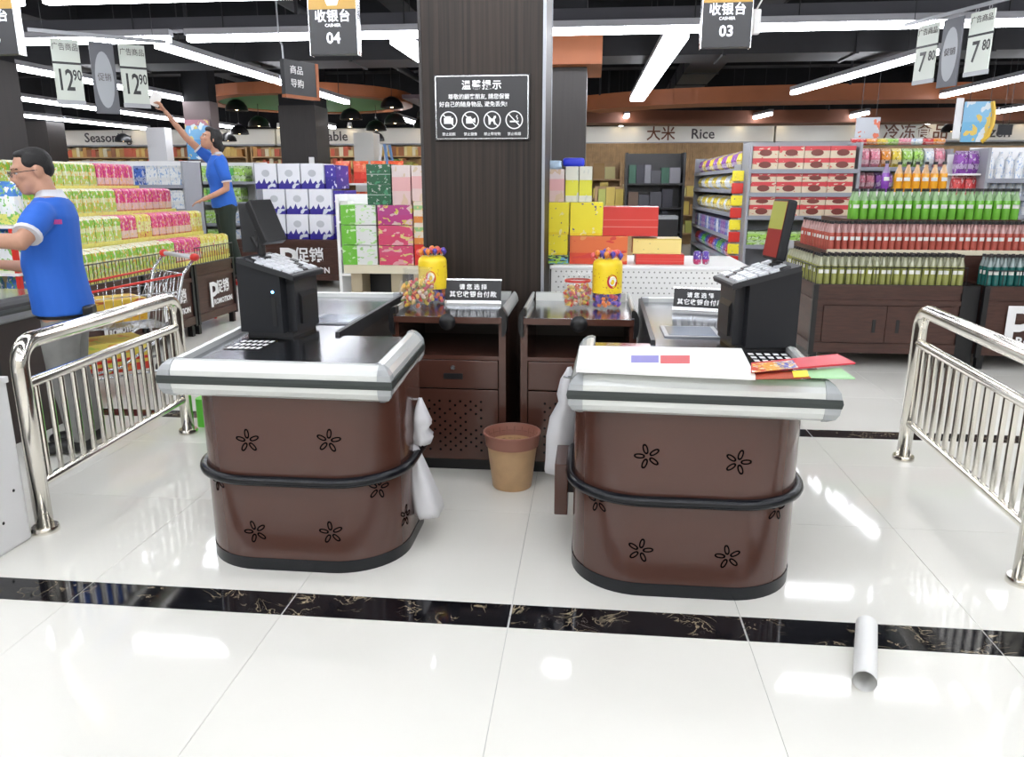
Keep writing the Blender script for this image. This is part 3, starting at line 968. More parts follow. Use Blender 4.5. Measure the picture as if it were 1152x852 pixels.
# ------------------------------------------------------------ POS terminals
M_pos = mat('charcoal_case', (0.009, 0.010, 0.0125), 0.5, spec=0.35)
M_key = mat('pale_keys', (0.55, 0.57, 0.60), 0.35)
M_screen_r = pack('till_screen_image', [(0, (0.35, 0.02, 0.03)), (0.5, (0.45, 0.45, 0.10)), (0.75, (0.35, 0.42, 0.08))], (0.55, 0.50, 0.10), None, 3.0, 0.6)
def pos(loc, rotz, mirror, label, screen_m):
    s = -1 if mirror else 1
    r = root('till_terminal', loc, label, 'cash register', rotz=rotz)
    T = Matrix.Translation(loc) @ Matrix.Rotation(rotz, 4, 'Z') @ Matrix.Diagonal((s * 0.80, 0.9, 1, 1))
    # profile in x (towards cashier) and z, extruded along y
    def prof(poly, y0, y1):
        lo = [T @ Vector((x, y0, z)) for x, z in poly]
        hi = [T @ Vector((x, y1, z)) for x, z in poly]
        b = B()
        l = [b.bm.verts.new(p) for p in lo]; h = [b.bm.verts.new(p) for p in hi]
        b.bm.faces.new(l); b.bm.faces.new(h[::-1])
        for i in range(len(l)):
            j = (i + 1) % len(l)
            b.bm.faces.new([l[i], l[j], h[j], h[i]])
        return b
    prof([(-0.15, 0.02), (0.10, 0.02), (0.10, 0.27), (-0.15, 0.325)], 0, 0.30).obj('case', M_pos, r)
    prof([(0.10, 0.02), (0.15, 0.02), (0.15, 0.245), (0.10, 0.262)], 0.06, 0.30).obj('printer_bay', M_dark, r)
    prof([(0.15, 0.05), (0.165, 0.05), (0.165, 0.17), (0.15, 0.19)], 0.10, 0.27).obj('printer_cover', M_black, r)
    prof([(-0.13, 0.0), (0.14, 0.0), (0.14, 0.02), (-0.13, 0.02)], 0.03, 0.28).obj('foot', M_black, r)
    # sloping keyboard
    prof([(-0.14, 0.323), (0.185, 0.252), (0.192, 0.268), (0.185, 0.275), (-0.14, 0.345)], -0.012, 0.312).obj('keyboard_base', M_dark, r)
    kb = B()
    for i in range(5):
        for j in range(6):
            x0 = -0.095 + i * 0.053
            z0 = 0.3365 - (x0 + 0.13) * 0.2154
            y0 = 0.0 + j * 0.051
            pts = [(x0, y0, z0), (x0 + 0.046, y0, z0 - 0.0099), (x0 + 0.046, y0 + 0.044, z0 - 0.0099), (x0, y0 + 0.044, z0)]
            top = [(p[0] + (0.004 if k in (0, 3) else -0.004), p[1] + (0.004 if k < 2 else -0.004), p[2] + 0.014) for k, p in enumerate(pts)]
            kb2 = B().hexa([T @ Vector(p) for p in pts + top])
            kb2.obj('key', M_key if (i + j) % 7 else M_dark, r)
    kb.bm.free()
    if not mirror:
        B().ball(T @ Vector((0.055, -0.002, 0.20)), (0.006, 0.003, 0.006), 8).obj('power_light', mat('blue_light', (0.1, 0.4, 1), 0.3, emit=((0.15, 0.5, 1.0), 12)), r)
        B().box(0.045, 0.07, -0.002, 0.001, 0.05, 0.18, M=T).obj('side_slot', M_black, r)
    # screen on its pole
    px = -0.085 if not mirror else -0.09
    B().cyl(T @ Vector((px, 0.15, 0.30)), T @ Vector((px, 0.15, 0.47)), 0.016, n=10).obj('screen_pole', M_black, r, smooth=30)
    B().lathe([(0, 0.0), (0.05, 0.0), (0.045, 0.015), (0, 0.02)], 14, M=T @ Matrix.Translation((px, 0.15, 0.325))).obj('pole_foot', M_black, r)
    return r, T

posL, TL = pos((-1.405, 3.19, 0.815), math.radians(-6), False, 'charcoal till terminal with a blue light on the left counter', None)
A = TL @ Matrix.Translation((-0.045, 0.15, 0.49)) @ Matrix.Rotation(math.radians(-8), 4, 'Z') @ Matrix.Rotation(math.radians(-28), 4, 'Y')
scr = B().box(-0.020, 0.020, -0.085, 0.085, -0.10, 0.10, M=A, bev=0.006).obj('screen', M_black, posL)
for k in range(5):
    B().box(-0.021, -0.016, -0.08, 0.08, -0.08 + k * 0.02, -0.07 + k * 0.02, M=A).obj('vent_rib', M_dark, scr)
A = TL @ Matrix.Translation((-0.20, 0.24, 0.45)) @ Matrix.Rotation(math.radians(20), 4, 'Z') @ Matrix.Rotation(math.radians(4), 4, 'X')
cd = B().box(-0.055, 0.055, -0.012, 0.012, -0.10, 0.12, M=A, bev=0.006).obj('customer_display', M_dark, posL)
B().cyl(TL @ Vector((-0.13, 0.25, 0.31)), TL @ Vector((-0.195, 0.245, 0.42)), 0.018, n=8).obj('display_arm', M_black, posL)
B().box(-0.03, 0.03, -0.02, 0.02, -0.02, 0.03, M=TL @ Matrix.Translation((-0.11, 0.2, 0.42))).obj('hinge', M_black, posL)

posR, TR = pos((0.70, 3.08, 0.815), math.radians(6), True, 'charcoal till terminal with a lit screen on the right counter', M_screen_r)
A = TR @ Matrix.Translation((-0.07, 0.14, 0.475)) @ Matrix.Rotation(math.radians(-4), 4, 'Z') @ Matrix.Rotation(math.radians(-10), 4, 'Y')
scr = B().box(-0.030, 0.018, -0.085, 0.085, -0.12, 0.12, M=A, bev=0.012).obj('screen', M_pos, posR)
B().box(0.0182, 0.0192, -0.077, 0.077, -0.11, 0.11, M=A).obj('screen_glass', mat('dark_red_screen', (0.12, 0.01, 0.012), 0.35, emit=((0.30, 0.015, 0.02), 0.35)), scr)
B().box(0.0193, 0.0198, -0.075, 0.075, 0.0, 0.108, M=A).obj('screen_picture', mat('green_screen', (0.15, 0.15, 0.04), 0.35, emit=((0.32, 0.34, 0.06), 0.5)), scr)
B().cyl(TR @ Vector((-0.075, 0.15, 0.3)), TR @ Vector((-0.105, 0.15, 0.50)), 0.022, n=10).obj('screen_stand', M_black, posR, smooth=30)
B().box(-0.02, 0.02, -0.05, 0.05, -0.015, 0.015, M=TR @ Matrix.Translation((-0.11, 0.13, 0.42)), bev=0.004).obj('hinge', M_grey, posR)

# key sheets on the worktops
M_sheet = mat('black_key_sheet', (0.012, 0.012, 0.014), 0.25)
def key_sheet(px0, py0, px1, py1, z, cols, rows_, label):
    a = at_z(px0, py1, z); b2 = at_z(px1, py1, z); c = at_z(px1, py0, z); d = at_z(px0, py0, z)
    o = Vector(((a.x + c.x) / 2, (a.y + c.y) / 2, z))
    r = root('key_sheet', o, label, 'key sheet')
    w, h = abs(b2.x - a.x), abs(c.y - b2.y)
    B().box(o.x - w / 2, o.x + w / 2, o.y - h / 2, o.y + h / 2, z, z + 0.003).obj('sheet', M_sheet, r)
    for i in range(cols):
        for j in range(rows_):
            x0 = o.x - w / 2 + w * (i + 0.18) / cols
            y0 = o.y - h / 2 + h * (j + 0.18) / rows_
            B().box(x0, x0 + w / cols * 0.62, y0, y0 + h / rows_ * 0.55, z + 0.003, z + 0.0036).obj('key_print', M_letter, r)
    return r
key_sheet(262, 383, 303, 394, 0.815, 6, 3, 'small black sheet of printed keys on the left worktop')
key_sheet(842, 398, 900, 409, 0.815, 6, 3, 'small black sheet of printed keys in front of the right till')
# flat clear trays let into the worktops
M_tray = mat('clear_grey_tray', (0.40, 0.45, 0.55), 0.12, metal=0.4)
def tray(x0, x1, y0, y1, label):
    r = root('scanner_plate', ((x0 + x1) / 2, (y0 + y1) / 2, 0.815), label, 'scanner')
    B().box(x0, x1, y0, y1, 0.815, 0.822, bev=0.003).obj('frame', M_grey, r)
    B().box(x0 + 0.02, x1 - 0.02, y0 + 0.02, y1 - 0.02, 0.822, 0.8235).obj('glass', M_tray, r)
tray(-1.36, -1.13, 3.52, 3.80, 'flat glass scanner plate in the left worktop')
tray(0.33, 0.58, 3.36, 3.62, 'flat glass scanner plate in the right worktop')

# ------------------------------------------------------------ notice stands on the worktops
M_sign = mat('black_sign_face', (0.006, 0.006, 0.008), 0.35)
def stand(px, py, y, w, h, rz, label):
    c = at_y(px, py, y)
    z0 = 0.825
    r = root('desk_sign', (c.x, y, z0), label, 'sign', rotz=rz)
    T = Matrix.Translation((c.x, y, z0)) @ Matrix.Rotation(rz, 4, 'Z')
    tl = math.radians(12)
    P = T @ Matrix.Rotation(-tl, 4, 'X')
    B().box(-w / 2, w / 2, -0.006, 0.0, 0.012, h, M=P).obj('panel', M_sign, r)
    B().box(-w / 2 - 0.003, w / 2 + 0.003, -0.009, 0.004, h - 0.003, h + 0.006, M=P).obj('top_edge', M_alu, r)
    B().box(-w / 2 - 0.003, w / 2 + 0.003, -0.012, 0.06, 0, 0.008, M=T).obj('foot', M_alu, r)
    B().box(-w / 2 - 0.003, w / 2 + 0.003, -0.013, -0.002, 0.006, 0.022, M=P).obj('lower_edge', M_alu, r)
    for s, zz, sz, sp in (('请您选择', h * 0.70, h * 0.24, 1.5), ('其它收银台付款', h * 0.40, h * 0.26, 1.15)):
        text(s, sz, M_letter, r, P @ Matrix.Translation((0, -0.0075, zz)) @ Matrix.Rotation(PI / 2, 4, 'X'), spacing=sp, ext=0.0008, bold=0.0006)
stand(532, 335, 4.16, 0.31, 0.135, 0, 'black notice stand with white Chinese text on the left cabinet')
stand(787, 345, 4.02, 0.27, 0.12, math.radians(-14), 'black notice stand with white Chinese text on the right counter')

# ------------------------------------------------------------ papers on the right counter
zt = 0.852
corners = [at_z(648, 419, zt), at_z(850, 428, zt), at_z(834, 396, zt), at_z(652, 393, zt)]
r = root('white_sample_board', ((corners[0] + corners[2]) / 2)[:2] + (zt,), 'white foam board with a blue and a red rectangle on the right counter', 'board')
B().prism([(c.x, c.y) for c in corners], zt, zt + 0.014).obj('board', M_card, r)
def board_rect(px0, py0, px1, py1, m):
    q = [at_z(px0, py1, zt + 0.0145), at_z(px1, py1, zt + 0.0145), at_z(px1, py0, zt + 0.0145), at_z(px0, py0, zt + 0.0145)]
    B().prism([(c.x, c.y) for c in q], zt + 0.0141, zt + 0.0148).obj('printed_rectangle', m, r)
board_rect(710, 400, 741, 408, mat('violet_print', (0.16, 0.14, 0.45), 0.5))
board_rect(743, 400, 776, 409, mat('red_print', (0.55, 0.03, 0.04), 0.5))
def sheet(pts, z, t, m, name, label, cat='brochure'):
    q = [at_z(x, y, z) for x, y in pts]
    b = B()
    return b.prism([(c.x, c.y) for c in q], z, z + t).thing(name, m, label, cat)
M_bro = pack('brochure_print', [(0, (0.75, 0.10, 0.05)), (0.3, (0.8, 0.35, 0.05)), (0.6, (0.1, 0.12, 0.5))], (0.85, 0.8, 0.7), (0.9, 0.6, 0.1), 9.0, 0.55, axis='X')
sheet([(835, 424), (962, 427), (945, 415), (905, 418)], 0.853, 0.004, mat('pale_green_paper', (0.35, 0.62, 0.32), 0.5), 'leaflet', 'pale green leaflet lowest in the paper pile on the right counter')
sheet([(850, 427), (912, 426), (905, 418), (850, 419)], 0.8585, 0.003, mat('brick_red_paper', (0.45, 0.08, 0.04), 0.5), 'leaflet', 'dark red leaflet under the brochures on the right counter')
sheet([(893, 425), (910, 424), (908, 417), (891, 418)], 0.863, 0.002, mat('yellow_paper', (0.85, 0.65, 0.02), 0.5), 'sticky_note', 'small yellow note between the brochures on the right counter', 'note')
sheet([(845, 420), (962, 410), (942, 400), (845, 410)], 0.8665, 0.006, mat('crimson_folder', (0.62, 0.03, 0.05), 0.4), 'folder', 'red folder on top of the paper pile on the right counter', 'folder')
sheet([(846, 419.5), (898, 414), (892, 406), (846, 410)], 0.8735, 0.002, M_bro, 'brochure', 'colourful printed brochure on the red folder', 'brochure')

# ------------------------------------------------------------ railings
def railing(p0, p1, label):
    p0, p1 = Vector((*p0, 0)), Vector((*p1, 0))
    r = root('guard_rail', ((p0 + p1) / 2)[:], label, 'railing')
    d = (p1 - p0).normalized()
    L = (p1 - p0).length
    rr = 0.10
    path = [p0 + Vector((0, 0, 0))]
    path += [p0 + Vector((0, 0, 0.83 - rr))]
    for k in range(1, 7):
        a = k / 6 * PI / 2
        path.append(p0 + d * (rr - rr * math.cos(a)) + Vector((0, 0, 0.83 - rr + rr * math.sin(a))))
    for k in range(6):
        a = k / 6 * PI / 2
        path.append(p1 - d * (rr - rr * math.sin(a)) + Vector((0, 0, 0.83 - rr + rr * math.cos(a))))
    path += [p1 + Vector((0, 0, 0.83 - rr)), p1]
    B().tube(path, 0.036, 16).obj('frame_tube', M_chrome, r, smooth=True)
    for z, rad in ((0.655, 0.024), (0.215, 0.020)):
        B().cyl(p0 + Vector((0, 0, z)), p1 + Vector((0, 0, z)), rad, n=12).obj('cross_rail', M_chrome, r, smooth=30)
    n = 15
    for k in range(n):
        q = p0 + d * (L * (k + 0.9) / (n + 0.8))
        B().cyl(q + Vector((0, 0, 0.215)), q + Vector((0, 0, 0.655)), 0.0125, n=10).obj('baluster', M_chrome, r, smooth=30)
    for p in (p0, p1):
        B().lathe([(0.034, 0.026), (0.052, 0.026), (0.056, 0.018), (0.056, 0.0), (0.034, 0.0)], 20, p[:]).obj('base_collar', M_chrome, r, smooth=40)
    return r
railing((-2.335, 2.87), (-2.41, 4.24), 'polished steel guard rail left of the checkout counters')
railing((1.655, 2.82), (1.735, 4.19), 'polished steel guard rail right of the checkout counters')

# ------------------------------------------------------------ waste bin
M_tan = mat('tan_plastic', (0.56, 0.36, 0.19), 0.45, noise=0.08, nscale=14)
M_binrim = mat('dusty_red_rim', (0.32, 0.14, 0.10), 0.4)
bx, by = -0.365, 3.60
r = root('waste_bin', (bx, by, 0), 'tan plastic waste bin with a red brown rim in front of the cabinets', 'bin')
B().lathe([(0, 0.0), (0.094, 0.0), (0.098, 0.006), (0.124, 0.225), (0.119, 0.225), (0.093, 0.012), (0, 0.012)], 28, (bx, by, 0)).obj('bucket', M_tan, r, smooth=40)
B().lathe([(0.121, 0.218), (0.131, 0.218), (0.137, 0.272), (0.143, 0.274), (0.143, 0.285), (0.134, 0.286), (0.128, 0.268), (0.119, 0.222)], 28, (bx, by, 0)).obj('rim', M_binrim, r, smooth=40)
wb = B()
for k in range(20):
    a = 2 * PI * k / 20
    wb.cyl((bx + 0.128 * math.cos(a), by + 0.128 * math.sin(a), 0.27), (bx + 0.108 * math.cos(a), by + 0.108 * math.sin(a), 0.14), 0.002, n=4)
for z, q in ((0.25, 0.126), (0.21, 0.119), (0.17, 0.113)):
    wb.tube([(bx + q * math.cos(2 * PI * k / 20), by + q * math.sin(2 * PI * k / 20), z) for k in range(20)], 0.002, 4, closed=True)
wb.obj('inner_mesh', mat('rust_mesh', (0.20, 0.08, 0.05), 0.5), r)

# ------------------------------------------------------------ carrier bags hanging from the counters
M_bag = mat('translucent_white_bag', (0.82, 0.82, 0.84), 0.35, alpha=0.75)
def bag_blob(prof, c, sx, sy, seed, m=M_bag, amp=0.02):
    rr = random.Random(seed)
    ph = [rr.uniform(0, 6.28) for _ in range(6)]
    b = B()
    n = 20
    rings = []
    for i, (rad, z, ox) in enumerate(prof):
        ring = []
        for k in range(n):
            a = 2 * PI * k / n
            w = 1 + amp * 8 * (math.sin(3 * a + ph[0] + i * 0.5) * 0.4 + math.sin(5 * a + ph[1] - i * 0.8) * 0.35 + math.sin(9 * a + ph[2]) * 0.25)
            ring.append(b.bm.verts.new((c[0] + ox + rad * w * math.cos(a) * sx, c[1] + rad * w * math.sin(a) * sy, c[2] + z + rr.uniform(-0.004, 0.004))))
        rings.append(ring)
    for a, d in zip(rings, rings[1:]):
        for k in range(n):
            b.bm.faces.new([a[k], a[(k + 1) % n], d[(k + 1) % n], d[k]])
    b.bm.faces.new(rings[0][::-1]); b.bm.faces.new(rings[-1])
    return b
r = root('carrier_bag_roll', (-0.685, 3.02, 0.30), 'white carrier bags hanging from the right side of the left counter', 'plastic bags')
bag_blob([(0.006, 0.245, 0), (0.02, 0.21, 0), (0.034, 0.17, 0.004), (0.040, 0.14, 0.008), (0.030, 0.115, 0.0), (0.046, 0.085, 0.008), (0.040, 0.055, 0.004), (0.012, 0.04, 0)], (-0.69, 3.02, 0.36), 1.0, 1.4, 4).obj('bag_bundle', M_bag, r, smooth=True)
bag_blob([(0.012, 0.40, -0.02), (0.02, 0.36, -0.01), (0.042, 0.28, 0.0), (0.055, 0.20, 0.015), (0.062, 0.13, 0.03), (0.060, 0.10, 0.035), (0.01, 0.095, 0.035)], (-0.695, 2.99, 0.015), 1.0, 1.5, 9).obj('loose_bag', M_bag, r, smooth=True)
B().cyl((-0.715, 3.02, 0.60), (-0.685, 3.02, 0.60), 0.005, n=6).obj('hook', M_alu, r)
r = root('carrier_bag_bunch', (-0.085, 3.1, 0.2), 'white carrier bags hanging between the waste bin and the right counter', 'plastic bags')
bag_blob([(0.008, 0.36, 0.01), (0.03, 0.30, 0.0), (0.042, 0.24, 0.0), (0.036, 0.20, 0.0), (0.055, 0.13, -0.02), (0.06, 0.05, -0.03), (0.058, -0.06, -0.035), (0.055, -0.12, -0.04), (0.01, -0.125, -0.04)], (-0.09, 3.28, 0.33), 1.0, 1.3, 15).obj('bag_bundle', M_bag, r, smooth=True)
B().cyl((-0.10, 3.18, 0.67), (-0.06, 3.14, 0.68), 0.005, n=6).obj('hook', M_alu, r)

# paper roll lying on the tiles
a = at_z(975, 703, 0.034); b2 = at_z(973, 767, 0.034)
d = (b2 - a).normalized()
pr = B()
pr.tube([a, b2], 0.034, 24, cap=False)
pr.tube([b2, a], 0.0325, 24, cap=False)
o = pr.obj('paper_roll', M_card, None, smooth=30)
o.location = (0, 0, 0)
tag(o, 'white rolled up paper lying across the black floor strip', 'paper roll')

# ------------------------------------------------------------ white device and gate panel at the left edge
r = root('white_gate_cabinet', (-2.62, 2.6, 0), 'white plastic cabinet cut off by the left edge of the picture', 'cabinet')
B().box(-2.92, -2.345, 2.36, 2.80, 0.0, 0.70, bev=0.012).obj('lower_case', M_white, r)
B().box(-2.90, -2.365, 2.38, 2.79, 0.70, 1.02, bev=0.012).obj('upper_case', M_white, r)
B().box(-2.93, -2.338, 2.355, 2.805, 0.685, 0.712, bev=0.005).obj('seam_ledge', M_white, r)
for y, z in ((2.66, 0.13), (2.74, 0.24), (2.60, 0.36)):
    B().ball((-2.344, y, z), (0.003, 0.007, 0.007), 8).obj('bolt', M_black, r)
r = root('gate_panel', (-2.41, 2.83, 0), 'thin dark panel standing between white cabinet and guard rail', 'panel')
B().box(-2.47, -2.385, 2.81, 2.83, 0.0, 0.99).obj('panel', M_dark, r)
B().box(-2.475, -2.38, 2.806, 2.834, 0.99, 1.0).obj('top_cap', M_grey, r)
# green bin seen behind the left counter
B().prism(rrect(-2.42, -2.18, 4.35, 4.56, (0.03,) * 4, 4), 0.0, 0.18).thing('green_crate', mat('lime_plastic', (0.14, 0.62, 0.06), 0.4), 'bright green plastic box on the floor behind the left guard rail', 'box')
# neighbouring counter at the left edge
r = root('checkout_counter', (-3.75, 3.3, 0), 'dark end of the next checkout counter at the left picture edge', 'counter')
B().box(-4.3, -3.30, 3.35, 4.55, 0.0, 0.78).obj('body', M_brown_matt, r)
B().sweep([(-4.35, 3.3), (-3.25, 3.3), (-3.25, 4.6)], [(u, z) for u, z in PROF_UP]).obj('bumper_upper', M_dark, r)
B().sweep([(-4.35, 3.3), (-3.25, 3.3), (-3.25, 4.6)], [(u, z) for u, z in PROF_BAND]).obj('bumper_band', M_rimband, r)
B().sweep([(-4.35, 3.3), (-3.25, 3.3), (-3.25, 4.6)], [(u, z) for u, z in PROF_LOW]).obj('bumper_lower', M_grey, r)
B().box(-4.35, -3.25, 3.3, 4.6, 0.78, 0.815).obj('worktop', M_top, r)

# ------------------------------------------------------------ candy jars
M_jar = mat('clear_jar', (0.55, 0.58, 0.58), 0.05, trans=0.0, alpha=0.06)
def candy_mat():
    m, nt, b = new_mat('wrapped_sweets')
    g = nt.nodes.new('ShaderNodeNewGeometry')
    rp = nt.nodes.new('ShaderNodeValToRGB'); rp.color_ramp.interpolation = 'CONSTANT'
    cs = [(0.70, 0.05, 0.03), (0.80, 0.45, 0.05), (0.65, 0.45, 0.18), (0.50, 0.06, 0.10), (0.70, 0.48, 0.06), (0.25, 0.30, 0.05), (0.65, 0.5, 0.4), (0.60, 0.12, 0.04)]
    e = rp.color_ramp.elements
    e[0].color = (*cs[0], 1); e[1].position = 1 / 8; e[1].color = (*cs[1], 1)
    for k in range(2, 8):
        q = e.new(k / 8); q.color = (*cs[k], 1)
    nt.links.new(g.outputs['Random Per Island'], rp.inputs[0])
    nt.links.new(rp.outputs[0], b.inputs['Base Color'])
    b.inputs['Roughness'].default_value = 0.3
    return m
M_candy = candy_mat()
def lolly_mat():
    m, nt, b = new_mat('lollipop_wrapper_mix')
    g = nt.nodes.new('ShaderNodeNewGeometry')
    rp = nt.nodes.new('ShaderNodeValToRGB'); rp.color_ramp.interpolation = 'CONSTANT'
    e = rp.color_ramp.elements
    e[0].color = (0.10, 0.06, 0.40, 1); e[1].position = 0.35; e[1].color = (0.85, 0.22, 0.04, 1)
    q = e.new(0.65); q.color = (0.75, 0.08, 0.12, 1)
    q = e.new(0.85); q.color = (0.25, 0.12, 0.5, 1)
    nt.links.new(g.outputs['Random Per Island'], rp.inputs[0])
    nt.links.new(rp.outputs[0], b.inputs['Base Color'])
    b.inputs['Roughness'].default_value = 0.3
    return m
M_lollymix = lolly_mat()
def round_jar(x, y, z, s, label):
    prof = [(0, 0.004), (0.055, 0.0), (0.062, 0.006), (0.086, 0.05), (0.092, 0.09), (0.082, 0.135), (0.066, 0.16), (0.066, 0.185), (0.069, 0.19), (0.066, 0.192), (0.060, 0.186), (0.060, 0.158), (0.076, 0.132), (0.086, 0.09), (0.080, 0.05), (0.058, 0.010), (0, 0.010)]
    prof = [(a * s, b * s) for a, b in prof]
    r = root('sweet_jar', (x, y, z), label, 'jar')
    B().lathe(prof, 28, (x, y, z)).obj('glass_bowl', M_jar, r, smooth=40)
    if x > -0.5:
        B().lathe([(0.067 * s, 0.150 * s), (0.073 * s, 0.150 * s), (0.073 * s, 0.162 * s), (0.067 * s, 0.162 * s)], 24, (x, y, z)).obj('red_neck_print', mat('red_neck', (0.6, 0.05, 0.04), 0.4), r)
    cb = B()
    rr = random.Random(int(x * 100))
    for k in range(170):
        zz = rr.uniform(0.02, 0.13)
        rmax = (0.058 + (zz - 0.01) * 0.55 if zz < 0.05 else 0.078 if zz < 0.11 else 0.062) - 0.006
        a, q = rr.uniform(0, 6.28), math.sqrt(rr.uniform(0.35, 1)) * rmax
        Mx = Euler((rr.uniform(0, 3), rr.uniform(0, 3), 0)).to_matrix().to_4x4()
        cb.ball((x + q * s * math.cos(a), y + q * s * math.sin(a), z + zz * s), (0.014 * s, 0.009 * s, 0.009 * s), 6, M=Mx)
    o = cb.obj('wrapped_sweets', M_candy, None)
    tag(o, 'mixed wrapped sweets filling the ' + ('left' if x < -0.5 else 'right') + ' round jar', 'sweets')
    o['kind'] = 'stuff'
def tall_jar(x, y, z, label, which, logo_m):
    r = root('lollipop_jar', (x, y, z), label, 'jar')
    B().lathe([(0, 0.0), (0.072, 0.0), (0.077, 0.01), (0.077, 0.215), (0.072, 0.225), (0.068, 0.225), (0.072, 0.21), (0.072, 0.012), (0, 0.008)], 28, (x, y, z)).obj('clear_body', M_jar, r, smooth=40)
    M_lab = pack('yellow_jar_label', [(0, (0.85, 0.62, 0.02)), (1.0, (0.85, 0.62, 0.02))], (0.88, 0.66, 0.03), (0.55, 0.25, 0.03), 7, 0.66)
    B().lathe([(0.0775, 0.085), (0.079, 0.085), (0.079, 0.215), (0.0775, 0.215), (0.0775, 0.085)], 28, (x, y, z)).obj('yellow_label', M_lab, r, smooth=40)
    B().lathe([(0.0, 0.262), (0.055, 0.262), (0.072, 0.25), (0.078, 0.235), (0.078, 0.215), (0.0, 0.215)], 28, (x, y, z)).obj('yellow_lid', mat('yellow_lid', (0.85, 0.62, 0.02), 0.35), r, smooth=40)
    # red oval logo bent round the label
    lb = B()
    vs = []
    vi = []
    cang = math.atan2(-y, -x) + (0.35 if which == 'right' else -0.15)
    for k in range(24):
        t = 2 * PI * k / 24
        for lst, q in ((vs, 1.0),):
            a = cang + 0.36 * q * math.cos(t)
            lst.append(lb.bm.verts.new((x + 0.0797 * math.cos(a), y + 0.0797 * math.sin(a), z + 0.150 + 0.036 * q * math.sin(t))))
    lb.bm.faces.new(vs)
    lb.obj('red_logo_oval', mat('logo_red', (0.55, 0.01, 0.03), 0.4), r)
    sw = B()
    pts = []
    for k in range(26):
        t = k / 25
        a = cang + 0.24 * math.cos(t * 9.5) * (1 - 0.5 * t)
        pts.append((x + 0.0806 * math.cos(a), y + 0.0806 * math.sin(a), z + 0.150 + 0.026 * math.sin(t * 9.5) * (1 - 0.5 * t)))
    sw.tube(pts, 0.0032, 5).obj('white_logo_swirl', M_letter, r)
    rr = random.Random(int(x * 77) + 3)
    cb = B()
    for k in range(110):
        a, q = rr.uniform(0, 6.28), 0.068 * math.sqrt(rr.uniform(0.5, 0.95))
        cb.ball((x + q * math.cos(a), y + q * math.sin(a), z + rr.uniform(0.016, 0.10)), 0.0125, 6)
    o = cb.obj('wrapped_lollipops', M_lollymix, None)
    tag(o, 'orange and violet lollipops in the bottom of the %s tall jar' % which, 'lollipops')
    o['kind'] = 'stuff'
    cols = [mat('violet_wrapper', (0.09, 0.06, 0.36), 0.3), mat('orange_wrapper', (0.80, 0.25, 0.05), 0.3), mat('pink_wrapper', (0.75, 0.12, 0.12), 0.3)]
    nm = ['violet', 'orange', 'pink']
    cnt = [0, 0, 0]
    for k in range(18):
        a = k * 2.4
        q = 0.016 * math.sqrt(k) 
        h = 0.268 + rr.uniform(0, 0.016) + 0.012 * (1 - q / 0.06)
        lx, ly = x + q * math.cos(a) * 1.15, y + q * math.sin(a) * 1.15
        c = (k * 5 + 1) % 3
        l = root('lollipop', (lx, ly, z + 0.262 - 0.02), 'small %s lollipop stuck in the lid of the %s tall jar' % (nm[c], which), 'lollipop', 'lollipops on the %s tall jar' % which)
        B().cyl((x + q * 0.7 * math.cos(a), y + q * 0.7 * math.sin(a), z + 0.243), (lx, ly, z + h), 0.002, n=5).obj('stick', M_white, l)
        B().ball((lx, ly, z + h + 0.01), (0.0145, 0.0145, 0.016), 8).obj('sweet', cols[c], l, smooth=True)
        B().lathe([(0.003, -0.012), (0.010, 0.0), (0.003, 0.004)], 6, (lx, ly, z + h)).obj('wrapper_skirt', cols[c], l)
round_jar(-0.905, 3.98, 0.826, 1.12, 'round clear jar of mixed wrapped sweets on the left cabinet')
tall_jar(-0.865, 4.19, 0.826, 'tall clear lollipop jar with yellow label on the left cabinet', 'left', None)
round_jar(-0.065, 4.08, 0.826, 0.95, 'round clear jar of mixed wrapped sweets on the right cabinet')
tall_jar(0.09, 4.10, 0.826, 'tall clear lollipop jar with yellow label on the right cabinet', 'right', None)

# ============================================================ GOODS AND FURNITURE OF THE SALES FLOOR
def px_x(px, Y, py=250):
    return at_y(px, py, Y).x
def px_z(py, Y, px=576):
    return at_y(px, py, Y).z

GREENS = pack('green_drink_pack', [(0, (0.62, 0.66, 0.30)), (0.12, (0.42, 0.62, 0.12)), (0.45, (0.70, 0.74, 0.40)), (0.62, (0.25, 0.55, 0.06)), (0.9, (0.80, 0.82, 0.62))], (0.80, 0.82, 0.70), (0.75, 0.45, 0.06), 5, 0.58)
PINKS = pack('pink_drink_pack', [(0, (0.55, 0.16, 0.10)), (0.12, (0.70, 0.52, 0.48)), (0.4, (0.66, 0.04, 0.22)), (0.85, (0.70, 0.08, 0.28))], (0.80, 0.60, 0.62), (0.78, 0.45, 0.08), 5, 0.60)
YELLOWS = pack('yellow_drink_pack', [(0, (0.7, 0.55, 0.1)), (0.3, (0.72, 0.74, 0.30)), (0.7, (0.75, 0.70, 0.12))], (0.80, 0.80, 0.6), (0.6, 0.12, 0.1), 5, 0.60)
M_tray_y = mat('yellow_tray_card', (0.80, 0.74, 0.20), 0.5, noise=0.1, nscale=30)

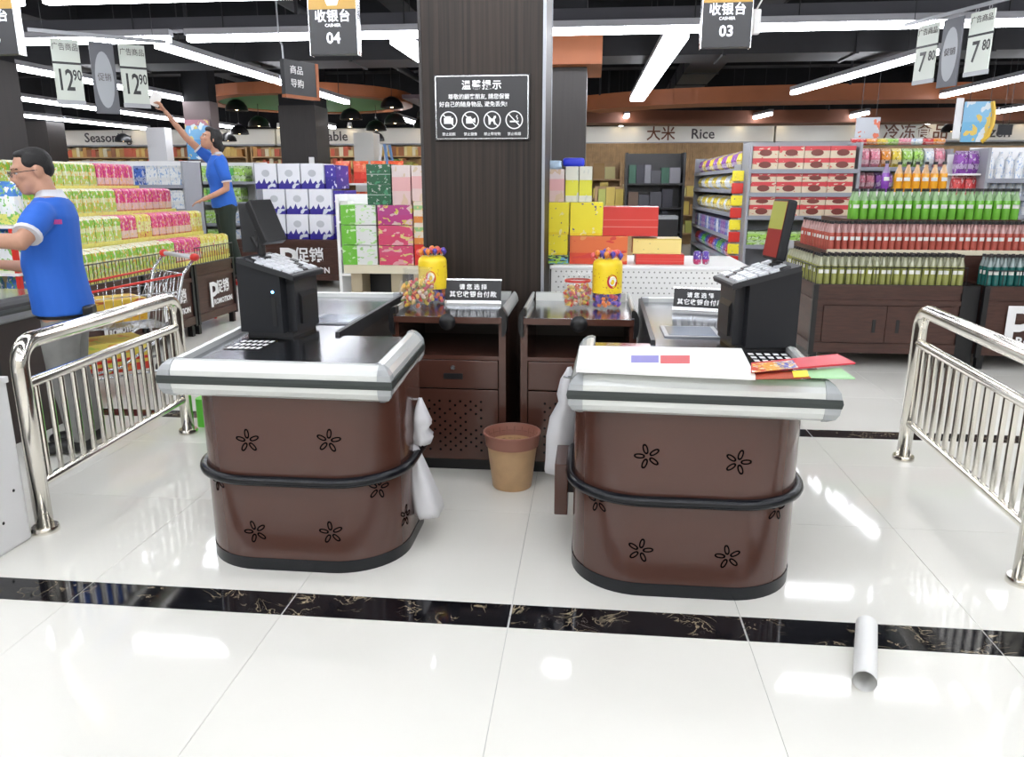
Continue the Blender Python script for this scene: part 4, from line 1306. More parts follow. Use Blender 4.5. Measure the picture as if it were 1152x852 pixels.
def pouch_mesh(name, d, w, h, m):
    b = B()
    prof = [(0.88, 0.0), (1, 0.03), (1, 0.80), (0.95, 0.90), (0.62, 0.97)]
    rings = []
    for s, t in prof:
        ring = [(-d / 2 * s, -w / 2 * (0.98 if t > 0.9 else 1), h * t), (d / 2 * s, -w / 2 * (0.98 if t > 0.9 else 1), h * t), (d / 2 * s, w / 2 * (0.98 if t > 0.9 else 1), h * t), (-d / 2 * s, w / 2 * (0.98 if t > 0.9 else 1), h * t)]
        rings.append([b.bm.verts.new(p) for p in ring])
    t2 = [b.bm.verts.new((0, -w / 2 * 0.97, h)), b.bm.verts.new((0, w / 2 * 0.97, h))]
    for a, c in zip(rings, rings[1:]):
        for k in range(4):
            b.bm.faces.new([a[k], a[(k + 1) % 4], c[(k + 1) % 4], c[k]])
    r = rings[-1]
    b.bm.faces.new(rings[0][::-1])
    b.bm.faces.new([r[1], r[2], t2[1], t2[0]]); b.bm.faces.new([r[3], r[0], t2[0], t2[1]])
    b.bm.faces.new([r[0], r[1], t2[0]]); b.bm.faces.new([r[2], r[3], t2[1]])
    return b.mesh(name, m)

def box_mesh(name, w, d, h, m, bev=0.0):
    return B().box(-w / 2, w / 2, -d / 2, d / 2, 0, h, bev=bev).mesh(name, m)

def bag_mesh(name, w, d, h, m):
    """crimped pillow bag standing upright"""
    b = B()
    rings = []
    for t, s in ((0, 0.25), (0.06, 0.35), (0.2, 0.85), (0.5, 1.0), (0.8, 0.8), (0.94, 0.3), (1, 0.12)):
        ww = w * (0.96 if 0.1 < t < 0.9 else 1.0)
        ring = []
        for k in range(8):
            a = 2 * PI * k / 8
            ring.append(b.bm.verts.new((ww / 2 * max(-1, min(1, 1.25 * math.cos(a))), d / 2 * s * math.sin(a), h * t)))
        rings.append(ring)
    for a, c in zip(rings, rings[1:]):
        for k in range(8):
            b.bm.faces.new([a[k], a[(k + 1) % 8], c[(k + 1) % 8], c[k]])
    b.bm.faces.new(rings[0][::-1]); b.bm.faces.new(rings[-1])
    return b.mesh(name, m)

def promo_logo(parent, M, s=1.0):
    text('P', 0.50 * s, M_letter, parent, M @ Matrix.Translation((-0.20 * s, -0.03 * s, 0)), bold=0.008 * s)
    text('促销', 0.20 * s, M_letter, parent, M @ Matrix.Translation((0.09 * s, 0.065 * s, 0)), bold=0.004 * s)
    text('ROMOTION', 0.105 * s, M_letter, parent, M @ Matrix.Translation((0.075 * s, -0.125 * s, 0)), bold=0.003 * s)

def plinth(x0, x1, y0, y1, h, label, logo=None, doors=False, rotlogo=0):
    """dark wooden promotion plinth: framed body on black feet"""
    r = root('promotion_plinth', ((x0 + x1) / 2, (y0 + y1) / 2, 0), label, 'display plinth')
    B().box(x0 + 0.012, x1 - 0.012, y0 + 0.012, y1 - 0.012, 0.12, h - 0.03).obj('body', M_wood_dark, r)
    for x in (x0 + 0.02, x1 - 0.07):
        for y in (y0 + 0.02, y1 - 0.07):
            B().box(x, x + 0.05, y, y + 0.05, 0, 0.12).obj('foot', M_black, r)
    B().box(x0, x1, y0, y1, h - 0.06, h).obj('top_board', M_wood_dark, r)
    for (a, b2, c, d) in ((x0 - 0.004, x1 + 0.004, y0 - 0.004, y0 + 0.02), (x0 - 0.004, x1 + 0.004, y1 - 0.02, y1 + 0.004)):
        B().box(a, b2, c, d, 0.12, 0.2).obj('lower_rail', M_wood_dark, r)
        B().box(a, b2, c, d, h - 0.16, h - 0.12).obj('upper_rail', M_wood_dark, r)
    for (a, c) in ((x0 - 0.004, x0 + 0.02), (x1 - 0.02, x1 + 0.004)):
        B().box(a, c, y0 - 0.004, y1 + 0.004, 0.12, 0.2).obj('lower_rail', M_wood_dark, r)
        B().box(a, c, y0 - 0.004, y1 + 0.004, h - 0.16, h - 0.12).obj('upper_rail', M_wood_dark, r)
    for x in (x0 - 0.006, x1 - 0.034):
        for y in (y0 - 0.006, y1 - 0.034):
            B().box(x, x + 0.04, y, y + 0.04, 0.10, h - 0.0).obj('corner_post', M_black, r)
    if doors:
        for k in range(2):
            a = x0 + 0.09 + k * (x1 - x0 - 0.18) / 2
            b2 = a + (x1 - x0 - 0.18) / 2 - 0.006
            dd = B().box(a, b2, y0 - 0.002, y0 + 0.015, 0.21, h - 0.17).obj('door', M_wood_dark, r)
            hx = b2 - 0.09 if k == 0 else a + 0.09
            B().box(hx - 0.014, hx + 0.014, y0 - 0.006, y0, h * 0.5 - 0.05, h * 0.5 + 0.06, bev=0.004).obj('finger_slot', M_black, dd)
    return r

# ------------------------------------------------------------ stepped drink display on the left
XR = -3.9
for k, (ya, yb, nm) in enumerate(((7.28, 8.14, 'rightmost'), (6.38, 7.24, 'middle'), (5.48, 6.34, 'leftmost'))):
    pl_ = plinth(-5.3, XR, ya, yb, 0.70, '%s dark wooden promotion plinth under the stepped drink packs' % nm)
    promo_logo(pl_, face_cam(XR + 0.006, (ya + yb) / 2 + 0.06, 0.37, PI / 2), 0.72)
steps = [(XR - 0.30, XR - 0.02, 0.73, 5.65, 8.10), (XR - 0.60, XR - 0.30, 0.97, 5.9, 8.12), (XR - 0.90, XR - 0.60, 1.205, 6.1, 8.14), (XR - 1.25, XR - 0.90, 1.445, 6.3, 7.98)]
r = root('stepped_riser', (XR - 0.6, 6.9, 0.70), 'yellow card stepped riser carrying four tiers of drink packs', 'display riser')
for i, (xa, xb, z, ya, yb) in enumerate(steps):
    B().box(xa, xb, ya, yb, 0.70 if i == 0 else 0.70, z).obj('step', M_tray_y, r)
    B().box(xb - 0.002, xb + 0.006, ya, yb, z - 0.012, z + 0.016).obj('tray_lip', M_tray_y, r)
pk = {'green': pouch_mesh('drink_pack', 0.115, 0.112, 0.229, GREENS), 'pink': pouch_mesh('drink_pack', 0.115, 0.112, 0.229, PINKS), 'yellow': pouch_mesh('drink_pack', 0.115, 0.112, 0.229, YELLOWS)}
tier_names = ['bottom', 'second', 'third', 'top']
def pack_colour(t, px):
    if t == 3:
        return 'green' if px < 106 else 'pink'
    if t == 2:
        return 'green' if px < 128 else 'pink'
    if t == 1:
        return 'green' if px < 130 else 'pink' if px < 146 else 'yellow' if px < 163 else 'pink' if px < 212 else 'yellow'
    return 'green' if px < 190 else 'pink' if px < 220 else 'yellow'
for t, (xa, xb, z, ya, yb) in enumerate(steps):
    y = ya + 0.06
    n = 0
    while y < yb - 0.03:
        px, _ = project((xb - 0.045, y, z + 0.1))
        c = pack_colour(t, px)
        o = put('drink_pack', pk[c], None, (xb - 0.065, y, z + 0.001), (0, 0, rnd.uniform(-0.04, 0.04)))
        tag(o, '%s %s drink pack from the left on the %s tier of the stepped display' % (nth(n), c, tier_names[t]), 'drink pack', 'drink packs on the stepped display')
        o = put('drink_pack', pk[c], None, (xb - 0.19, y, z + 0.001), (0, 0, rnd.uniform(-0.04, 0.04)))
        tag(o, '%s %s drink pack from the left in the back row of the %s tier' % (nth(n), c, tier_names[t]), 'drink pack', 'drink packs on the stepped display')
        y += 0.124
        n += 1
def wire_guard(pts, h0, h1, label, step=0.05):
    r = root('wire_guard', pts[0] , label, 'wire guard')
    P = [Vector(p) for p in pts]
    for z in (h0, h0 + (h1 - h0) * 0.95):
        B().tube([p + Vector((0, 0, z)) for p in P], 0.005, 6).obj('rail_wire', M_black, r)
    for a, b2 in zip(P, P[1:]):
        n = max(1, int((b2 - a).length / step))
        for k in range(n + 1):
            q = a.lerp(b2, k / n)
            B().cyl(q + Vector((0, 0, h0)), q + Vector((0, 0, h1 * 0.95 + h0 * 0.05)), 0.003, n=5).obj('upright_wire', M_black, r)
wire_guard([(XR + 0.012, 5.6, 0.70), (XR + 0.012, 7.1, 0.70)], 0.0, 0.17, 'black wire guard in front of the lowest green packs')
wire_guard([(XR + 0.012, 7.3, 0.70), (XR + 0.012, 8.12, 0.70)], 0.0, 0.17, 'black wire guard above the rightmost promotion plinth')

# bright packets at the left edge behind the man
M_bagA = pack('blue_white_snack_bag', [(0, (0.75, 0.75, 0.2)), (0.25, (0.75, 0.78, 0.8)), (0.65, (0.06, 0.22, 0.62))], (0.8, 0.8, 0.75), (0.2, 0.5, 0.12), 5, 0.58)
bagA = bag_mesh('snack_bag', 0.22, 0.12, 0.30, M_bagA)
r = root('wire_shelf_rack', (-4.75, 5.25, 0), 'low display rack of snack bags at the left edge behind the man', 'rack')
for z in (0.53, 0.86, 1.19):
    B().box(-5.5, -4.0, 5.05, 5.40, z - 0.02, z).obj('shelf', M_white, r)
for x in (-5.48, -4.02):
    for y in (5.07, 5.38):
        B().box(x - 0.015, x + 0.015, y - 0.015, y + 0.015, 0, 1.19).obj('post', M_red, r)
for s, z in enumerate((0.53, 0.86, 1.19)):
    for k in range(6):
        o = put('snack_bag', bagA, None, (-5.36 + k * 0.245, 5.22, z + 0.001), (0, 0, rnd.uniform(-0.2, 0.2)))
        tag(o, '%s blue and white snack bag from the left on the %s shelf behind the man' % (nth(k), ('bottom', 'middle', 'top')[s]), 'snack bag', 'snack bags behind the man')

# ------------------------------------------------------------ bottle display on the right
M_capm = mat('black_bottle_cap', (0.02, 0.02, 0.022), 0.3)
M_lab = mat('white_bottle_label', (0.70, 0.70, 0.66), 0.5)
def bottle_proto(col, colname, r=0.0265, h=0.245):
    glass = mat(colname + '_drink_glass', col, 0.12, spec=0.7)
    neck = mat(colname + '_pale_neck', tuple(0.55 * c + 0.20 for c in col), 0.12, spec=0.7)
    s = h / 0.245
    body = B().lathe([(0, 0), (r * 0.94, 0), (r, 0.006), (r, 0.135 * s), (r * 0.92, 0.150 * s)], 10).lathe([(0, 0.150 * s), (r * 0.92, 0.150 * s)], 10).mesh('drink_bottle', glass, 40)
    o = bpy.data.objects.new('drink_bottle', body)
    COL.objects.link(o)
    B().lathe([(r * 0.92, 0.150 * s), (r * 0.55, 0.190 * s), (r * 0.42, 0.205 * s), (r * 0.42, 0.226 * s)], 10).obj('neck', neck, o, smooth=True)
    B().lathe([(0, 0.245 * s), (r * 0.50, 0.245 * s), (r * 0.52, 0.222 * s), (0, 0.222 * s)], 8).obj('cap', M_capm, o, smooth=40)
    lb = B()
    vs = [[lb.bm.verts.new(((r + 0.0008) * math.cos(a), (r + 0.0008) * math.sin(a), z * s)) for a in (-PI / 2 - 0.75, -PI / 2 - 0.3, -PI / 2 + 0.3, -PI / 2 + 0.75)] for z in (0.088, 0.118)]
    for k in range(3):
        lb.bm.faces.new([vs[0][k], vs[0][k + 1], vs[1][k + 1], vs[1][k]])
    lb.obj('label', M_lab, o, smooth=True)
    return o
used_b = {}
protos = {}
for nm, c, rr_, hh in (('yellow', (0.30, 0.31, 0.09), 0.0255, 0.245), ('teal', (0.015, 0.12, 0.11), 0.0255, 0.245), ('red', (0.46, 0.10, 0.075), 0.0255, 0.245), ('green', (0.16, 0.46, 0.05), 0.034, 0.26), ('orange', (0.80, 0.36, 0.02), 0.036, 0.26), ('purple', (0.22, 0.05, 0.40), 0.034, 0.27)):
    protos[nm] = bottle_proto(c, nm, rr_, hh)
def bottle(nm, x, y, z, label):
    if nm not in used_b:
        o = protos[nm]; used_b[nm] = 1
        o.location = (x, y, z)
    else:
        o = dup(protos[nm], (x, y, z), rnd.uniform(-0.5, 0.3))
    tag(o, label, 'bottle', '%s bottles of the right display' % nm)

GY = 6.47
pA = plinth(1.82, 3.00, GY, 8.1, 0.68, 'dark wooden display cupboard with two doors under the yellow bottles', doors=True)
promo_logo(pA, face_cam(1.80, 7.35, 0.36, -PI / 2), 0.85)
pB = plinth(3.14, 4.5, GY, 8.1, 0.68, 'dark wooden promotion plinth under the teal bottles at the right edge')
promo_logo(pB, face_cam(3.63, GY - 0.008, 0.36), 1.0)
B().box(3.012, 3.128, GY + 0.05, 8.0, 0, 0.675).thing('filler_post', M_black, 'black filler post between the two bottle plinths', 'post')
r = root('bottle_riser', (3.1, 7.3, 0.68), 'dark stepped riser carrying the red and green bottle tiers', 'display riser')
B().box(1.98, 4.4, 6.80, 8.05, 0.681, 0.925).obj('step', M_wood_dark, r)
B().box(1.98, 4.4, 6.78, 6.802, 0.90, 0.94).obj('step_lip', M_cream, r)
B().box(2.25, 3.66, 7.12, 8.0, 0.925, 1.175).obj('step', M_wood_dark, r)
B().box(2.55, 3.2, 7.36, 7.9, 1.175, 1.405).obj('step', M_white, r)
sp = 0.0545
rown = ['front', 'second', 'third', 'fourth']
for j in range(4):
    for i in range(21):
        x = 1.86 + i * sp + 0.005
        bottle('yellow', x, GY + 0.052 + j * 0.058, 0.681, '%s yellow drink bottle from the left in the %s row over the cupboard doors' % (nth(i), rown[j]))
for i in range(10):
    bottle('yellow', 1.865, GY + 0.34 + i * 0.08, 0.681, '%s yellow drink bottle back along the left side of the cupboard' % nth(i))
for j in range(3):
    for i in range(8):
        bottle('teal', 3.17 + i * 0.056, GY + 0.052 + j * 0.058, 0.681, '%s teal drink bottle from the left in the %s row at the right edge' % (nth(i), rown[j]))
for j in range(3):
    for i in range(31):
        bottle('red', 2.02 + i * 0.0545, 6.835 + j * 0.06, 0.926, '%s red drink bottle from the left in the %s row of the middle tier' % (nth(i), rown[j]))
for i in range(9):
    bottle('red', 2.02, 7.04 + i * 0.085, 0.926, '%s red drink bottle back along the left side of the middle tier' % nth(i))
for j in range(2):
    for i in range(19):
        bottle('green', 2.29 + i * 0.0735, 7.16 + j * 0.075, 1.176, '%s green drink bottle from the left in the %s row of the upper tier' % (nth(i), rown[j]))
for i in range(6):
    bottle('orange', 2.72 + i * 0.076, 7.42, 1.406, '%s orange drink bottle from the left on top of the bottle display' % nth(i))
bottle('purple', 2.61, 7.42, 1.406, 'single purple drink bottle left of the orange bottles on top')
wire_guard([(1.825, GY + 0.8, 0.68), (1.825, GY + 0.012, 0.68), (2.99, GY + 0.012, 0.68)], 0.0, 0.15, 'black wire guard in front of the yellow bottles', 0.11)
wire_guard([(3.145, GY + 0.012, 0.68), (4.45, GY + 0.012, 0.68)], 0.0, 0.13, 'black wire guard in front of the teal bottles', 0.11)

# ------------------------------------------------------------ stacked cartons
def carton(px0, px1, Y, dep, z0, z1, m, name, label, cat='box', group=None, rz=0.0):
    x0, x1 = px_x(px0, Y), px_x(px1, Y)
    o = B().box(-(x1 - x0) / 2, (x1 - x0) / 2, -dep / 2, dep / 2, 0, z1 - z0, bev=0.003).obj(name, m)
    o.location = ((x0 + x1) / 2, Y + dep / 2, z0)
    o.rotation_euler = (0, 0, rz)
    return tag(o, label, cat, group)

# white and blue milk cartons
M_milk = pack('milk_carton_print', [(0, (0.03, 0.02, 0.26)), (0.22, (0.74, 0.75, 0.80))], (0.60, 0.64, 0.70), None, 2.2, 0.66)
M_milk_side = pack('milk_tray_print', [(0, (0.03, 0.02, 0.24)), (0.5, (0.05, 0.03, 0.30))], (0.6, 0.6, 0.75), None, 4, 0.62)
CYy = 10.9
M_peaks = mat('purple_peak_print', (0.04, 0.03, 0.26), 0.5)
M_emblem = mat('grey_emblem_print', (0.48, 0.50, 0.54), 0.5)
cp = plinth(px_x(262, CYy), px_x(386, CYy), CYy, 12.2, 0.70, 'dark wooden promotion plinth under the white milk cartons')
promo_logo(cp, face_cam(px_x(338, CYy), CYy - 0.008, 0.40), 1.1)
promo_logo(cp, face_cam(px_x(386, CYy) + 0.008, CYy + 0.7, 0.36, PI / 2), 1.0)
h = 0.355
for lev, (p0, n) in enumerate(((271, 4), (297.5, 3), (289.5, 3))):
    for i in range(n):
        a = px_x(p0 + i * 25.7, CYy + 0.1)
        w = 0.325
        o = B().box(0, w, 0, 0.5, 0, h, bev=0.004).obj('milk_carton', M_milk)
        o.location = (a, CYy + 0.1 + 0.02 * lev, 0.701 + lev * (h + 0.001))
        zz = B()
        for q in range(4):
            xq = w * (0.06 + 0.24 * q)
            hq = (0.05, 0.075, 0.04, 0.06)[q]
            zz.prism([(xq, 0), (xq + w * 0.2, 0), (xq + w * 0.12, hq)], 0, 0.002, M=Matrix.Translation((a, CYy + 0.1 + 0.02 * lev, 0.701 + lev * (h + 0.001) + 0.076)) @ Matrix.Rotation(PI / 2, 4, 'X'))
        zz.obj('purple_peaks', M_peaks, o)
        g_ = B()
        gv = [g_.bm.verts.new((a + w * 0.5 + 0.06 * math.cos(2 * PI * t / 12), CYy + 0.0985 + 0.02 * lev, 0.701 + lev * (h + 0.001) + 0.22 + 0.05 * math.sin(2 * PI * t / 12))) for t in range(12)]
        g_.bm.faces.new(gv)
        g_.obj('grey_emblem', M_emblem, o)
        tag(o, '%s white and blue milk carton from the left in the %s layer' % (nth(i), ('bottom', 'middle', 'top')[lev]), 'carton', 'stacked milk cartons')
    xe = a + w + 0.01
    o = B().box(0, 0.16, 0, 0.6, 0, h - 0.02, bev=0.004).obj('milk_tray', M_milk_side)
    o.location = (xe, CYy + 0.2, 0.701 + lev * (h + 0.001))
    tag(o, 'dark blue milk tray at the right end of the %s layer' % ('bottom', 'middle', 'top')[lev], 'carton', 'blue milk trays')

# green and pink gift cartons on a pale pallet table
DY = 8.0
r = root('pallet_table', (-2.17, 8.3, 0), 'pale wooden pallet table under the pink and green gift cartons', 'table')
B().box(px_x(386, DY), px_x(478, DY), DY - 0.05, DY + 0.75, 0.56, 0.645).obj('top', M_cream, r)
for x in (px_x(398, DY), px_x(444, DY), px_x(470, DY)):
    B().box(x - 0.06, x + 0.06, DY, DY + 0.7, 0.0, 0.56).obj('support', mat('pale_timber', (0.45, 0.38, 0.26), 0.6), r)
B().box(px_x(386, DY) , px_x(478, DY), DY + 0.3, DY + 0.34, 0.02, 0.55).obj('back_board', M_black, r)
M_gw = pack('green_white_carton', [(0, (0.16, 0.50, 0.05)), (0.42, (0.70, 0.72, 0.70))], (0.55, 0.75, 0.45), (0.3, 0.55, 0.2), 3.4, 0.62, axis='X')
M_pk = pack('pink_fruit_carton', [(0, (0.62, 0.06, 0.14)), (0.5, (0.60, 0.07, 0.16))], (0.70, 0.35, 0.38), (0.65, 0.55, 0.2), 3.0, 0.60)
M_mg = pack('magenta_fruit_carton', [(0, (0.45, 0.04, 0.20)), (0.5, (0.42, 0.05, 0.22))], (0.65, 0.45, 0.45), (0.6, 0.5, 0.1), 3.0, 0.60)
M_dg = pack('dark_green_carton', [(0, (0.01, 0.10, 0.04)), (0.48, (0.30, 0.40, 0.34)), (0.52, (0.01, 0.10, 0.04))], (0.05, 0.25, 0.12), (0.4, 0.45, 0.4), 4, 0.63)
M_fp = pack('pale_pink_carton', [(0, (0.70, 0.52, 0.50)), (0.35, (0.72, 0.40, 0.40)), (0.7, (0.72, 0.62, 0.60))], (0.65, 0.5, 0.35), None, 2.5, 0.62)
hh = 0.202
for k in range(3):
    carton(383.5, 423, DY, 0.45, 0.646 + k * (hh + 0.006), 0.646 + k * (hh + 0.006) + hh, M_gw, 'gift_carton', '%s green and white gift carton from the bottom on the pallet table' % nth(k), group='green gift cartons')
    carton(425, 464, DY, 0.45, 0.646 + k * (hh + 0.006), 0.646 + k * (hh + 0.006) + hh, M_mg if k == 2 else M_pk, 'gift_carton', ('magenta fruit gift carton on top of the pink ones', 'lowest pink fruit gift carton on the pallet table', 'middle pink fruit gift carton on the pallet table')[(k + 1) % 3], group='pink gift cartons')
zt2 = 0.646 + 3 * (hh + 0.006) - 0.005
for k in range(2):
    carton(414.5, 441, DY + 0.02, 0.4, zt2 + k * 0.206, zt2 + k * 0.206 + 0.205, M_dg, 'green_carton', '%s dark green carton standing on the gift cartons' % ('lower', 'upper')[k], group='dark green cartons')
carton(442.5, 463, DY + 0.03, 0.4, zt2, zt2 + 0.40, M_fp, 'tall_carton', 'tall pale pink carton beside the dark green ones')
M_og = pack('orange_white_carton', [(0, (0.7, 0.25, 0.05)), (0.3, (0.7, 0.6, 0.5)), (0.6, (0.3, 0.5, 0.2)), (0.8, (0.7, 0.6, 0.5))], (0.75, 0.5, 0.2), None, 4, 0.6)
for k in range(3):
    carton(465.5, 482, DY, 0.4, 0.646 + k * 0.22, 0.646 + k * 0.22 + 0.218, (M_red, M_og, M_og)[k], 'narrow_carton', ('red narrow carton beside the wooden pillar, lowest', 'orange narrow carton beside the wooden pillar, middle', 'orange narrow carton beside the wooden pillar, topmost')[k])
carton(464.5, 482, DY + 0.02, 0.4, 0.646 + 0.66, 1.66, M_fp, 'tall_carton', 'tall pale pink carton half hidden by the wooden pillar')
# white boxes on the floor under it
M_wb = mat('white_box_board', (0.74, 0.74, 0.72), 0.5)
carton(388, 428, 7.2, 0.5, 0.0, 0.40, M_wb, 'white_box', 'left white box on the floor in front of the pallet table', group='white boxes before the pallet table')
carton(430, 472, 7.2, 0.5, 0.0, 0.40, M_wb, 'white_box', 'right white box on the floor in front of the pallet table', group='white boxes before the pallet table')

# cartons on the pegboard table right of the pillar
EY = 5.05
zb = 0.966
M_ye = pack('yellow_carton_print', [(0, (0.78, 0.60, 0.02)), (0.08, (0.82, 0.70, 0.03))], (0.80, 0.72, 0.30), (0.12, 0.10, 0.22), 4, 0.68)
M_gb = pack('green_black_carton', [(0, (0.35, 0.62, 0.05)), (0.3, (0.03, 0.05, 0.05))], (0.15, 0.4, 0.6), (0.4, 0.65, 0.1), 4, 0.58)
M_or = pack('orange_red_carton', [(0, (0.65, 0.07, 0.03)), (0.4, (0.70, 0.16, 0.05))], (0.72, 0.30, 0.10), (0.6, 0.05, 0.04), 2.2, 0.6)
M_rd = pack('plain_red_carton', [(0, (0.60, 0.04, 0.03)), (0.30, (0.66, 0.20, 0.16)), (0.33, (0.60, 0.04, 0.03)), (0.55, (0.66, 0.18, 0.14)), (0.57, (0.60, 0.04, 0.03))], None, None)
M_yf = pack('pale_yellow_carton', [(0, (0.78, 0.62, 0.22)), (0.9, (0.6, 0.45, 0.1))], (0.80, 0.66, 0.28), (0.2, 0.18, 0.1), 4, 0.7)
M_wy = pack('white_yellow_carton', [(0, (0.70, 0.70, 0.62)), (0.18, (0.72, 0.70, 0.05)), (0.62, (0.70, 0.70, 0.60))], (0.60, 0.62, 0.55), None, 3, 0.66)
zl = lambda py: px_z(py, EY, 680)
carton(609, 640, EY, 0.30, zb, zl(288), M_gb, 'flat_carton', 'flat green and black carton beside the pillar on the white table')
carton(611, 639, EY + 0.02, 0.28, zl(288) + .001, zl(265), M_ye, 'yellow_carton', 'lower bright yellow carton beside the wooden pillar', group='bright yellow cartons')
carton(611.5, 640, EY + 0.02, 0.28, zl(265) + .001, zl(228), M_ye, 'yellow_carton', 'upper bright yellow carton beside the wooden pillar', group='bright yellow cartons')
carton(641.5, 707, EY, 0.32, zb, zl(266), M_or, 'orange_carton', 'wide orange red carton in front on the white table')
carton(641.5, 678, EY + 0.03, 0.25, zl(266) + .001, zl(228), M_ye, 'yellow_carton', 'bright yellow carton left behind the long red box', group='bright yellow cartons')
o = carton(680, 742, EY + 0.02, 0.26, zl(266) + .001, zl(233), M_rd, 'red_box', 'long red gift box overhanging the orange carton', rz=math.radians(-4))
carton(717, 772, EY + 0.02, 0.22, zb, zl(286), M_rd, 'red_box', 'flat red gift box under the pale yellow one')
carton(713, 768, EY + 0.03, 0.20, zl(286) + .001, zl(268.5), M_yf, 'yellow_box', 'flat pale yellow box right of the orange carton')
carton(614, 634, EY + 0.06, 0.18, zl(228) + .001, zl(190), M_fp, 'tall_carton', 'tall pale pink carton above the yellow ones')
carton(635.5, 650, EY + 0.06, 0.16, zl(228) + .001, zl(187), M_wy, 'white_yellow_carton', 'left white and yellow carton on the yellow ones', group='white yellow cartons')
carton(650.7, 665, EY + 0.06, 0.16, zl(228) + .001, zl(187), M_wy, 'white_yellow_carton', 'right white and yellow carton on the yellow ones', group='white yellow cartons')
M_blue = mat('bright_blue_wrap', (0.02, 0.04, 0.65), 0.35)
M_pb = mat('pale_blue_wrap', (0.45, 0.60, 0.75), 0.35, noise=0.2, nscale=25)
def soft_pack(px0, px1, Y, dep, z0, z1, m, name, label):
    x0, x1 = px_x(px0, Y), px_x(px1, Y)
    b = B().box(x0, x1, Y, Y + dep, z0, z1, bev=min(0.02, (z1 - z0) * 0.3))
    return b.thing(name, m, label, 'packet', smooth=True)
soft_pack(632, 656, EY + 0.07, 0.14, zl(187) + .001, zl(177), M_blue, 'tissue_pack', 'bright blue wrapped packet on top of the white yellow cartons')
soft_pack(614, 631, EY + 0.07, 0.14, zl(190) + .001, zl(180), M_pb, 'tissue_pack', 'pale blue wrapped packet on top of the pink carton')
M_pv = pack('purple_packet', [(0, (0.5, 0.05, 0.15)), (0.4, (0.10, 0.05, 0.35))], (0.5, 0.5, 0.6), None, 4, 0.6)
soft_pack(783, 792, 4.86, 0.06, 0.986, 1.07, M_pv, 'sweet_packet', 'left small purple packet on the edge of the white table')
soft_pack(793, 801, 4.86, 0.06, 0.986, 1.07, M_pv, 'sweet_packet', 'right small purple packet on the edge of the white table')

# ------------------------------------------------------------ shelving
M_shelf = mat('grey_shelf_metal', (0.30, 0.31, 0.34), 0.4)
M_pricerail = mat('grey_price_rail', (0.26, 0.27, 0.31), 0.4)
GP = {}
palette = {
 'red': (0.60, 0.05, 0.05), 'yellow': (0.75, 0.58, 0.06), 'blue': (0.06, 0.14, 0.50), 'green': (0.10, 0.42, 0.08), 'white': (0.70, 0.72, 0.74),
 'purple': (0.26, 0.07, 0.38), 'orange': (0.75, 0.28, 0.04), 'pink': (0.70, 0.25, 0.32), 'lime': (0.35, 0.60, 0.12), 'brown': (0.22, 0.10, 0.05)}
def goods_mesh(kind, col, w, d, h):
    key = (kind, col, round(w, 3), round(d, 3), round(h, 3))
    if key not in GP:
        c = palette[col]
        m = pack('print_%s_%s' % (kind, col), [(0, c), (0.2, tuple(0.5 * a + 0.3 for a in c)), (0.42, c), (0.85, tuple(0.6 * a + 0.2 for a in c))], tuple(0.4 * a + 0.45 for a in c), (0.30, 0.42, 0.62) if col == 'white' else tuple(a * 0.4 for a in c), 4, 0.6)
        GP[key] = {'box': box_mesh, 'bag': bag_mesh}[kind](kind, w, d, h, m) if kind in ('box', 'bag') else B().lathe([(0, 0), (w / 2, 0), (w / 2, h * 0.7), (w * 0.2, h * 0.85), (w * 0.2, h), (0, h)], 8).mesh(kind, m, 40)
    return GP[key]

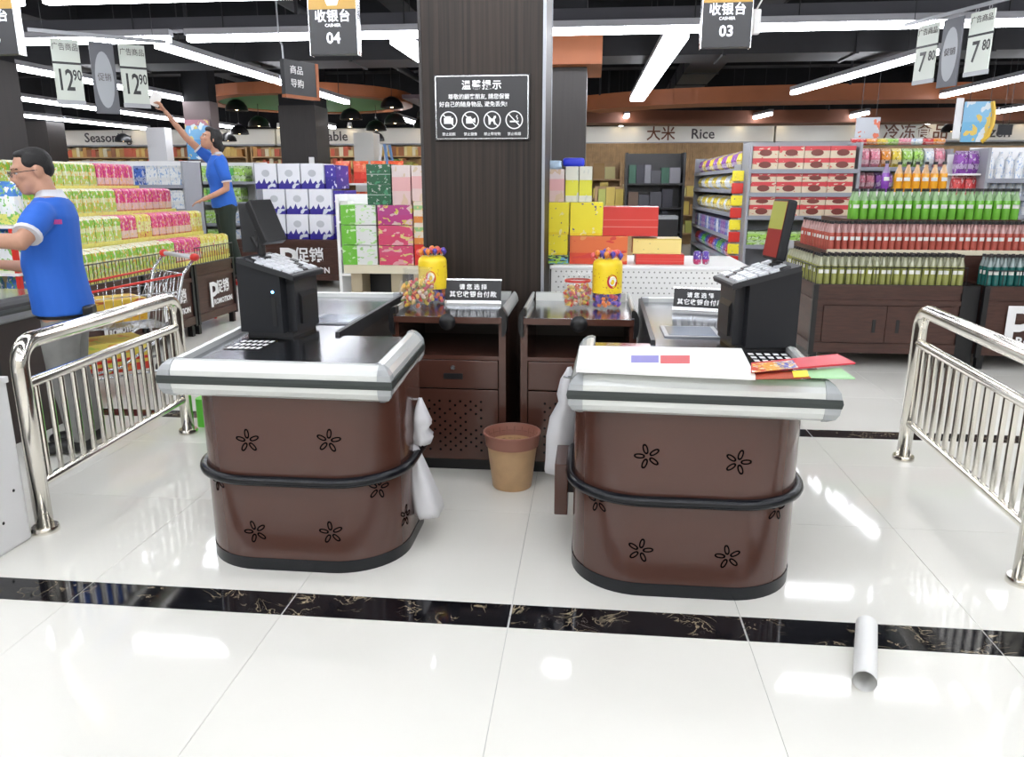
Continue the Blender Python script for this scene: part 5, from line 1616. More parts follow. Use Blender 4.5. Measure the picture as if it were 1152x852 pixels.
def gondola(name, label, short, x0, x1, yf, dep, zs, top, fills, facing='front', back=M_shelf):
    """facing front: runs in x, goods towards -y. facing left: runs in y (x0,x1 are y range), yf is the x of its face, goods towards -x"""
    if facing == 'front':
        T = Matrix.Identity(4)
    elif facing == 'left':
        T = Matrix.Translation((yf, 0, 0)) @ Matrix(((0, 1, 0, 0), (1, 0, 0, 0), (0, 0, 1, 0), (0, 0, 0, 1)))
    elif facing == 'right':
        T = Matrix.Translation((yf, 0, 0)) @ Matrix(((0, -1, 0, 0), (1, 0, 0, 0), (0, 0, 1, 0), (0, 0, 0, 1)))
    y0 = yf if facing == 'front' else 0.0
    base = T @ Vector(((x0 + x1) / 2, y0 + dep / 2, 0))
    r = root(name, base[:], label, 'shelf')
    B().box(x0, x1, y0 + dep - 0.03, y0 + dep, 0, top, M=T).obj('back_panel', back, r)
    for a in (x0, x1 - 0.03):
        B().box(a, a + 0.03, y0, y0 + dep, 0, top if facing != 'front' else top - 0.02, M=T).obj('side_panel', M_shelf, r)
    B().box(x0, x1, y0 + 0.02, y0 + dep, 0, 0.12, M=T).obj('base', M_grey, r)
    for s, z in enumerate(zs):
        sh = B().box(x0 + 0.005, x1 - 0.005, y0, y0 + dep - 0.03, z - 0.025, z, M=T).obj('shelf_board', M_shelf, r)
        B().box(x0 + 0.005, x1 - 0.005, y0 - 0.008, y0, z - 0.035, z + 0.012, M=T).obj('price_rail', M_pricerail, sh)
    n = len(zs)
    for s, z in enumerate(zs):
        f = fills[s % len(fills)]
        if not f:
            continue
        kind, cols, w, h, stack = f
        cnt = int((x1 - x0 - 0.07) / w)
        for k in range(cnt):
            c = cols[int(k / max(1, cnt) * len(cols)) % len(cols)] if stack != 'mix' else cols[(k * 7 + s * 3 + k * k) % len(cols)]
            for q in range(stack if isinstance(stack, int) else 1):
                hh_ = h * rnd.uniform(0.97, 1.0) if kind == 'box' else h * rnd.choice((0.9, 1.0, 1.05))
                me = goods_mesh(kind, c, w * 0.96, dep * 0.55, h)
                p = T @ Vector((x0 + 0.05 + w * (k + 0.5), y0 + 0.03 + dep * 0.29, z + 0.001 + q * (h + 0.001)))
                o = put({'box': 'boxed_goods', 'bag': 'bagged_goods', 'bottle': 'bottled_goods'}[kind], me, None, p, (0, 0, 0 if facing == 'front' else PI / 2))
                lay = '' if not isinstance(stack, int) or stack == 1 else (' lower', ' upper')[q]
                tag(o, '%s%s %s %s from left, %s level of %s' % (nth(k), lay, c, {'box': 'box', 'bag': 'bag', 'bottle': 'bottle'}[kind], nth(s), short), {'box': 'box', 'bag': 'bag', 'bottle': 'bottle'}[kind], 'goods on ' + short)
    return r

# red boxed goods, facing the camera
M_rb = pack('red_cream_box_print', [(0, (0.60, 0.50, 0.36)), (0.62, (0.55, 0.04, 0.05))], (0.62, 0.53, 0.40), (0.55, 0.05, 0.05), 3.0, 0.66)
RY = 9.3
zs = [px_z(277, RY, 900), px_z(244, RY, 900), px_z(218, RY, 900), px_z(191.5, RY, 900)]
gondola('shelf_unit', 'grey shelf unit of red and cream boxes behind the right till', 'the red box shelf', px_x(838, RY), px_x(962, RY), RY, 0.45, zs, px_z(158, RY, 900), [None, None, None, None])
rbx = {}
for s, z in enumerate(zs):
    hbx = 0.13 if s else 0.16
    for k in range(4):
        a, b2 = px_x(842 + k * 28.5, RY), px_x(842 + (k + 1) * 28.5, RY)
        for q in range(2 if s else 1):
            hq = hbx if (q == 0 or s == 3) else hbx * 0.7
            o = B().box(0, b2 - a - 0.006, 0, 0.3, 0, hq).obj('boxed_goods', M_rb if s else goods_mesh('box', 'lime', 0.2, 0.2, 0.2).materials[0])
            o.location = (a, RY + 0.02, z + 0.001 + q * (hbx + 0.001))
            if s:
                ov = B()
                W2 = b2 - a - 0.006
                vv = [ov.bm.verts.new((a + W2 * 0.5 + 0.07 * math.cos(2 * PI * t / 14), RY + 0.0185, z + 0.001 + q * (hbx + 0.001) + hq * 0.45 + hq * 0.28 * math.sin(2 * PI * t / 14))) for t in range(14)]
                ov.bm.faces.new(vv)
                ov.obj('printed_dish', mat('brown_dish_print', (0.16, 0.03, 0.02), 0.4), o)
            tag(o, '%s %s %s box from left, %s level behind the right till' % (nth(k), ('lower', 'upper')[q], 'red and cream' if s else 'lime', nth(s)), 'box', 'red boxes on the shelf')
# long shelf running back, goods facing the aisle
zs = [0.16, 0.48, 0.80, 1.10, 1.40, 1.66]
MIX = ['red', 'yellow', 'blue', 'white', 'green', 'orange', 'purple', 'pink']
gondola('shelf_unit', 'long grey shelf unit of snack bags running back beside the red boxes', 'the long snack shelf', 9.8, 14.4, 1.80, 0.45, zs, 1.92,
        [('bag', MIX, 0.20, 0.24, 'mix'), ('bag', MIX[::-1], 0.20, 0.24, 'mix'), ('box', ['white', 'blue', 'yellow', 'red', 'purple'], 0.2, 0.2, 'mix'), ('bag', ['yellow', 'blue', 'white'], 0.2, 0.22, 'mix'), ('bag', ['yellow', 'purple', 'white', 'blue'], 0.2, 0.22, 'mix'), ('bag', ['blue', 'yellow', 'white', 'purple'], 0.2, 0.24, 'mix')], 'left')
# narrow strip of hanging packets at its end
r = root('clip_strip', (1.68, 9.5, 0.0), 'narrow strip of red and yellow packets at the end of the snack shelf', 'display strip')
B().box(1.64, 1.72, 9.50, 9.52, 0.0, 1.7).obj('strip', M_grey, r)
for k in range(10):
    B().box(1.62, 1.75, 9.46, 9.50, 0.25 + k * 0.14, 0.37 + k * 0.14, bev=0.01).obj('packet', (M_red, M_ye)[k % 2], r)
# snack shelves behind the bottles
SYY = 10.4
zs = [0.75, px_z(230, SYY, 1000), px_z(214, SYY, 1000), px_z(189, SYY, 1000)]
gondola('shelf_unit', 'shelf unit of pink and yellow snacks behind the green bottles', 'the snack shelf behind the bottles', px_x(957, SYY), px_x(1062, SYY), SYY, 0.45, zs, px_z(166, SYY, 1000),
        [None, ('bag', ['brown', 'pink', 'purple'], 0.13, 0.18, 1), ('bag', ['pink', 'purple', 'yellow', 'pink', 'white'], 0.11, 0.22, 1), ('bag', ['pink', 'orange', 'yellow', 'lime', 'white', 'pink'], 0.13, 0.24, 1)])
for k in range(8):
    c = ['red', 'orange', 'yellow', 'lime', 'pink', 'white', 'red', 'orange'][k]
    o = put('bagged_goods', goods_mesh('bag', c, 0.2, 0.15, 0.08), None, (px_x(962 + k * 12.5, SYY), SYY + 0.2, zs[3] + 0.285), (0, 0, rnd.uniform(-.4, .4)))
    tag(o, '%s %s bag from the left piled on top of the snack shelf' % (nth(k), c), 'bag', 'bags piled on top')
WY = 9.0
zs = [0.85, px_z(243, WY, 1130), px_z(222, WY, 1130), px_z(200, WY, 1130) - 0.02]
gondola('shelf_unit', 'shelf unit of white bottles at the right picture edge', 'the white bottle shelf', px_x(1101, WY), px_x(1101, WY) + 1.8, WY, 0.45, zs, px_z(164, WY, 1130),
        [None, ('bottle', ['white', 'yellow'], 0.085, 0.2, 1), ('bottle', ['white'], 0.085, 0.2, 1), ('bottle', ['white', 'white', 'blue'], 0.10, 0.29, 1)], back=M_white)
PY_ = 9.1
r = root('purple_bag_stand', (px_x(1085, PY_), PY_, 0), 'narrow stand of purple snack bags beside the white bottles', 'stand')
B().box(px_x(1070, PY_), px_x(1098, PY_) - 0.02, PY_ + 0.28, PY_ + 0.32, 0, 1.8).obj('back', M_white, r)
for k, py in enumerate((246, 222, 196)):
    B().box(px_x(1070, PY_), px_x(1098, PY_) - 0.02, PY_, PY_ + 0.3, px_z(py, PY_) - 0.02, px_z(py, PY_)).obj('shelf_board', M_white, r)
    for q in range(2):
        o = put('bagged_goods', goods_mesh('bag', ('pink', 'red', 'purple')[k], 0.13, 0.15, 0.24), None, (px_x(1077 + q * 13, PY_), PY_ + 0.13, px_z(py, PY_) + .001))
        tag(o, '%s %s snack bag on the %s shelf of the narrow stand' % (('left', 'right')[q], ('pink', 'red', 'purple')[k], ('lower', 'middle', 'upper')[k]), 'bag', 'bags on the narrow stand')
# white blue packs behind the drink display
BYY = 10.2
zs = [px_z(262, BYY, 180), px_z(236, BYY, 180), px_z(209, BYY, 180)]
gondola('shelf_unit', 'shelf unit of blue and white packs behind the drink display', 'the blue pack shelf', px_x(60, BYY), px_x(212, BYY), BYY, 0.5, zs, px_z(180, BYY, 180),
        [('box', ['white', 'blue', 'white'], 0.17, 0.24, 1), ('box', ['white'], 0.17, 0.26, 1), ('box', ['green', 'pink', 'lime', 'white', 'blue', 'white', 'white'], 0.17, 0.26, 1)], back=M_white)
# green boxes
GYY = 12.6
zs = [px_z(272, GYY, 265), px_z(252, GYY, 265), px_z(228, GYY, 265), px_z(205, GYY, 265)]
gondola('shelf_unit', 'shelf unit of green and white boxes behind the woman', 'the green box shelf', px_x(212, GYY), px_x(292, GYY), GYY, 0.5, zs, px_z(182, GYY, 265),
        [('box', ['lime', 'white'], 0.25, 0.2, 1), ('box', ['lime', 'white', 'lime'], 0.22, 0.22, 1), ('box', ['lime', 'green', 'lime'], 0.3, 0.24, 1), ('box', ['lime', 'white', 'green', 'lime'], 0.2, 0.26, 1)], back=M_white)
# red gift bags left of the pillar
RGY = 12.8
r = root('gift_stand', (px_x(400, RGY), RGY + .3, 0), 'white stand carrying red gift bags left of the wooden pillar', 'stand')
for z in (0.5, 1.0, 1.5):
    B().box(px_x(372, RGY), px_x(470, RGY), RGY, RGY + 0.5, z - 0.03, z).obj('shelf_board', M_white, r)
for px in (373, 469):
    B().box(px_x(px, RGY) - 0.02, px_x(px, RGY) + 0.02, RGY, RGY + 0.5, 0, 1.5).obj('side_panel', M_white, r)
M_redbag = pack('red_gift_print', [(0, (0.62, 0.05, 0.03)), (0.5, (0.68, 0.10, 0.04))], (0.75, 0.25, 0.12), None, 4, 0.6)
rgm = bag_mesh('gift_bag', 0.26, 0.2, 0.36, M_redbag)
for s, z in enumerate((0.5, 1.0, 1.5)):
    for k in range(4 if s < 2 else 4):
        o = put('gift_bag', rgm, None, (px_x(372, RGY) + 0.19 + k * 0.3, RGY + 0.25, z + 0.001), (0, 0, rnd.uniform(-.3, .3)))
        tag(o, '%s red gift bag from the left on the %s shelf of the white stand' % (nth(k), ('lower', 'middle', 'upper')[s]), 'bag', 'red gift bags')

# far gondolas with goods too small to tell apart
def island_mat(name, cs):
    m, nt, b = new_mat(name)
    g = nt.nodes.new('ShaderNodeNewGeometry')
    rp = nt.nodes.new('ShaderNodeValToRGB'); rp.color_ramp.interpolation = 'CONSTANT'
    e = rp.color_ramp.elements
    e[0].color = (*cs[0], 1); e[1].position = 1 / len(cs); e[1].color = (*cs[1], 1)
    for k in range(2, len(cs)):
        q = e.new(k / len(cs)); q.color = (*cs[k], 1)
    nt.links.new(g.outputs['Random Per Island'], rp.inputs[0])
    nt.links.new(rp.outputs[0], b.inputs['Base Color'])
    b.inputs['Roughness'].default_value = 0.45
    return m
I_warm = island_mat('small_warm_goods', [(0.45, 0.22, 0.06), (0.55, 0.38, 0.12), (0.30, 0.12, 0.05), (0.60, 0.50, 0.25), (0.50, 0.10, 0.05), (0.65, 0.58, 0.40)])
I_mixed = island_mat('small_mixed_goods', [(0.55, 0.08, 0.06), (0.65, 0.5, 0.08), (0.08, 0.3, 0.1), (0.65, 0.65, 0.62), (0.08, 0.15, 0.45), (0.4, 0.2, 0.4), (0.6, 0.3, 0.08), (0.7, 0.7, 0.7)])
I_green = island_mat('small_green_goods', [(0.15, 0.40, 0.08), (0.55, 0.60, 0.30), (0.62, 0.64, 0.60), (0.30, 0.50, 0.12), (0.65, 0.55, 0.15), (0.08, 0.2, 0.06)])
I_yellow = island_mat('small_yellow_goods', [(0.60, 0.45, 0.10), (0.55, 0.50, 0.22), (0.40, 0.42, 0.10), (0.62, 0.55, 0.35), (0.35, 0.20, 0.06), (0.2, 0.35, 0.08)])
M_oak = mat('honey_wood', (0.42, 0.27, 0.13), 0.5, noise=0.15, nscale=8)
def far_shelf(x0, x1, Y, dep, zs, top, m, label, glabel, wood=M_oak, cell=0.11, hgt=0.22, ):
    r = root('far_shelf', ((x0 + x1) / 2, Y + dep / 2, 0), label, 'shelf')
    B().box(x0, x1, Y + dep - 0.04, Y + dep, 0, top).obj('back_panel', wood, r)
    for a in (x0, x1 - 0.04):
        B().box(a, a + 0.04, Y, Y + dep - 0.04, 0, top).obj('side_panel', wood, r)
    gb = B()
    for z in zs:
        B().box(x0 + 0.04, x1 - 0.04, Y, Y + dep - 0.04, z - 0.03, z).obj('shelf_board', wood, r)
        x = x0 + 0.06
        while x < x1 - 0.1 - cell:
            w = cell * rnd.uniform(0.6, 1.3)
            h_ = hgt * rnd.choice((0.7, 0.85, 1.0, 1.1))
            gb.box(x, x + w * 0.94, Y + 0.02, Y + dep * 0.6, z + 0.001, z + h_)
            x += w
    o = gb.obj('shelf_goods', m)
    tag(o, glabel, 'goods')
    o['kind'] = 'stuff'
far_shelf(-17.5, -9.0, 20.1, 0.45, [0.3, 0.7, 1.1, 1.5, 1.9, 2.2], 2.45, I_warm, 'honey wood wall shelf under the seasoning sign', 'small jars on the wall shelf under the seasoning sign')
far_shelf(-8.9, -2.2, 20.1, 0.45, [0.3, 0.7, 1.1, 1.5, 1.9, 2.2], 2.45, I_warm, 'honey wood wall shelf under the vegetable sign', 'small jars on the wall shelf under the vegetable sign')
far_shelf(0.0, 4.3, 20.1, 0.45, [0.3, 0.75, 1.2], 1.6, I_yellow, 'honey wood shelf under the rice sign', 'small bags on the shelf under the rice sign', cell=0.25, hgt=0.3)
far_shelf(4.6, 13.8, 20.1, 0.45, [0.3, 0.7, 1.1, 1.5, 1.9], 2.4, I_mixed, 'wall shelf under the frozen food sign', 'small packets on the wall shelf under the frozen food sign')
# bamboo slat panels above the rice
r = root('slat_screen', (1.9, 20.4, 1.7), 'honey bamboo slat screen under the rice sign', 'screen')
B().box(-0.6, 4.4, 20.5, 20.53, 1.6, 2.5).obj('backing', M_oak, r)
for k in range(100):
    x = -0.58 + k * 0.0497
    B().cyl((x, 20.48, 1.6), (x, 20.48, 2.49), 0.019, n=5).obj('slat', M_oak, r)
M_sack = island_mat('rice_sack_print', [(0.75, 0.68, 0.15), (0.65, 0.62, 0.52), (0.55, 0.60, 0.20), (0.68, 0.66, 0.60)])
# mid gondolas filling the left and centre depth
far_shelf(-13.5, -8.9, 13.6, 0.5, [0.3, 0.7, 1.1, 1.45], 1.75, I_mixed, 'long grey shelf of mixed goods in front of the seasoning section', 'mixed small goods on the long shelf before the seasoning section', wood=M_shelf, cell=0.16, hgt=0.28)
far_shelf(-8.2, -6.8, 16.6, 0.5, [0.3, 0.7, 1.1, 1.45], 1.75, I_mixed, 'grey shelf of mixed goods left of the posted pillar', 'mixed small goods on the shelf left of the posted pillar', wood=M_shelf, cell=0.14, hgt=0.28)
far_shelf(-6.7, -5.4, 15.2, 0.5, [0.3, 0.7, 1.1, 1.45], 1.72, I_warm, 'wooden crate shelf behind the green boxes', 'brown crates on the shelf behind the green boxes', cell=0.2, hgt=0.28)
far_shelf(-4.4, -1.4, 16.8, 0.5, [0.3, 0.7, 1.1, 1.45, 1.75], 2.0, I_yellow, 'wooden shelf of warm coloured goods left of the wooden pillar', 'warm coloured goods on the wooden shelf left of the pillar', cell=0.14, hgt=0.24)
far_shelf(-3.4, -1.55, 10.2, 0.45, [0.3, 0.65, 1.0], 1.35, I_green, 'low shelf of green goods behind the pallet table', 'green goods on the low shelf behind the pallet table', wood=M_white, cell=0.16, hgt=0.26)
far_shelf(0.05, 1.25, 14.8, 0.5, [0.3, 0.7, 1.1], 1.45, I_yellow, 'yellow goods shelf in the middle of the rice section', 'yellow rice bags on the middle shelf', cell=0.2, hgt=0.3)
far_shelf(-0.05, 0.62, 17.2, 0.5, [0.35, 0.8, 1.2, 1.6], 1.95, I_yellow, 'tall narrow yellow goods shelf behind the cartons', 'yellow goods on the tall narrow shelf', cell=0.2, hgt=0.3)
far_shelf(3.6, 6.4, 12.4, 0.5, [0.4, 0.8, 1.2, 1.6], 1.95, I_mixed, 'shelf of mixed goods behind the red box shelf', 'mixed goods on the shelf behind the red boxes', wood=M_shelf, cell=0.14, hgt=0.28)
far_shelf(6.5, 10.5, 12.2, 0.5, [0.4, 0.8, 1.2, 1.6], 1.95, I_mixed, 'shelf of mixed goods at the far right', 'mixed goods on the far right shelf', wood=M_shelf, cell=0.14, hgt=0.28)
# dark freezer cabinets and clutter in the centre
r = root('freezer_cabinet', (1.12, 12.6, 0), 'black and white upright cabinet in the aisle left of the snack shelf', 'cabinet')
B().box(0.92, 1.34, 12.4, 12.9, 0.08, 0.95).obj('body', M_black, r)
B().box(0.92, 1.02, 12.39, 12.41, 0.08, 0.95).obj('white_side', M_white, r)
B().box(0.92, 1.34, 12.4, 12.9, 0.95, 1.0).obj('top', M_grey, r)
for x in (0.95, 1.30):
    for y in (12.45, 12.85):
        B().cyl((x, y, 0), (x, y, 0.08), 0.03, n=8).obj('caster', M_black, r)
I_dark = island_mat('dark_goods', [(0.05, 0.05, 0.06), (0.02, 0.02, 0.03), (0.10, 0.06, 0.04), (0.03, 0.12, 0.07), (0.15, 0.15, 0.17), (0.02, 0.08, 0.05)])
far_shelf(0.55, 1.55, 13.6, 0.5, [0.3, 0.7, 1.1, 1.5], 2.0, I_dark, 'tall dark rack of dark goods left of the snack shelf', 'dark kitchen goods on the tall dark rack', wood=M_black, cell=0.16, hgt=0.3)
r = root('fruit_stall', (0.52, 11.9, 0), 'light wooden crate stall in the middle of the rice section', 'stall')
B().box(0.20, 0.62, 11.7, 12.1, 0.10, 0.85).obj('crate', M_oak, r)
B().box(0.18, 0.64, 11.68, 12.12, 0.85, 0.90).obj('top_board', M_cream, r)
for x in (0.24, 0.58):
    for y in (11.75, 12.05):
        B().box(x - 0.03, x + 0.03, y - 0.03, y + 0.03, 0, 0.1).obj('foot', M_black, r)
# step ladder far behind
r = root('step_ladder', (px_x(437, 15.6), 15.6, 0), 'blue and white step ladder standing far behind the green cartons', 'ladder')
cx = px_x(437, 15.6)
for s, m in ((-1, M_white), (1, mat('ladder_blue', (0.15, 0.30, 0.60), 0.4))):
    for y in (15.4, 15.8):
        B().cyl((cx + s * 0.35, y, 0), (cx + s * 0.03, y, 2.25), 0.03, n=6).obj('stile', m, r)
    for k in range(1, 7):
        q = 0.35 - 0.32 * k / 7
        B().cyl((cx + s * q, 15.4, 2.25 * k / 7), (cx + s * q, 15.8, 2.25 * k / 7), 0.022, n=6).obj('rung', m, r)

# ------------------------------------------------------------ shopping trolley
M_wire = mat('zinc_wire', (0.62, 0.64, 0.66), 0.25, metal=0.8)
r = root('shopping_trolley', (-3.35, 5.35, 0), 'wire shopping trolley with red handle ends behind the left guard rail', 'trolley')
def P3(u, v, z):
    """u along the trolley from handle (0) to nose (1), v across (-1..1)"""
    a = Vector((-3.14, 5.47)); b2 = Vector((-3.74, 4.72))
    d = (b2 - a); n = Vector((-d.y, d.x)).normalized()
    hw = 0.27 - 0.05 * u
    p = a + d * u + n * (-hw * v)
    return Vector((p.x, p.y, z))
def rimz(u):
    return 0.84 - 0.12 * u
def rail(name, pts, rad, m):
    B().tube(pts, rad, 6).obj(name, m, r, smooth=True)
rail('basket_rim', [P3(0, -1, 0.84), P3(0, 1, 0.84)], 0.006, M_wire)
rail('red_rim_bar', [P3(0, 1, 0.84), P3(1, 1, rimz(1))], 0.009, M_red)
rail('red_rim_bar', [P3(0, -1, 0.84), P3(1, -1, rimz(1))], 0.009, M_red)
rail('basket_rim', [P3(1, -1, rimz(1)), P3(1, 1, rimz(1))], 0.006, M_wire)
for k in range(17):
    u = k / 16
    for v in (-1, 1):
        rail('basket_wire', [P3(u, v, rimz(u)), P3(0.06 + u * 0.88, v * 0.85, 0.46 + 0.06 * u)], 0.0028, M_wire)
for k in range(9):
    v = -1 + k / 4
    rail('basket_wire', [P3(0, v, 0.84), P3(0.06, v * 0.85, 0.46)], 0.0028, M_wire)
    rail('basket_wire', [P3(1, v, rimz(1)), P3(0.94, v * 0.85, 0.52)], 0.0028, M_wire)
    rail('basket_wire', [P3(0.06, v * 0.85, 0.46), P3(0.94, v * 0.85, 0.52)], 0.0028, M_wire)
for z0, t in ((0.72, 0.3), (0.60, 0.65)):
    for v in (-1, 1):
        rail('basket_wire', [P3(0.02, v * (1 - 0.15 * t), z0), P3(0.98, v * (1 - 0.15 * t), z0 - 0.02)], 0.0035, M_wire)
for v in (-1, 1):
    rail('frame_tube', [P3(-0.10, v, 0.95), P3(0.0, v, 0.84), P3(0.10, v * 0.9, 0.45), P3(0.02, v, 0.16)], 0.011, M_wire)
    rail('frame_tube', [P3(0.10, v * 0.9, 0.45), P3(0.5, v * 0.9, 0.22), P3(1.0, v * 0.85, 0.16)], 0.011, M_wire)
    rail('lower_rail', [P3(0.02, v, 0.16), P3(1.0, v * 0.85, 0.16)], 0.010, M_wire)
    B().ball(P3(-0.10, v, 0.955), (0.035, 0.035, 0.03), 10).obj('handle_end', M_red, r, smooth=True)
    for u in (0.02, 1.0):
        c = P3(u, v * (1 if u < 0.5 else 0.85), 0.055)
        B().cyl(c + Vector((-0.005, -0.014, 0)), c + Vector((0.005, 0.014, 0)), 0.055, n=14).obj('wheel', M_dark, r, smooth=30)
        rail('caster_fork', [c + Vector((0, 0, 0.0)), c + Vector((0, 0, 0.11))], 0.012, M_grey)
rail('handle', [P3(-0.10, -1, 0.955), P3(-0.10, 1, 0.955)], 0.017, mat('grey_handle', (0.55, 0.56, 0.58), 0.4))
for k in range(6):
    v = -0.8 + k * 0.32
    rail('child_seat_wire', [P3(0.03, v, 0.84), P3(0.16, v, 0.60)], 0.0028, M_wire)
# goods inside
def rot_box(name, m, u, v, z, L, W, H, label, cat):
    c = P3(u, v, z)
    a = Vector((-3.14, 5.47)); b2 = Vector((-3.74, 4.72))
    ang = math.atan2((b2 - a).y, (b2 - a).x)
    o = B().box(-L / 2, L / 2, -W / 2, W / 2, 0, H, bev=0.006).obj(name, m)
    o.location = c; o.rotation_euler = (0, 0, ang)
    return tag(o, label, cat)
M_ob = pack('orange_yellow_sack', [(0, (0.70, 0.40, 0.04)), (0.35, (0.30, 0.05, 0.03)), (0.6, (0.74, 0.50, 0.06))], (0.75, 0.58, 0.15), (0.5, 0.1, 0.04), 4, 0.62)
rot_box('food_carton', M_ob, 0.55, 0, 0.525, 0.60, 0.30, 0.16, 'upper orange carton lying in the shopping trolley', 'carton')
r2 = root('lower_basket_carton', P3(0.5, 0, 0.17)[:], 'yellow carton on the lower rack of the shopping trolley', 'carton')
a_, b_ = Vector((-3.14, 5.47)), Vector((-3.74, 4.72))
TT = Matrix.Translation(P3(0.55, 0, 0.172)) @ Matrix.Rotation(math.atan2((b_ - a_).y, (b_ - a_).x), 4, 'Z')
B().box(-0.28, 0.28, -0.17, 0.17, 0, 0.22, M=TT, bev=0.006).obj('carton', pack('yellow_oil_carton', [(0, (0.60, 0.05, 0.03)), (0.25, (0.72, 0.55, 0.08)), (0.7, (0.76, 0.62, 0.12))], (0.7, 0.3, 0.05), (0.5, 0.6, 0.1), 4, 0.62), r2)
B().box(-0.285, 0.285, -0.175, 0.175, 0.08, 0.10, M=TT).obj('red_strap', M_red, r2)

# ------------------------------------------------------------ hanging signs
M_ochre = mat('ochre_sign_head', (0.52, 0.30, 0.04), 0.4)
M_signbk = mat('charcoal_sign', (0.009, 0.0095, 0.012), 0.4)
M_lit = mat('lit_white_letters', (0.9, 0.9, 0.95), 0.5, emit=((0.9, 0.93, 1.0), 0.6))
def cashier_sign(px0, px1, pyb, Y, num, label, edge):
    x0, x1 = px_x(px0, Y, 30), px_x(px1, Y, 30)
    zb_ = at_y((px0 + px1) / 2, pyb, Y).z
    w = x1 - x0
    cx = (x0 + x1) / 2
    r = root('cashier_sign', (cx, Y, zb_), label, 'sign')
    H = w * 1.75
    B().box(x0, x1, Y - 0.03, Y + 0.03, zb_, zb_ + H).obj('light_box', M_signbk, r)
    B().box(x0, x1, Y - 0.032, Y + 0.032, zb_ + w * 0.86, zb_ + H).obj('ochre_head', M_ochre, r)
    for a in (x0 - 0.004, x1):
        B().box(a, a + 0.004, Y - 0.034, Y + 0.034, zb_ - 0.006, zb_ + H).obj('edge_trim', M_alu, r)
    text('收银台', w * 0.245, M_lit, r, face_cam(cx, Y - 0.034, zb_ + w * 0.715), bold=0.0010, spacing=1.08)
    text('CASHIER', w * 0.085, M_lit, r, face_cam(cx, Y - 0.034, zb_ + w * 0.55))
    text(num, w * 0.30, M_lit, r, face_cam(cx, Y - 0.034, zb_ + w * 0.30), bold=0.0015)
    # till icon in the ochre head
    t = B().box(cx - w * .2, cx + w * .2, Y - 0.036, Y - 0.032, zb_ + w * 1.06, zb_ + w * 1.4)
    t.obj('till_icon', M_lit, r)
    B().prism([(-w * .1, 0), (w * .1, 0), (w * .14, w * .1), (-w * .14, w * .1)], 0, 0.004, M=face_cam(cx, Y - 0.032, zb_ + w * 0.93)).obj('till_icon_foot', M_lit, r)
    for q in (0.25, 0.75):
        B().cyl((x0 + w * q, Y, zb_ + H), (x0 + w * q, Y, ZC), 0.004, n=5).obj('hanger_wire', M_dark, r)
cashier_sign(350, 403, 62, 5.0, '04', 'black and ochre cashier sign number 04 hanging left of the pillar', 1)
cashier_sign(789, 844, 54, 5.0, '03', 'black and ochre cashier sign number 03 hanging right of the pillar', 0)
cashier_sign(-30, 21, 62, 5.0, '05', 'black and ochre cashier sign cut off at the top left corner', 1)
# white camera bracket beside sign 03
r = root('ceiling_bracket', (px_x(852, 5.2, 20), 5.2, 2.35), 'white ceiling device bracket beside the cashier sign 03', 'bracket')
x = px_x(851, 5.2, 20)
B().box(x - 0.025, x + 0.025, 5.18, 5.24, 2.36, 2.5, bev=0.01).obj('box', M_white, r)
B().tube([(x, 5.21, 2.5), (x + 0.03, 5.21, 2.56), (x + 0.06, 5.21, 2.75), (x + 0.05, 5.21, ZC)], 0.006, 6).obj('cable', M_white, r, smooth=True)

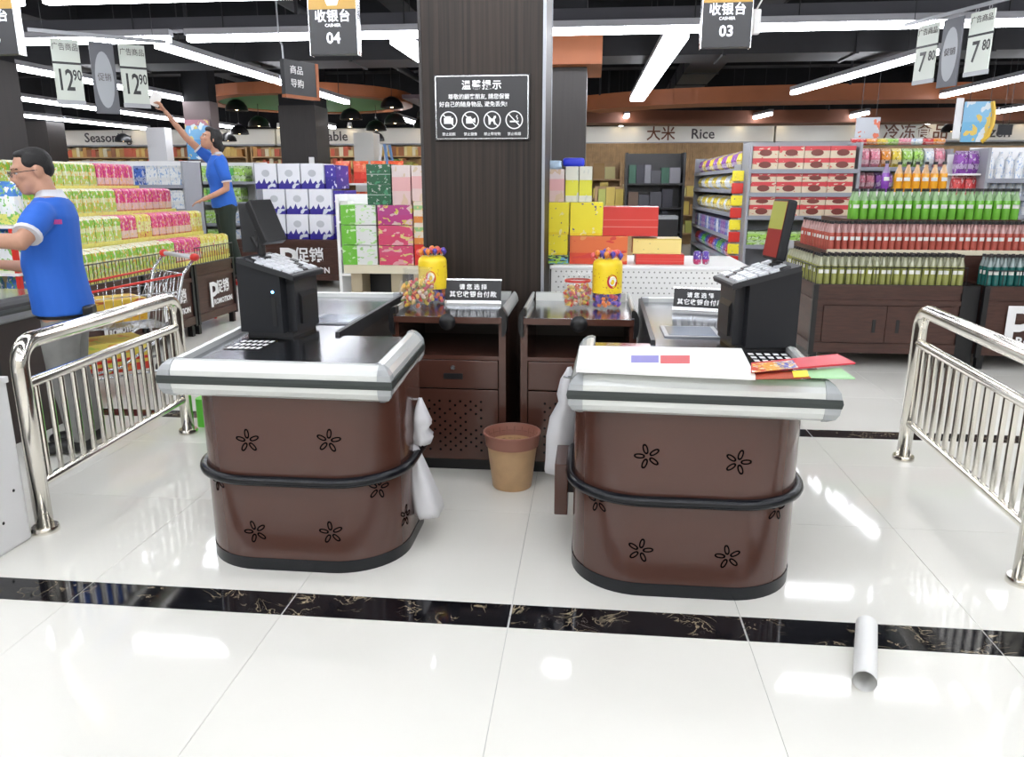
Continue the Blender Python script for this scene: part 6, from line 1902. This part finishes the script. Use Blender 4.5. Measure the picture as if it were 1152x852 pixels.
# price card rails
M_pricecard = mat('mint_price_card', (0.52, 0.56, 0.51), 0.5)
M_oval = mat('silver_oval', (0.30, 0.32, 0.34), 0.4)
def price_rail(c, rz, cards, label, zt_, sc=1.0):
    """cards: (offset along rail, kind, big, small)"""
    r = root('price_card_rail', (c[0], c[1], zt_ - 0.6), label, 'price sign')
    T = Matrix.Translation((c[0], c[1], zt_)) @ Matrix.Rotation(rz, 4, 'Z') @ Matrix.Diagonal((sc * (0.78 if sc > 1 else 0.92), sc, sc, 1))
    L = max(abs(k[0]) for k in cards) + 0.35
    B().box(-L, L, -0.012, 0.012, -0.012, 0.02, M=T).obj('hanging_rail', M_grey, r)
    for x in (-L * 0.8, L * 0.8):
        B().cyl(T @ Vector((x, 0, 0.02)), T @ Vector((x, 0, (ZC - zt_) / sc)), 0.003, n=5).obj('hanger_wire', M_dark, r)
    for off, kind, big, small in cards:
        for dx in (-0.08, 0.08):
            B().tube([T @ Vector((off + dx + 0.018 * math.cos(2 * PI * k / 10), 0, -0.03 + 0.018 * math.sin(2 * PI * k / 10))) for k in range(10)], 0.003, 5, closed=True).obj('ring', M_grey, r)
        if kind == 'card':
            up = B().box(off - 0.145, off + 0.145, -0.006, 0.006, -0.25, -0.05, M=T).obj('title_card', M_pricecard, r)
            B().box(off - 0.15, off + 0.15, -0.009, 0.009, -0.265, -0.245, M=T).obj('dark_divider', M_dark, r)
            lo = B().box(off - 0.145, off + 0.145, -0.006, 0.006, -0.58, -0.265, M=T).obj('price_card', M_pricecard, r)
            B().box(off - 0.15, off + 0.15, -0.009, 0.009, -0.615, -0.575, M=T).obj('lower_holder', M_grey, r)
            F = lambda dx, dz: T @ Matrix.Translation((off + dx, -0.008, dz)) @ Matrix.Rotation(PI / 2, 4, 'X')
            text('广告商品', 0.068, M_textgrey, r, F(0, -0.12))
            text(big, 0.26, M_black, r, F(-0.035, -0.41) @ Matrix.Diagonal((0.72, 1, 1, 1)), bold=0.004)
            text(small, 0.13, M_black, r, F(0.092, -0.36) @ Matrix.Diagonal((0.72, 1, 1, 1)), bold=0.002)
        else:
            B().box(off - 0.13, off + 0.13, -0.008, 0.008, -0.68, -0.05, M=T).obj('grey_card', mat('slate_card', (0.10, 0.105, 0.12), 0.5), r)
            ov = B()
            vs = [ov.bm.verts.new(T @ Vector((off + 0.10 * math.cos(2 * PI * k / 24), -0.010, -0.38 + 0.25 * math.sin(2 * PI * k / 24)))) for k in range(24)]
            ov.bm.faces.new(vs)
            ov.obj('silver_oval', M_oval, r)
            text('促销', 0.075, M_textgrey, r, T @ Matrix.Translation((off, -0.0115, -0.36)) @ Matrix.Rotation(PI / 2, 4, 'X'))
c1 = at_y(113, 50, 7.4)
price_rail((c1.x, 7.4), math.radians(38), [(-0.38, 'card', '12', '90'), (0.0, 'oval', '', ''), (0.33, 'card', '12', '90')], 'hanging price cards reading 12.90 at the upper left', at_y(113, 41, 7.4).z, 1.02)
c1 = at_y(1073, 30, 7.2)
price_rail((c1.x, 7.2), math.radians(-68), [(-0.34, 'card', '7', '80'), (0.0, 'oval', '', ''), (0.36, 'card', '7', '80')], 'hanging price cards reading 7.80 at the upper right', at_y(1073, 14, 7.2).z, 0.85)
# small black board hanging further back on the left
BYb = 7.5
x0, x1 = px_x(318, BYb, 90), px_x(356, BYb, 90)
r = root('hanging_board', ((x0 + x1) / 2, BYb, 2.25), 'slanted black menu board with orange edge hanging left of sign 04', 'board')
T = Matrix.Translation(((x0 + x1) / 2, BYb, 2.44)) @ Matrix.Rotation(math.radians(62), 4, 'Z') @ Matrix.Scale(0.9, 4)
B().box(-0.22, 0.22, -0.03, 0.03, -0.17, 0.17, M=T).obj('board', M_signbk, r)
B().box(-0.22, 0.24, -0.032, 0.032, -0.20, -0.17, M=T).obj('orange_edge', M_orange, r)
B().box(0.20, 0.24, -0.034, 0.034, -0.20, 0.17, M=T).obj('orange_edge', M_orange, r)
for k, s in enumerate(('商品', '导购')):
    text(s, 0.09, M_textgrey if 0 else M_letter, r, T @ Matrix.Translation((-0.06, -0.032, 0.07 - 0.13 * k)) @ Matrix.Rotation(PI / 2, 4, 'X'))
B().tube([T @ Vector((-0.2, 0, 0.17)), T @ Vector((-0.2, 0, 0.3)), T @ Vector((-0.24, 0, 0.36)), T @ Vector((-0.24, 0, (ZC - 2.44) / 0.9))], 0.008, 6).obj('hanger', M_grey, r)

# notice on the pillar
n0, n1 = at_y(490, 158, 4.49), at_y(596, 83, 4.49)
r = root('notice_board', ((n0.x + n1.x) / 2, 4.49, n0.z), 'black notice with four prohibition icons on the wooden pillar', 'notice')
NX0, NX1, NZ0, NZ1 = n0.x, n1.x, n0.z, n1.z
B().box(NX0, NX1, 4.482, 4.5, NZ0, NZ1).obj('panel', M_sign, r)
fr = 0.004
for (a, b2, c, d) in ((NX0 + .006, NX1 - .006, NZ0 + .006, NZ0 + .006 + fr), (NX0 + .006, NX1 - .006, NZ1 - .006 - fr, NZ1 - .006), (NX0 + .006, NX0 + .006 + fr, NZ0 + .006, NZ1 - .006), (NX1 - .006 - fr, NX1 - .006, NZ0 + .006, NZ1 - .006)):
    B().box(a, b2, 4.480, 4.482, c, d).obj('border_line', M_alu, r)
W_, H_ = NX1 - NX0, NZ1 - NZ0
def NP(u, v):
    return face_cam(NX0 + W_ * u, 4.4805, NZ0 + H_ * v)
text('溫馨提示', 0.052, M_letter, r, NP(0.5, 0.83), spacing=1.2, bold=0.0009)
text('尊敬的顧客朋友, 請您保管', 0.030, M_letter, r, NP(0.47, 0.66), ext=0.001, bold=0.0003)
text('好自己的随身物品, 避免丢失!', 0.030, M_letter, r, NP(0.41, 0.545), ext=0.001, bold=0.0003)
for k, cap in enumerate(('禁止拍照', '禁止摄像', '禁止带宠物', '禁止吸烟')):
    u = 0.148 + k * 0.231
    text(cap, 0.019, M_letter, r, NP(u, 0.09), ext=0.001)
    C_ = NP(u, 0.305)
    R_ = 0.046
    B().tube([C_ @ Vector((R_ * math.cos(2 * PI * j / 28), R_ * math.sin(2 * PI * j / 28), 0)) for j in range(28)], 0.0032, 5, closed=True).obj('icon_ring', M_letter, r)
    B().tube([C_ @ Vector((-R_ * 0.7, R_ * 0.7, 0.001)), C_ @ Vector((R_ * 0.7, -R_ * 0.7, 0.001))], 0.003, 5).obj('icon_slash', M_letter, r)
    b = B()
    def q(x0, x1, y0, y1):
        b.box(x0, x1, y0, y1, 0, 0.0015, M=C_)
    if k == 0:
        q(-0.026, 0.026, -0.018, 0.013); q(-0.014, 0.014, 0.013, 0.022)
    elif k == 1:
        q(-0.024, 0.010, -0.017, 0.012)
        b.prism([(0.010, -0.004), (0.028, -0.014), (0.028, 0.014), (0.010, 0.004)], 0, 0.0015, M=C_)
        q(-0.018, 0.004, 0.012, 0.020)
    elif k == 2:
        b.prism([(-0.020, -0.024), (-0.012, -0.024), (-0.006, -0.006), (0.004, -0.006), (0.012, -0.024), (0.020, -0.024), (0.014, 0.004), (0.022, 0.014), (0.020, 0.024), (0.010, 0.022), (0.004, 0.008), (-0.010, 0.008), (-0.022, 0.018)], 0, 0.0015, M=C_)
    else:
        q(-0.024, 0.018, -0.012, -0.004); q(0.020, 0.025, -0.012, -0.004)
        b.tube([C_ @ Vector((0.016, 0.002, 0)), C_ @ Vector((0.02, 0.01, 0)), C_ @ Vector((0.012, 0.016, 0)), C_ @ Vector((0.018, 0.026, 0))], 0.0025, 5)
    b.obj('icon_figure', M_letter, r)

# hanging posters above the snacks
M_ban1 = pack('strawberry_banner', [(0, (0.50, 0.52, 0.56)), (1, (0.5, 0.5, 0.55))], (0.55, 0.57, 0.60), (0.70, 0.16, 0.08), 1.6, 0.60)
M_ban2 = pack('blue_food_poster', [(0, (0.14, 0.40, 0.62)), (0.5, (0.20, 0.45, 0.66))], (0.62, 0.68, 0.72), (0.70, 0.50, 0.10), 2.2, 0.58)
def banner(px0, px1, py0, py1, Y, m, label, round_=False):
    a, b2 = at_y(px0, py1, Y), at_y(px1, py0, Y)
    r = root('hanging_banner', ((a.x + b2.x) / 2, Y, a.z), label, 'banner')
    if round_:
        w = b2.x - a.x; hh2 = b2.z - a.z
        poly = [(0, 0), (w * 0.72, 0), (w * 0.9, hh2 * 0.15), (w, hh2 * 0.4), (w, hh2 * 0.7), (w * 0.9, hh2), (0, hh2)]
        B().prism(poly, -0.02, 0.0, M=Matrix.Translation((a.x, Y, a.z)) @ Matrix.Rotation(PI / 2, 4, 'X')).obj('poster', m, r)
        B().tube([Vector((a.x + p[0], Y, a.z + p[1])) for p in poly[1:6]], 0.03, 6).obj('yellow_rim', mat('yellow_rim', (0.7, 0.45, 0.05), 0.4), r)
        B().box(a.x - w * 0.25, a.x - 0.01, Y + 0.02, Y + 0.05, a.z + 0.05, b2.z + 0.05).obj('white_wing', M_white, r)
    else:
        B().box(a.x, b2.x, Y, Y + 0.02, a.z, b2.z).obj('poster', m, r)
    for x in (a.x + 0.06, b2.x - 0.06):
        B().cyl((x, Y + 0.01, b2.z - 0.02), (x, Y + 0.01, ZC), 0.004, n=5).obj('hanger_wire', M_dark, r)
banner(961, 991, 132, 160, 12.0, M_ban1, 'white hanging banner with red fruit above the snack shelf')
banner(1080, 1120, 114, 160, 11.6, M_ban2, 'blue hanging food poster with yellow rim at the right', True)
banner(1122, 1140, 140, 152, 13.0, M_signbk, 'small black hanging sign right of the blue poster')
# air vent plates on the ceiling

# ============================================================ PEOPLE
M_skin = mat('skin', (0.50, 0.27, 0.18), 0.5, noise=0.05, nscale=30)
M_hair = mat('black_hair', (0.006, 0.005, 0.005), 0.6, bump=0.4, nscale=60)
M_polo = mat('royal_blue_polo', (0.015, 0.12, 0.55), 0.7, bump=0.1, nscale=300)
M_trim = mat('white_polo_trim', (0.65, 0.66, 0.70), 0.7)
M_grey_tr = mat('grey_trousers', (0.20, 0.20, 0.19), 0.8, noise=0.12, nscale=12)
M_dark_tr = mat('dark_green_trousers', (0.012, 0.022, 0.016), 0.8)
M_shoe = mat('black_shoe', (0.012, 0.012, 0.012), 0.4)

def limb(b, pts, T, n=12):
    """pts: (pos, radius or (r1,r2)); closed tapered tube with rounded ends"""
    P = [T @ Vector(p) for p, _ in pts]
    R = [r if isinstance(r, tuple) else (r, r) for _, r in pts]
    d0 = (P[0] - P[1]).normalized(); d1 = (P[-1] - P[-2]).normalized()
    a = sum(R[0]) / 2; z = sum(R[-1]) / 2
    P = [P[0] + d0 * a * 0.85, P[0] + d0 * a * 0.5] + P + [P[-1] + d1 * z * 0.5, P[-1] + d1 * z * 0.85]
    R = [tuple(q * 0.45 for q in R[0]), tuple(q * 0.85 for q in R[0])] + R + [tuple(q * 0.85 for q in R[-1]), tuple(q * 0.45 for q in R[-1])]
    b.tube(P, 0, n, radii=R)
    return b

def torso(b, secs, T, n=20):
    """secs: (z, cx, cy, rx, ry) stacked ellipses"""
    rings = []
    for z, cx, cy, rx, ry in secs:
        rings.append([b.bm.verts.new(T @ Vector((cx + rx * math.cos(2 * PI * k / n), cy + ry * math.sin(2 * PI * k / n), z))) for k in range(n)])
    for a, c in zip(rings, rings[1:]):
        for k in range(n):
            b.bm.faces.new([a[k], a[(k + 1) % n], c[(k + 1) % n], c[k]])
    b.bm.faces.new(rings[0][::-1]); b.bm.faces.new(rings[-1])
    return b

def hand(b, wrist, direc, palm_n, s, T, curl=0.5):
    """palm and five separate bent fingers; direc points along the hand, palm_n out of the palm"""
    w = Vector(wrist); d = Vector(direc).normalized(); n = Vector(palm_n)
    n = (n - d * n.dot(d)).normalized(); side = d.cross(n).normalized()
    limb(b, [(w, (0.024 * s, 0.018 * s)), (w + d * 0.045 * s, (0.038 * s, 0.016 * s)), (w + d * 0.085 * s, (0.038 * s, 0.014 * s))], T, 10)
    for k, (off, L) in enumerate(((-0.030, 0.066), (-0.010, 0.076), (0.010, 0.071), (0.029, 0.056))):
        p = w + d * 0.088 * s + side * off * s
        q1 = p + (d * math.cos(curl * 0.5) + n * math.sin(curl * 0.5)) * L * 0.45 * s
        q2 = q1 + (d * math.cos(curl * 1.2) + n * math.sin(curl * 1.2)) * L * 0.32 * s
        q3 = q2 + (d * math.cos(curl * 1.8) + n * math.sin(curl * 1.8)) * L * 0.23 * s
        limb(b, [(p - d * 0.01 * s, 0.0092 * s), (q1, 0.0088 * s), (q2, 0.0082 * s), (q3, 0.0072 * s)], T, 8)
    p = w + d * 0.03 * s - side * 0.032 * s
    q1 = p + (d * 0.6 - side * 0.7 + n * 0.3).normalized() * 0.036 * s
    q2 = q1 + (d * 0.85 - side * 0.25 + n * 0.4).normalized() * 0.030 * s
    limb(b, [(p, 0.012 * s), (q1, 0.0105 * s), (q2, 0.009 * s)], T, 8)

def head(b, c, T, tilt=0.0, turn=0.0):
    """head looking towards local -y; c is the skull centre"""
    H = T @ Matrix.Translation(c) @ Matrix.Rotation(turn, 4, 'Z') @ Matrix.Rotation(tilt, 4, 'X')
    def e(p, r, M2=None):
        b.ball((0, 0, 0), r, 16, M=H @ Matrix.Translation(p) @ (M2 or Matrix.Identity(4)))
    e((0, 0.012, 0.030), (0.074, 0.094, 0.088))
    e((0, -0.022, -0.035), (0.060, 0.068, 0.078))
    e((0, -0.050, -0.082), (0.034, 0.036, 0.030))
    e((0, -0.080, 0.030), (0.052, 0.018, 0.012))
    limb(b, [(Vector((0, -0.086, 0.018)), 0.008), (Vector((0, -0.104, -0.018)), 0.012), (Vector((0, -0.098, -0.026)), 0.014)], H, 8)
    e((0.016, -0.092, -0.026), (0.009, 0.010, 0.008)); e((-0.016, -0.092, -0.026), (0.009, 0.010, 0.008))
    e((0, -0.083, -0.053), (0.024, 0.012, 0.008)); e((0, -0.081, -0.063), (0.022, 0.012, 0.008))
    e((0.042, -0.060, -0.012), (0.022, 0.024, 0.018)); e((-0.042, -0.060, -0.012), (0.022, 0.024, 0.018))
    for s in (-1, 1):
        e((s * 0.076, 0.010, 0.0), (0.009, 0.020, 0.033), Matrix.Rotation(s * 0.3, 4, 'Z'))
    return H

def face_parts(r, H, glasses=False):
    me = mat('eye_white', (0.75, 0.74, 0.72), 0.3); mi = mat('dark_iris', (0.015, 0.010, 0.008), 0.2)
    for s in (-1, 1):
        ey = B().ball((0, 0, 0), (0.0125, 0.007, 0.006), 10, M=H @ Matrix.Translation((s * 0.031, -0.080, 0.006))).obj('eye', me, r, smooth=True)
        B().ball((0, 0, 0), (0.0062, 0.004, 0.0058), 8, M=H @ Matrix.Translation((s * 0.031, -0.0855, 0.006))).obj('iris', mi, ey, smooth=True)
        B().tube([H @ Vector((s * (0.014 + 0.011 * k), -0.092 + 0.004 * k * k * 0.6, 0.026 + 0.004 * math.sin(k * 1.1))) for k in range(4)], 0.0035, 6).obj('eyebrow', M_hair, r)
    B().tube([H @ Vector((x, -0.0945 + abs(x) * 0.25, -0.058)) for x in (-0.022, -0.011, 0, 0.011, 0.022)], 0.0035, 6).obj('lips', mat('lips', (0.36, 0.13, 0.11), 0.5), r)
    if glasses:
        g = bpy.data.objects.new('glasses', None); COL.objects.link(g); g.parent = r
        g.matrix_parent_inverse = r.matrix_basis.inverted()
        for s in (-1, 1):
            B().tube([H @ Vector((s * 0.033 + 0.023 * math.cos(2 * PI * k / 16), -0.104, 0.004 + 0.015 * math.sin(2 * PI * k / 16))) for k in range(16)], 0.0018, 6, closed=True).obj('lens_frame', M_black, g)
            B().tube([H @ Vector((s * 0.056, -0.103, 0.009)), H @ Vector((s * 0.080, -0.05, 0.010)), H @ Vector((s * 0.083, 0.010, 0.008))], 0.0022, 6).obj('temple', M_black, g)
        B().tube([H @ Vector((-0.010, -0.104, 0.006)), H @ Vector((0, -0.108, 0.009)), H @ Vector((0.010, -0.104, 0.006))], 0.0018, 6).obj('bridge', M_black, g)

def collar(r, T, c, rx, ry, m, tilt=0.25, z0=0.0, h=0.045):
    b = B()
    n = 24
    lo, mi, hi, lo2 = [], [], [], []
    for k in range(n):
        a = -PI / 2 + 0.16 + (2 * PI - 0.32) * k / (n - 1)
        drop = -0.035 * max(0, -math.sin(a)) ** 2
        lo.append(b.bm.verts.new(T @ (Vector(c) + Vector((rx * 1.42 * math.cos(a), ry * 1.42 * math.sin(a), drop * 1.3 - 0.004)))))
        hi.append(b.bm.verts.new(T @ (Vector(c) + Vector((rx * 1.05 * math.cos(a), ry * 1.05 * math.sin(a), drop + h)))))
        lo2.append(b.bm.verts.new(T @ (Vector(c) + Vector((rx * 0.98 * math.cos(a), ry * 0.98 * math.sin(a), drop * 1.2)))))
    for k in range(n - 1):
        b.bm.faces.new([lo[k], lo[k + 1], hi[k + 1], hi[k]])
        b.bm.faces.new([hi[k], hi[k + 1], lo2[k + 1], lo2[k]])
    b.obj('collar', m, r, smooth=True)

# ------------------------------------------------------------ man in the blue polo (faces left)
def man():
    X, Y = -2.88, 3.92
    r = root('person', (X, Y, 0), 'man in blue polo and grey trousers reaching left behind the guard rail', 'person')
    T = Matrix.Translation((X, Y, 0)) @ Matrix.Rotation(math.radians(-90 + 20), 4, 'Z')
    # local: -y forward, +x his left (towards the camera)
    b = B()
    torso(b, [(0.84, 0, 0.01, 0.155, 0.115), (0.95, 0, 0.0, 0.165, 0.125), (1.05, 0, -0.015, 0.158, 0.128), (1.18, 0, -0.005, 0.170, 0.120), (1.30, 0, 0.01, 0.180, 0.110), (1.37, 0, 0.02, 0.150, 0.085), (1.41, 0, 0.02, 0.075, 0.060)], T)
    limb(b, [((0, 0.02, 1.36), 0.058), ((0, -0.005, 1.44), 0.054), ((0, -0.02, 1.49), 0.055)], T)
    H = head(b, (0, -0.050, 1.53), T, tilt=math.radians(10), turn=math.radians(26))
    for s in (-1, 1):
        limb(b, [((s * 0.085, 0.01, 0.86), 0.088), ((s * 0.09, -0.01, 0.66), 0.075), ((s * 0.09, -0.015, 0.47), 0.056), ((s * 0.09, 0.015, 0.33), 0.054), ((s * 0.09, 0.03, 0.10), 0.038)], T)
        limb(b, [((s * 0.09, 0.05, 0.055), 0.036), ((s * 0.095, -0.06, 0.035), (0.040, 0.028)), ((s * 0.10, -0.15, 0.03), (0.038, 0.022))], T)
    # left arm (near the camera) stretched forward, right arm lower
    LA = [((0.175, 0.01, 1.315), 0.056), ((0.27, -0.01, 1.25), 0.050), ((0.355, -0.04, 1.19), 0.046), ((0.34, -0.17, 1.20), 0.038), ((0.30, -0.29, 1.225), 0.026)]
    RA = [((-0.175, 0.01, 1.315), 0.056), ((-0.21, -0.04, 1.17), 0.047), ((-0.21, -0.09, 1.04), 0.042), ((-0.19, -0.22, 1.02), 0.036), ((-0.16, -0.33, 1.04), 0.026)]
    for A_ in (LA, RA):
        limb(b, A_, T)
        d = Vector(A_[-1][0]) - Vector(A_[-2][0])
        hand(b, A_[-1][0], d, (0, 0, -1), 1.0, T, 0.6)
    remeshed('body', b, M_skin, r, 0.009, 3)
    face_parts(r, H, True)
    hb = B()
    def he(p, q):
        hb.ball((0, 0, 0), q, 16, M=H @ Matrix.Translation(p))
    he((0, 0.024, 0.048), (0.077, 0.086, 0.077)); he((0, -0.022, 0.094), (0.058, 0.042, 0.022)); he((0, 0.055, 0.015), (0.070, 0.054, 0.060)); he((0.062, 0.0, 0.055), (0.018, 0.045, 0.04)); he((-0.062, 0.0, 0.055), (0.018, 0.045, 0.04))
    remeshed('hair', hb, M_hair, r, 0.008, 3)
    sb = B()
    torso(sb, [(0.785, 0, 0.01, 0.192, 0.152), (0.86, 0, 0.005, 0.188, 0.148), (0.95, 0, -0.005, 0.182, 0.145), (1.05, 0, -0.018, 0.176, 0.146), (1.18, 0, -0.005, 0.186, 0.136), (1.30, 0, 0.01, 0.194, 0.124), (1.365, 0, 0.02, 0.160, 0.098), (1.405, 0, 0.02, 0.085, 0.072)], T)
    limb(sb, [((0.165, 0.01, 1.315), 0.074), ((0.22, 0.0, 1.285), 0.073), ((0.265, -0.01, 1.255), 0.070)], T)
    limb(sb, [((-0.165, 0.01, 1.315), 0.074), ((-0.20, -0.02, 1.23), 0.07), ((-0.21, -0.04, 1.17), 0.066)], T)
    remeshed('polo_shirt', sb, M_polo, r, 0.011, 4)
    for p, q, ra in (((0.265, -0.01, 1.255), (0.318, -0.024, 1.214), 0.071), ((-0.21, -0.04, 1.17), (-0.213, -0.06, 1.12), 0.067)):
        v = Vector(q) - Vector(p)
        B().tube([T @ (Vector(p) + v * 0.62), T @ (Vector(p) + v * 0.9)], ra, 16, radii=[ra * 0.98, ra * 0.93]).obj('sleeve_trim', M_trim, r, smooth=30)
    collar(r, T, (0, 0.012, 1.395), 0.062, 0.062, M_trim)
    tb = B()
    torso(tb, [(0.74, 0, 0.01, 0.160, 0.122), (0.80, 0, 0.01, 0.155, 0.118), (0.86, 0, 0.008, 0.14, 0.105)], T)
    for s in (-1, 1):
        limb(tb, [((s * 0.075, 0.01, 0.74), 0.100), ((s * 0.09, -0.01, 0.62), 0.094), ((s * 0.09, -0.015, 0.47), 0.080), ((s * 0.09, 0.01, 0.30), 0.076), ((s * 0.09, 0.03, 0.12), 0.074)], T)
    remeshed('trousers', tb, M_grey_tr, r, 0.012, 3)
    B().prism([(0.176 * math.cos(2 * PI * k / 24), 0.010 + 0.137 * math.sin(2 * PI * k / 24)) for k in range(24)], 0.77, 0.80, M=T).obj('belt', M_black, r, smooth=40)
    B().box(0.03, 0.13, 0.13, 0.18, 0.765, 0.83, M=T, bev=0.01).obj('belt_pouch', M_black, r)
    for s in (-1, 1):
        bb = B()
        limb(bb, [((s * 0.09, 0.055, 0.06), 0.052), ((s * 0.095, -0.05, 0.047), (0.052, 0.042)), ((s * 0.10, -0.16, 0.038), (0.048, 0.032))], T)
        limb(bb, [((s * 0.09, 0.04, 0.06), 0.05), ((s * 0.09, 0.03, 0.13), 0.046)], T)
        remeshed('shoe', bb, M_shoe, r, 0.012, 2)
    B().box(-0.001, 0.05, 0, 0.003, -0.012, 0.012, M=T @ Matrix.Translation((0.19, 0.06, 1.28)) @ Matrix.Rotation(PI / 2, 4, 'Z')).obj('sleeve_badge', mat('badge_magenta', (0.45, 0.05, 0.25), 0.5), r)
man()

# ------------------------------------------------------------ woman on a stool reaching up
def woman():
    X, Y, Z = -4.02, 8.42, 0.43
    st = root('step_stool', (X, Y, 0), 'small step stool under the woman behind the drink display', 'stool')
    B().box(X - 0.22, X + 0.22, Y - 0.2, Y + 0.2, 0.38, 0.419, bev=0.006).obj('seat', M_red, st)
    for sx in (-1, 1):
        for sy in (-1, 1):
            B().cyl((X + sx * 0.2, Y + sy * 0.18, 0), (X + sx * 0.15, Y + sy * 0.14, 0.38), 0.02, n=8).obj('leg', M_red, st)
    r = root('person', (X, Y, Z), 'woman in blue polo and dark trousers reaching up to the price cards', 'person')
    T = Matrix.Translation((X, Y, Z)) @ Matrix.Rotation(math.radians(-90 + 36), 4, 'Z') @ Matrix.Rotation(math.radians(4), 4, 'X')
    b = B()
    torso(b, [(0.80, 0, 0.01, 0.15, 0.11), (0.92, 0, 0.0, 0.150, 0.110), (1.03, 0, 0.0, 0.128, 0.098), (1.16, 0, -0.015, 0.142, 0.110), (1.27, 0, 0.0, 0.155, 0.095), (1.335, 0, 0.01, 0.120, 0.070), (1.37, 0, 0.01, 0.062, 0.052)], T)
    limb(b, [((0, 0.01, 1.33), 0.048), ((0, -0.005, 1.41), 0.045), ((0, -0.015, 1.45), 0.046)], T)
    H = head(b, (0, -0.03, 1.52), T @ Matrix.Diagonal((1, 1, 1, 1)), tilt=math.radians(-24), turn=math.radians(6))
    for s in (-1, 1):
        limb(b, [((s * 0.08, 0.01, 0.83), 0.085), ((s * 0.085, -0.01, 0.64), 0.072), ((s * 0.085, -0.015, 0.45), 0.053), ((s * 0.085, 0.015, 0.31), 0.050), ((s * 0.085, 0.03, 0.09), 0.034)], T)
        limb(b, [((s * 0.085, 0.05, 0.05), 0.033), ((s * 0.09, -0.06, 0.032), (0.036, 0.026)), ((s * 0.095, -0.13, 0.028), (0.034, 0.02))], T)
    # right arm raised up and forward, left arm down with its hand on the packs
    RA = [((-0.15, 0.0, 1.285), 0.050), ((-0.17, -0.13, 1.42), 0.042), ((-0.16, -0.245, 1.55), 0.037), ((-0.13, -0.345, 1.70), 0.031), ((-0.105, -0.425, 1.83), 0.023)]
    LA = [((0.15, 0.005, 1.275), 0.050), ((0.20, 0.03, 1.13), 0.042), ((0.215, 0.015, 1.00), 0.037), ((0.185, -0.11, 0.945), 0.031), ((0.15, -0.225, 0.905), 0.023)]
    for A_, pn in ((RA, (0.4, -0.6, 0.2)), (LA, (0, 0, -1))):
        limb(b, A_, T)
        d = Vector(A_[-1][0]) - Vector(A_[-2][0])
        hand(b, A_[-1][0], d, pn, 0.92, T, 0.7 if pn[2] > 0 else 0.35)
    remeshed('body', b, M_skin, r, 0.009, 3)
    face_parts(r, H, False)
    hb = B()
    def he(p, q):
        hb.ball((0, 0, 0), q, 16, M=H @ Matrix.Translation(p))
    he((0, 0.028, 0.048), (0.084, 0.092, 0.084)); he((0, -0.030, 0.095), (0.066, 0.055, 0.036)); he((0, 0.062, -0.01), (0.076, 0.060, 0.085)); he((0, 0.115, -0.05), (0.045, 0.045, 0.06)); he((0.066, 0.012, 0.02), (0.020, 0.040, 0.06)); he((-0.066, 0.012, 0.02), (0.020, 0.040, 0.06))
    remeshed('hair', hb, M_hair, r, 0.009, 3)
    sb = B()
    torso(sb, [(0.80, 0, 0.005, 0.172, 0.135), (0.92, 0, 0.0, 0.168, 0.130), (1.03, 0, 0.0, 0.146, 0.118), (1.16, 0, -0.015, 0.158, 0.126), (1.27, 0, 0.0, 0.168, 0.108), (1.33, 0, 0.01, 0.132, 0.082), (1.362, 0, 0.01, 0.072, 0.062)], T)
    limb(sb, [((-0.145, 0.0, 1.28), 0.066), ((-0.165, -0.07, 1.355), 0.062), ((-0.17, -0.12, 1.41), 0.058)], T)
    limb(sb, [((0.145, 0.005, 1.275), 0.066), ((0.18, 0.02, 1.18), 0.062), ((0.20, 0.03, 1.11), 0.058)], T)
    remeshed('polo_shirt', sb, M_polo, r, 0.011, 4)
    for p, q, ra in (((-0.17, -0.12, 1.41), (-0.172, -0.16, 1.455), 0.059), ((0.20, 0.03, 1.11), (0.205, 0.032, 1.06), 0.059)):
        v = Vector(q) - Vector(p)
        B().tube([T @ (Vector(p) + v * 0.55), T @ (Vector(p) + v * 0.85)], ra, 16, radii=[ra * 0.98, ra * 0.92]).obj('sleeve_trim', M_trim, r, smooth=30)
    collar(r, T, (0, 0.004, 1.355), 0.054, 0.054, M_trim, h=0.035)
    B().box(-0.02, 0.06, -0.128, -0.118, 1.14, 1.165, M=T).obj('name_badge', M_white, r)
    tb = B()
    torso(tb, [(0.74, 0, 0.01, 0.160, 0.120), (0.82, 0, 0.01, 0.160, 0.122), (0.90, 0, 0.005, 0.155, 0.118)], T)
    for s in (-1, 1):
        limb(tb, [((s * 0.08, 0.01, 0.80), 0.100), ((s * 0.085, -0.01, 0.64), 0.090), ((s * 0.085, -0.015, 0.45), 0.074), ((s * 0.085, 0.01, 0.28), 0.070), ((s * 0.085, 0.03, 0.10), 0.066)], T)
    remeshed('trousers', tb, M_dark_tr, r, 0.012, 3)
    for s in (-1, 1):
        bb = B()
        limb(bb, [((s * 0.085, 0.05, 0.05), 0.044), ((s * 0.09, -0.05, 0.04), (0.045, 0.036)), ((s * 0.095, -0.14, 0.034), (0.042, 0.028))], T)
        remeshed('shoe', bb, M_shoe, r, 0.012, 2)
    # paper held in the raised hand
    p = T @ Vector((-0.095, -0.50, 1.95))
    B().box(-0.05, 0.05, -0.002, 0.002, -0.07, 0.07, M=Matrix.Translation(p) @ Matrix.Rotation(0.5, 4, 'Z') @ Matrix.Rotation(0.4, 4, 'Y')).thing('price_paper', M_card, 'small white paper held up by the woman', 'paper')
woman()
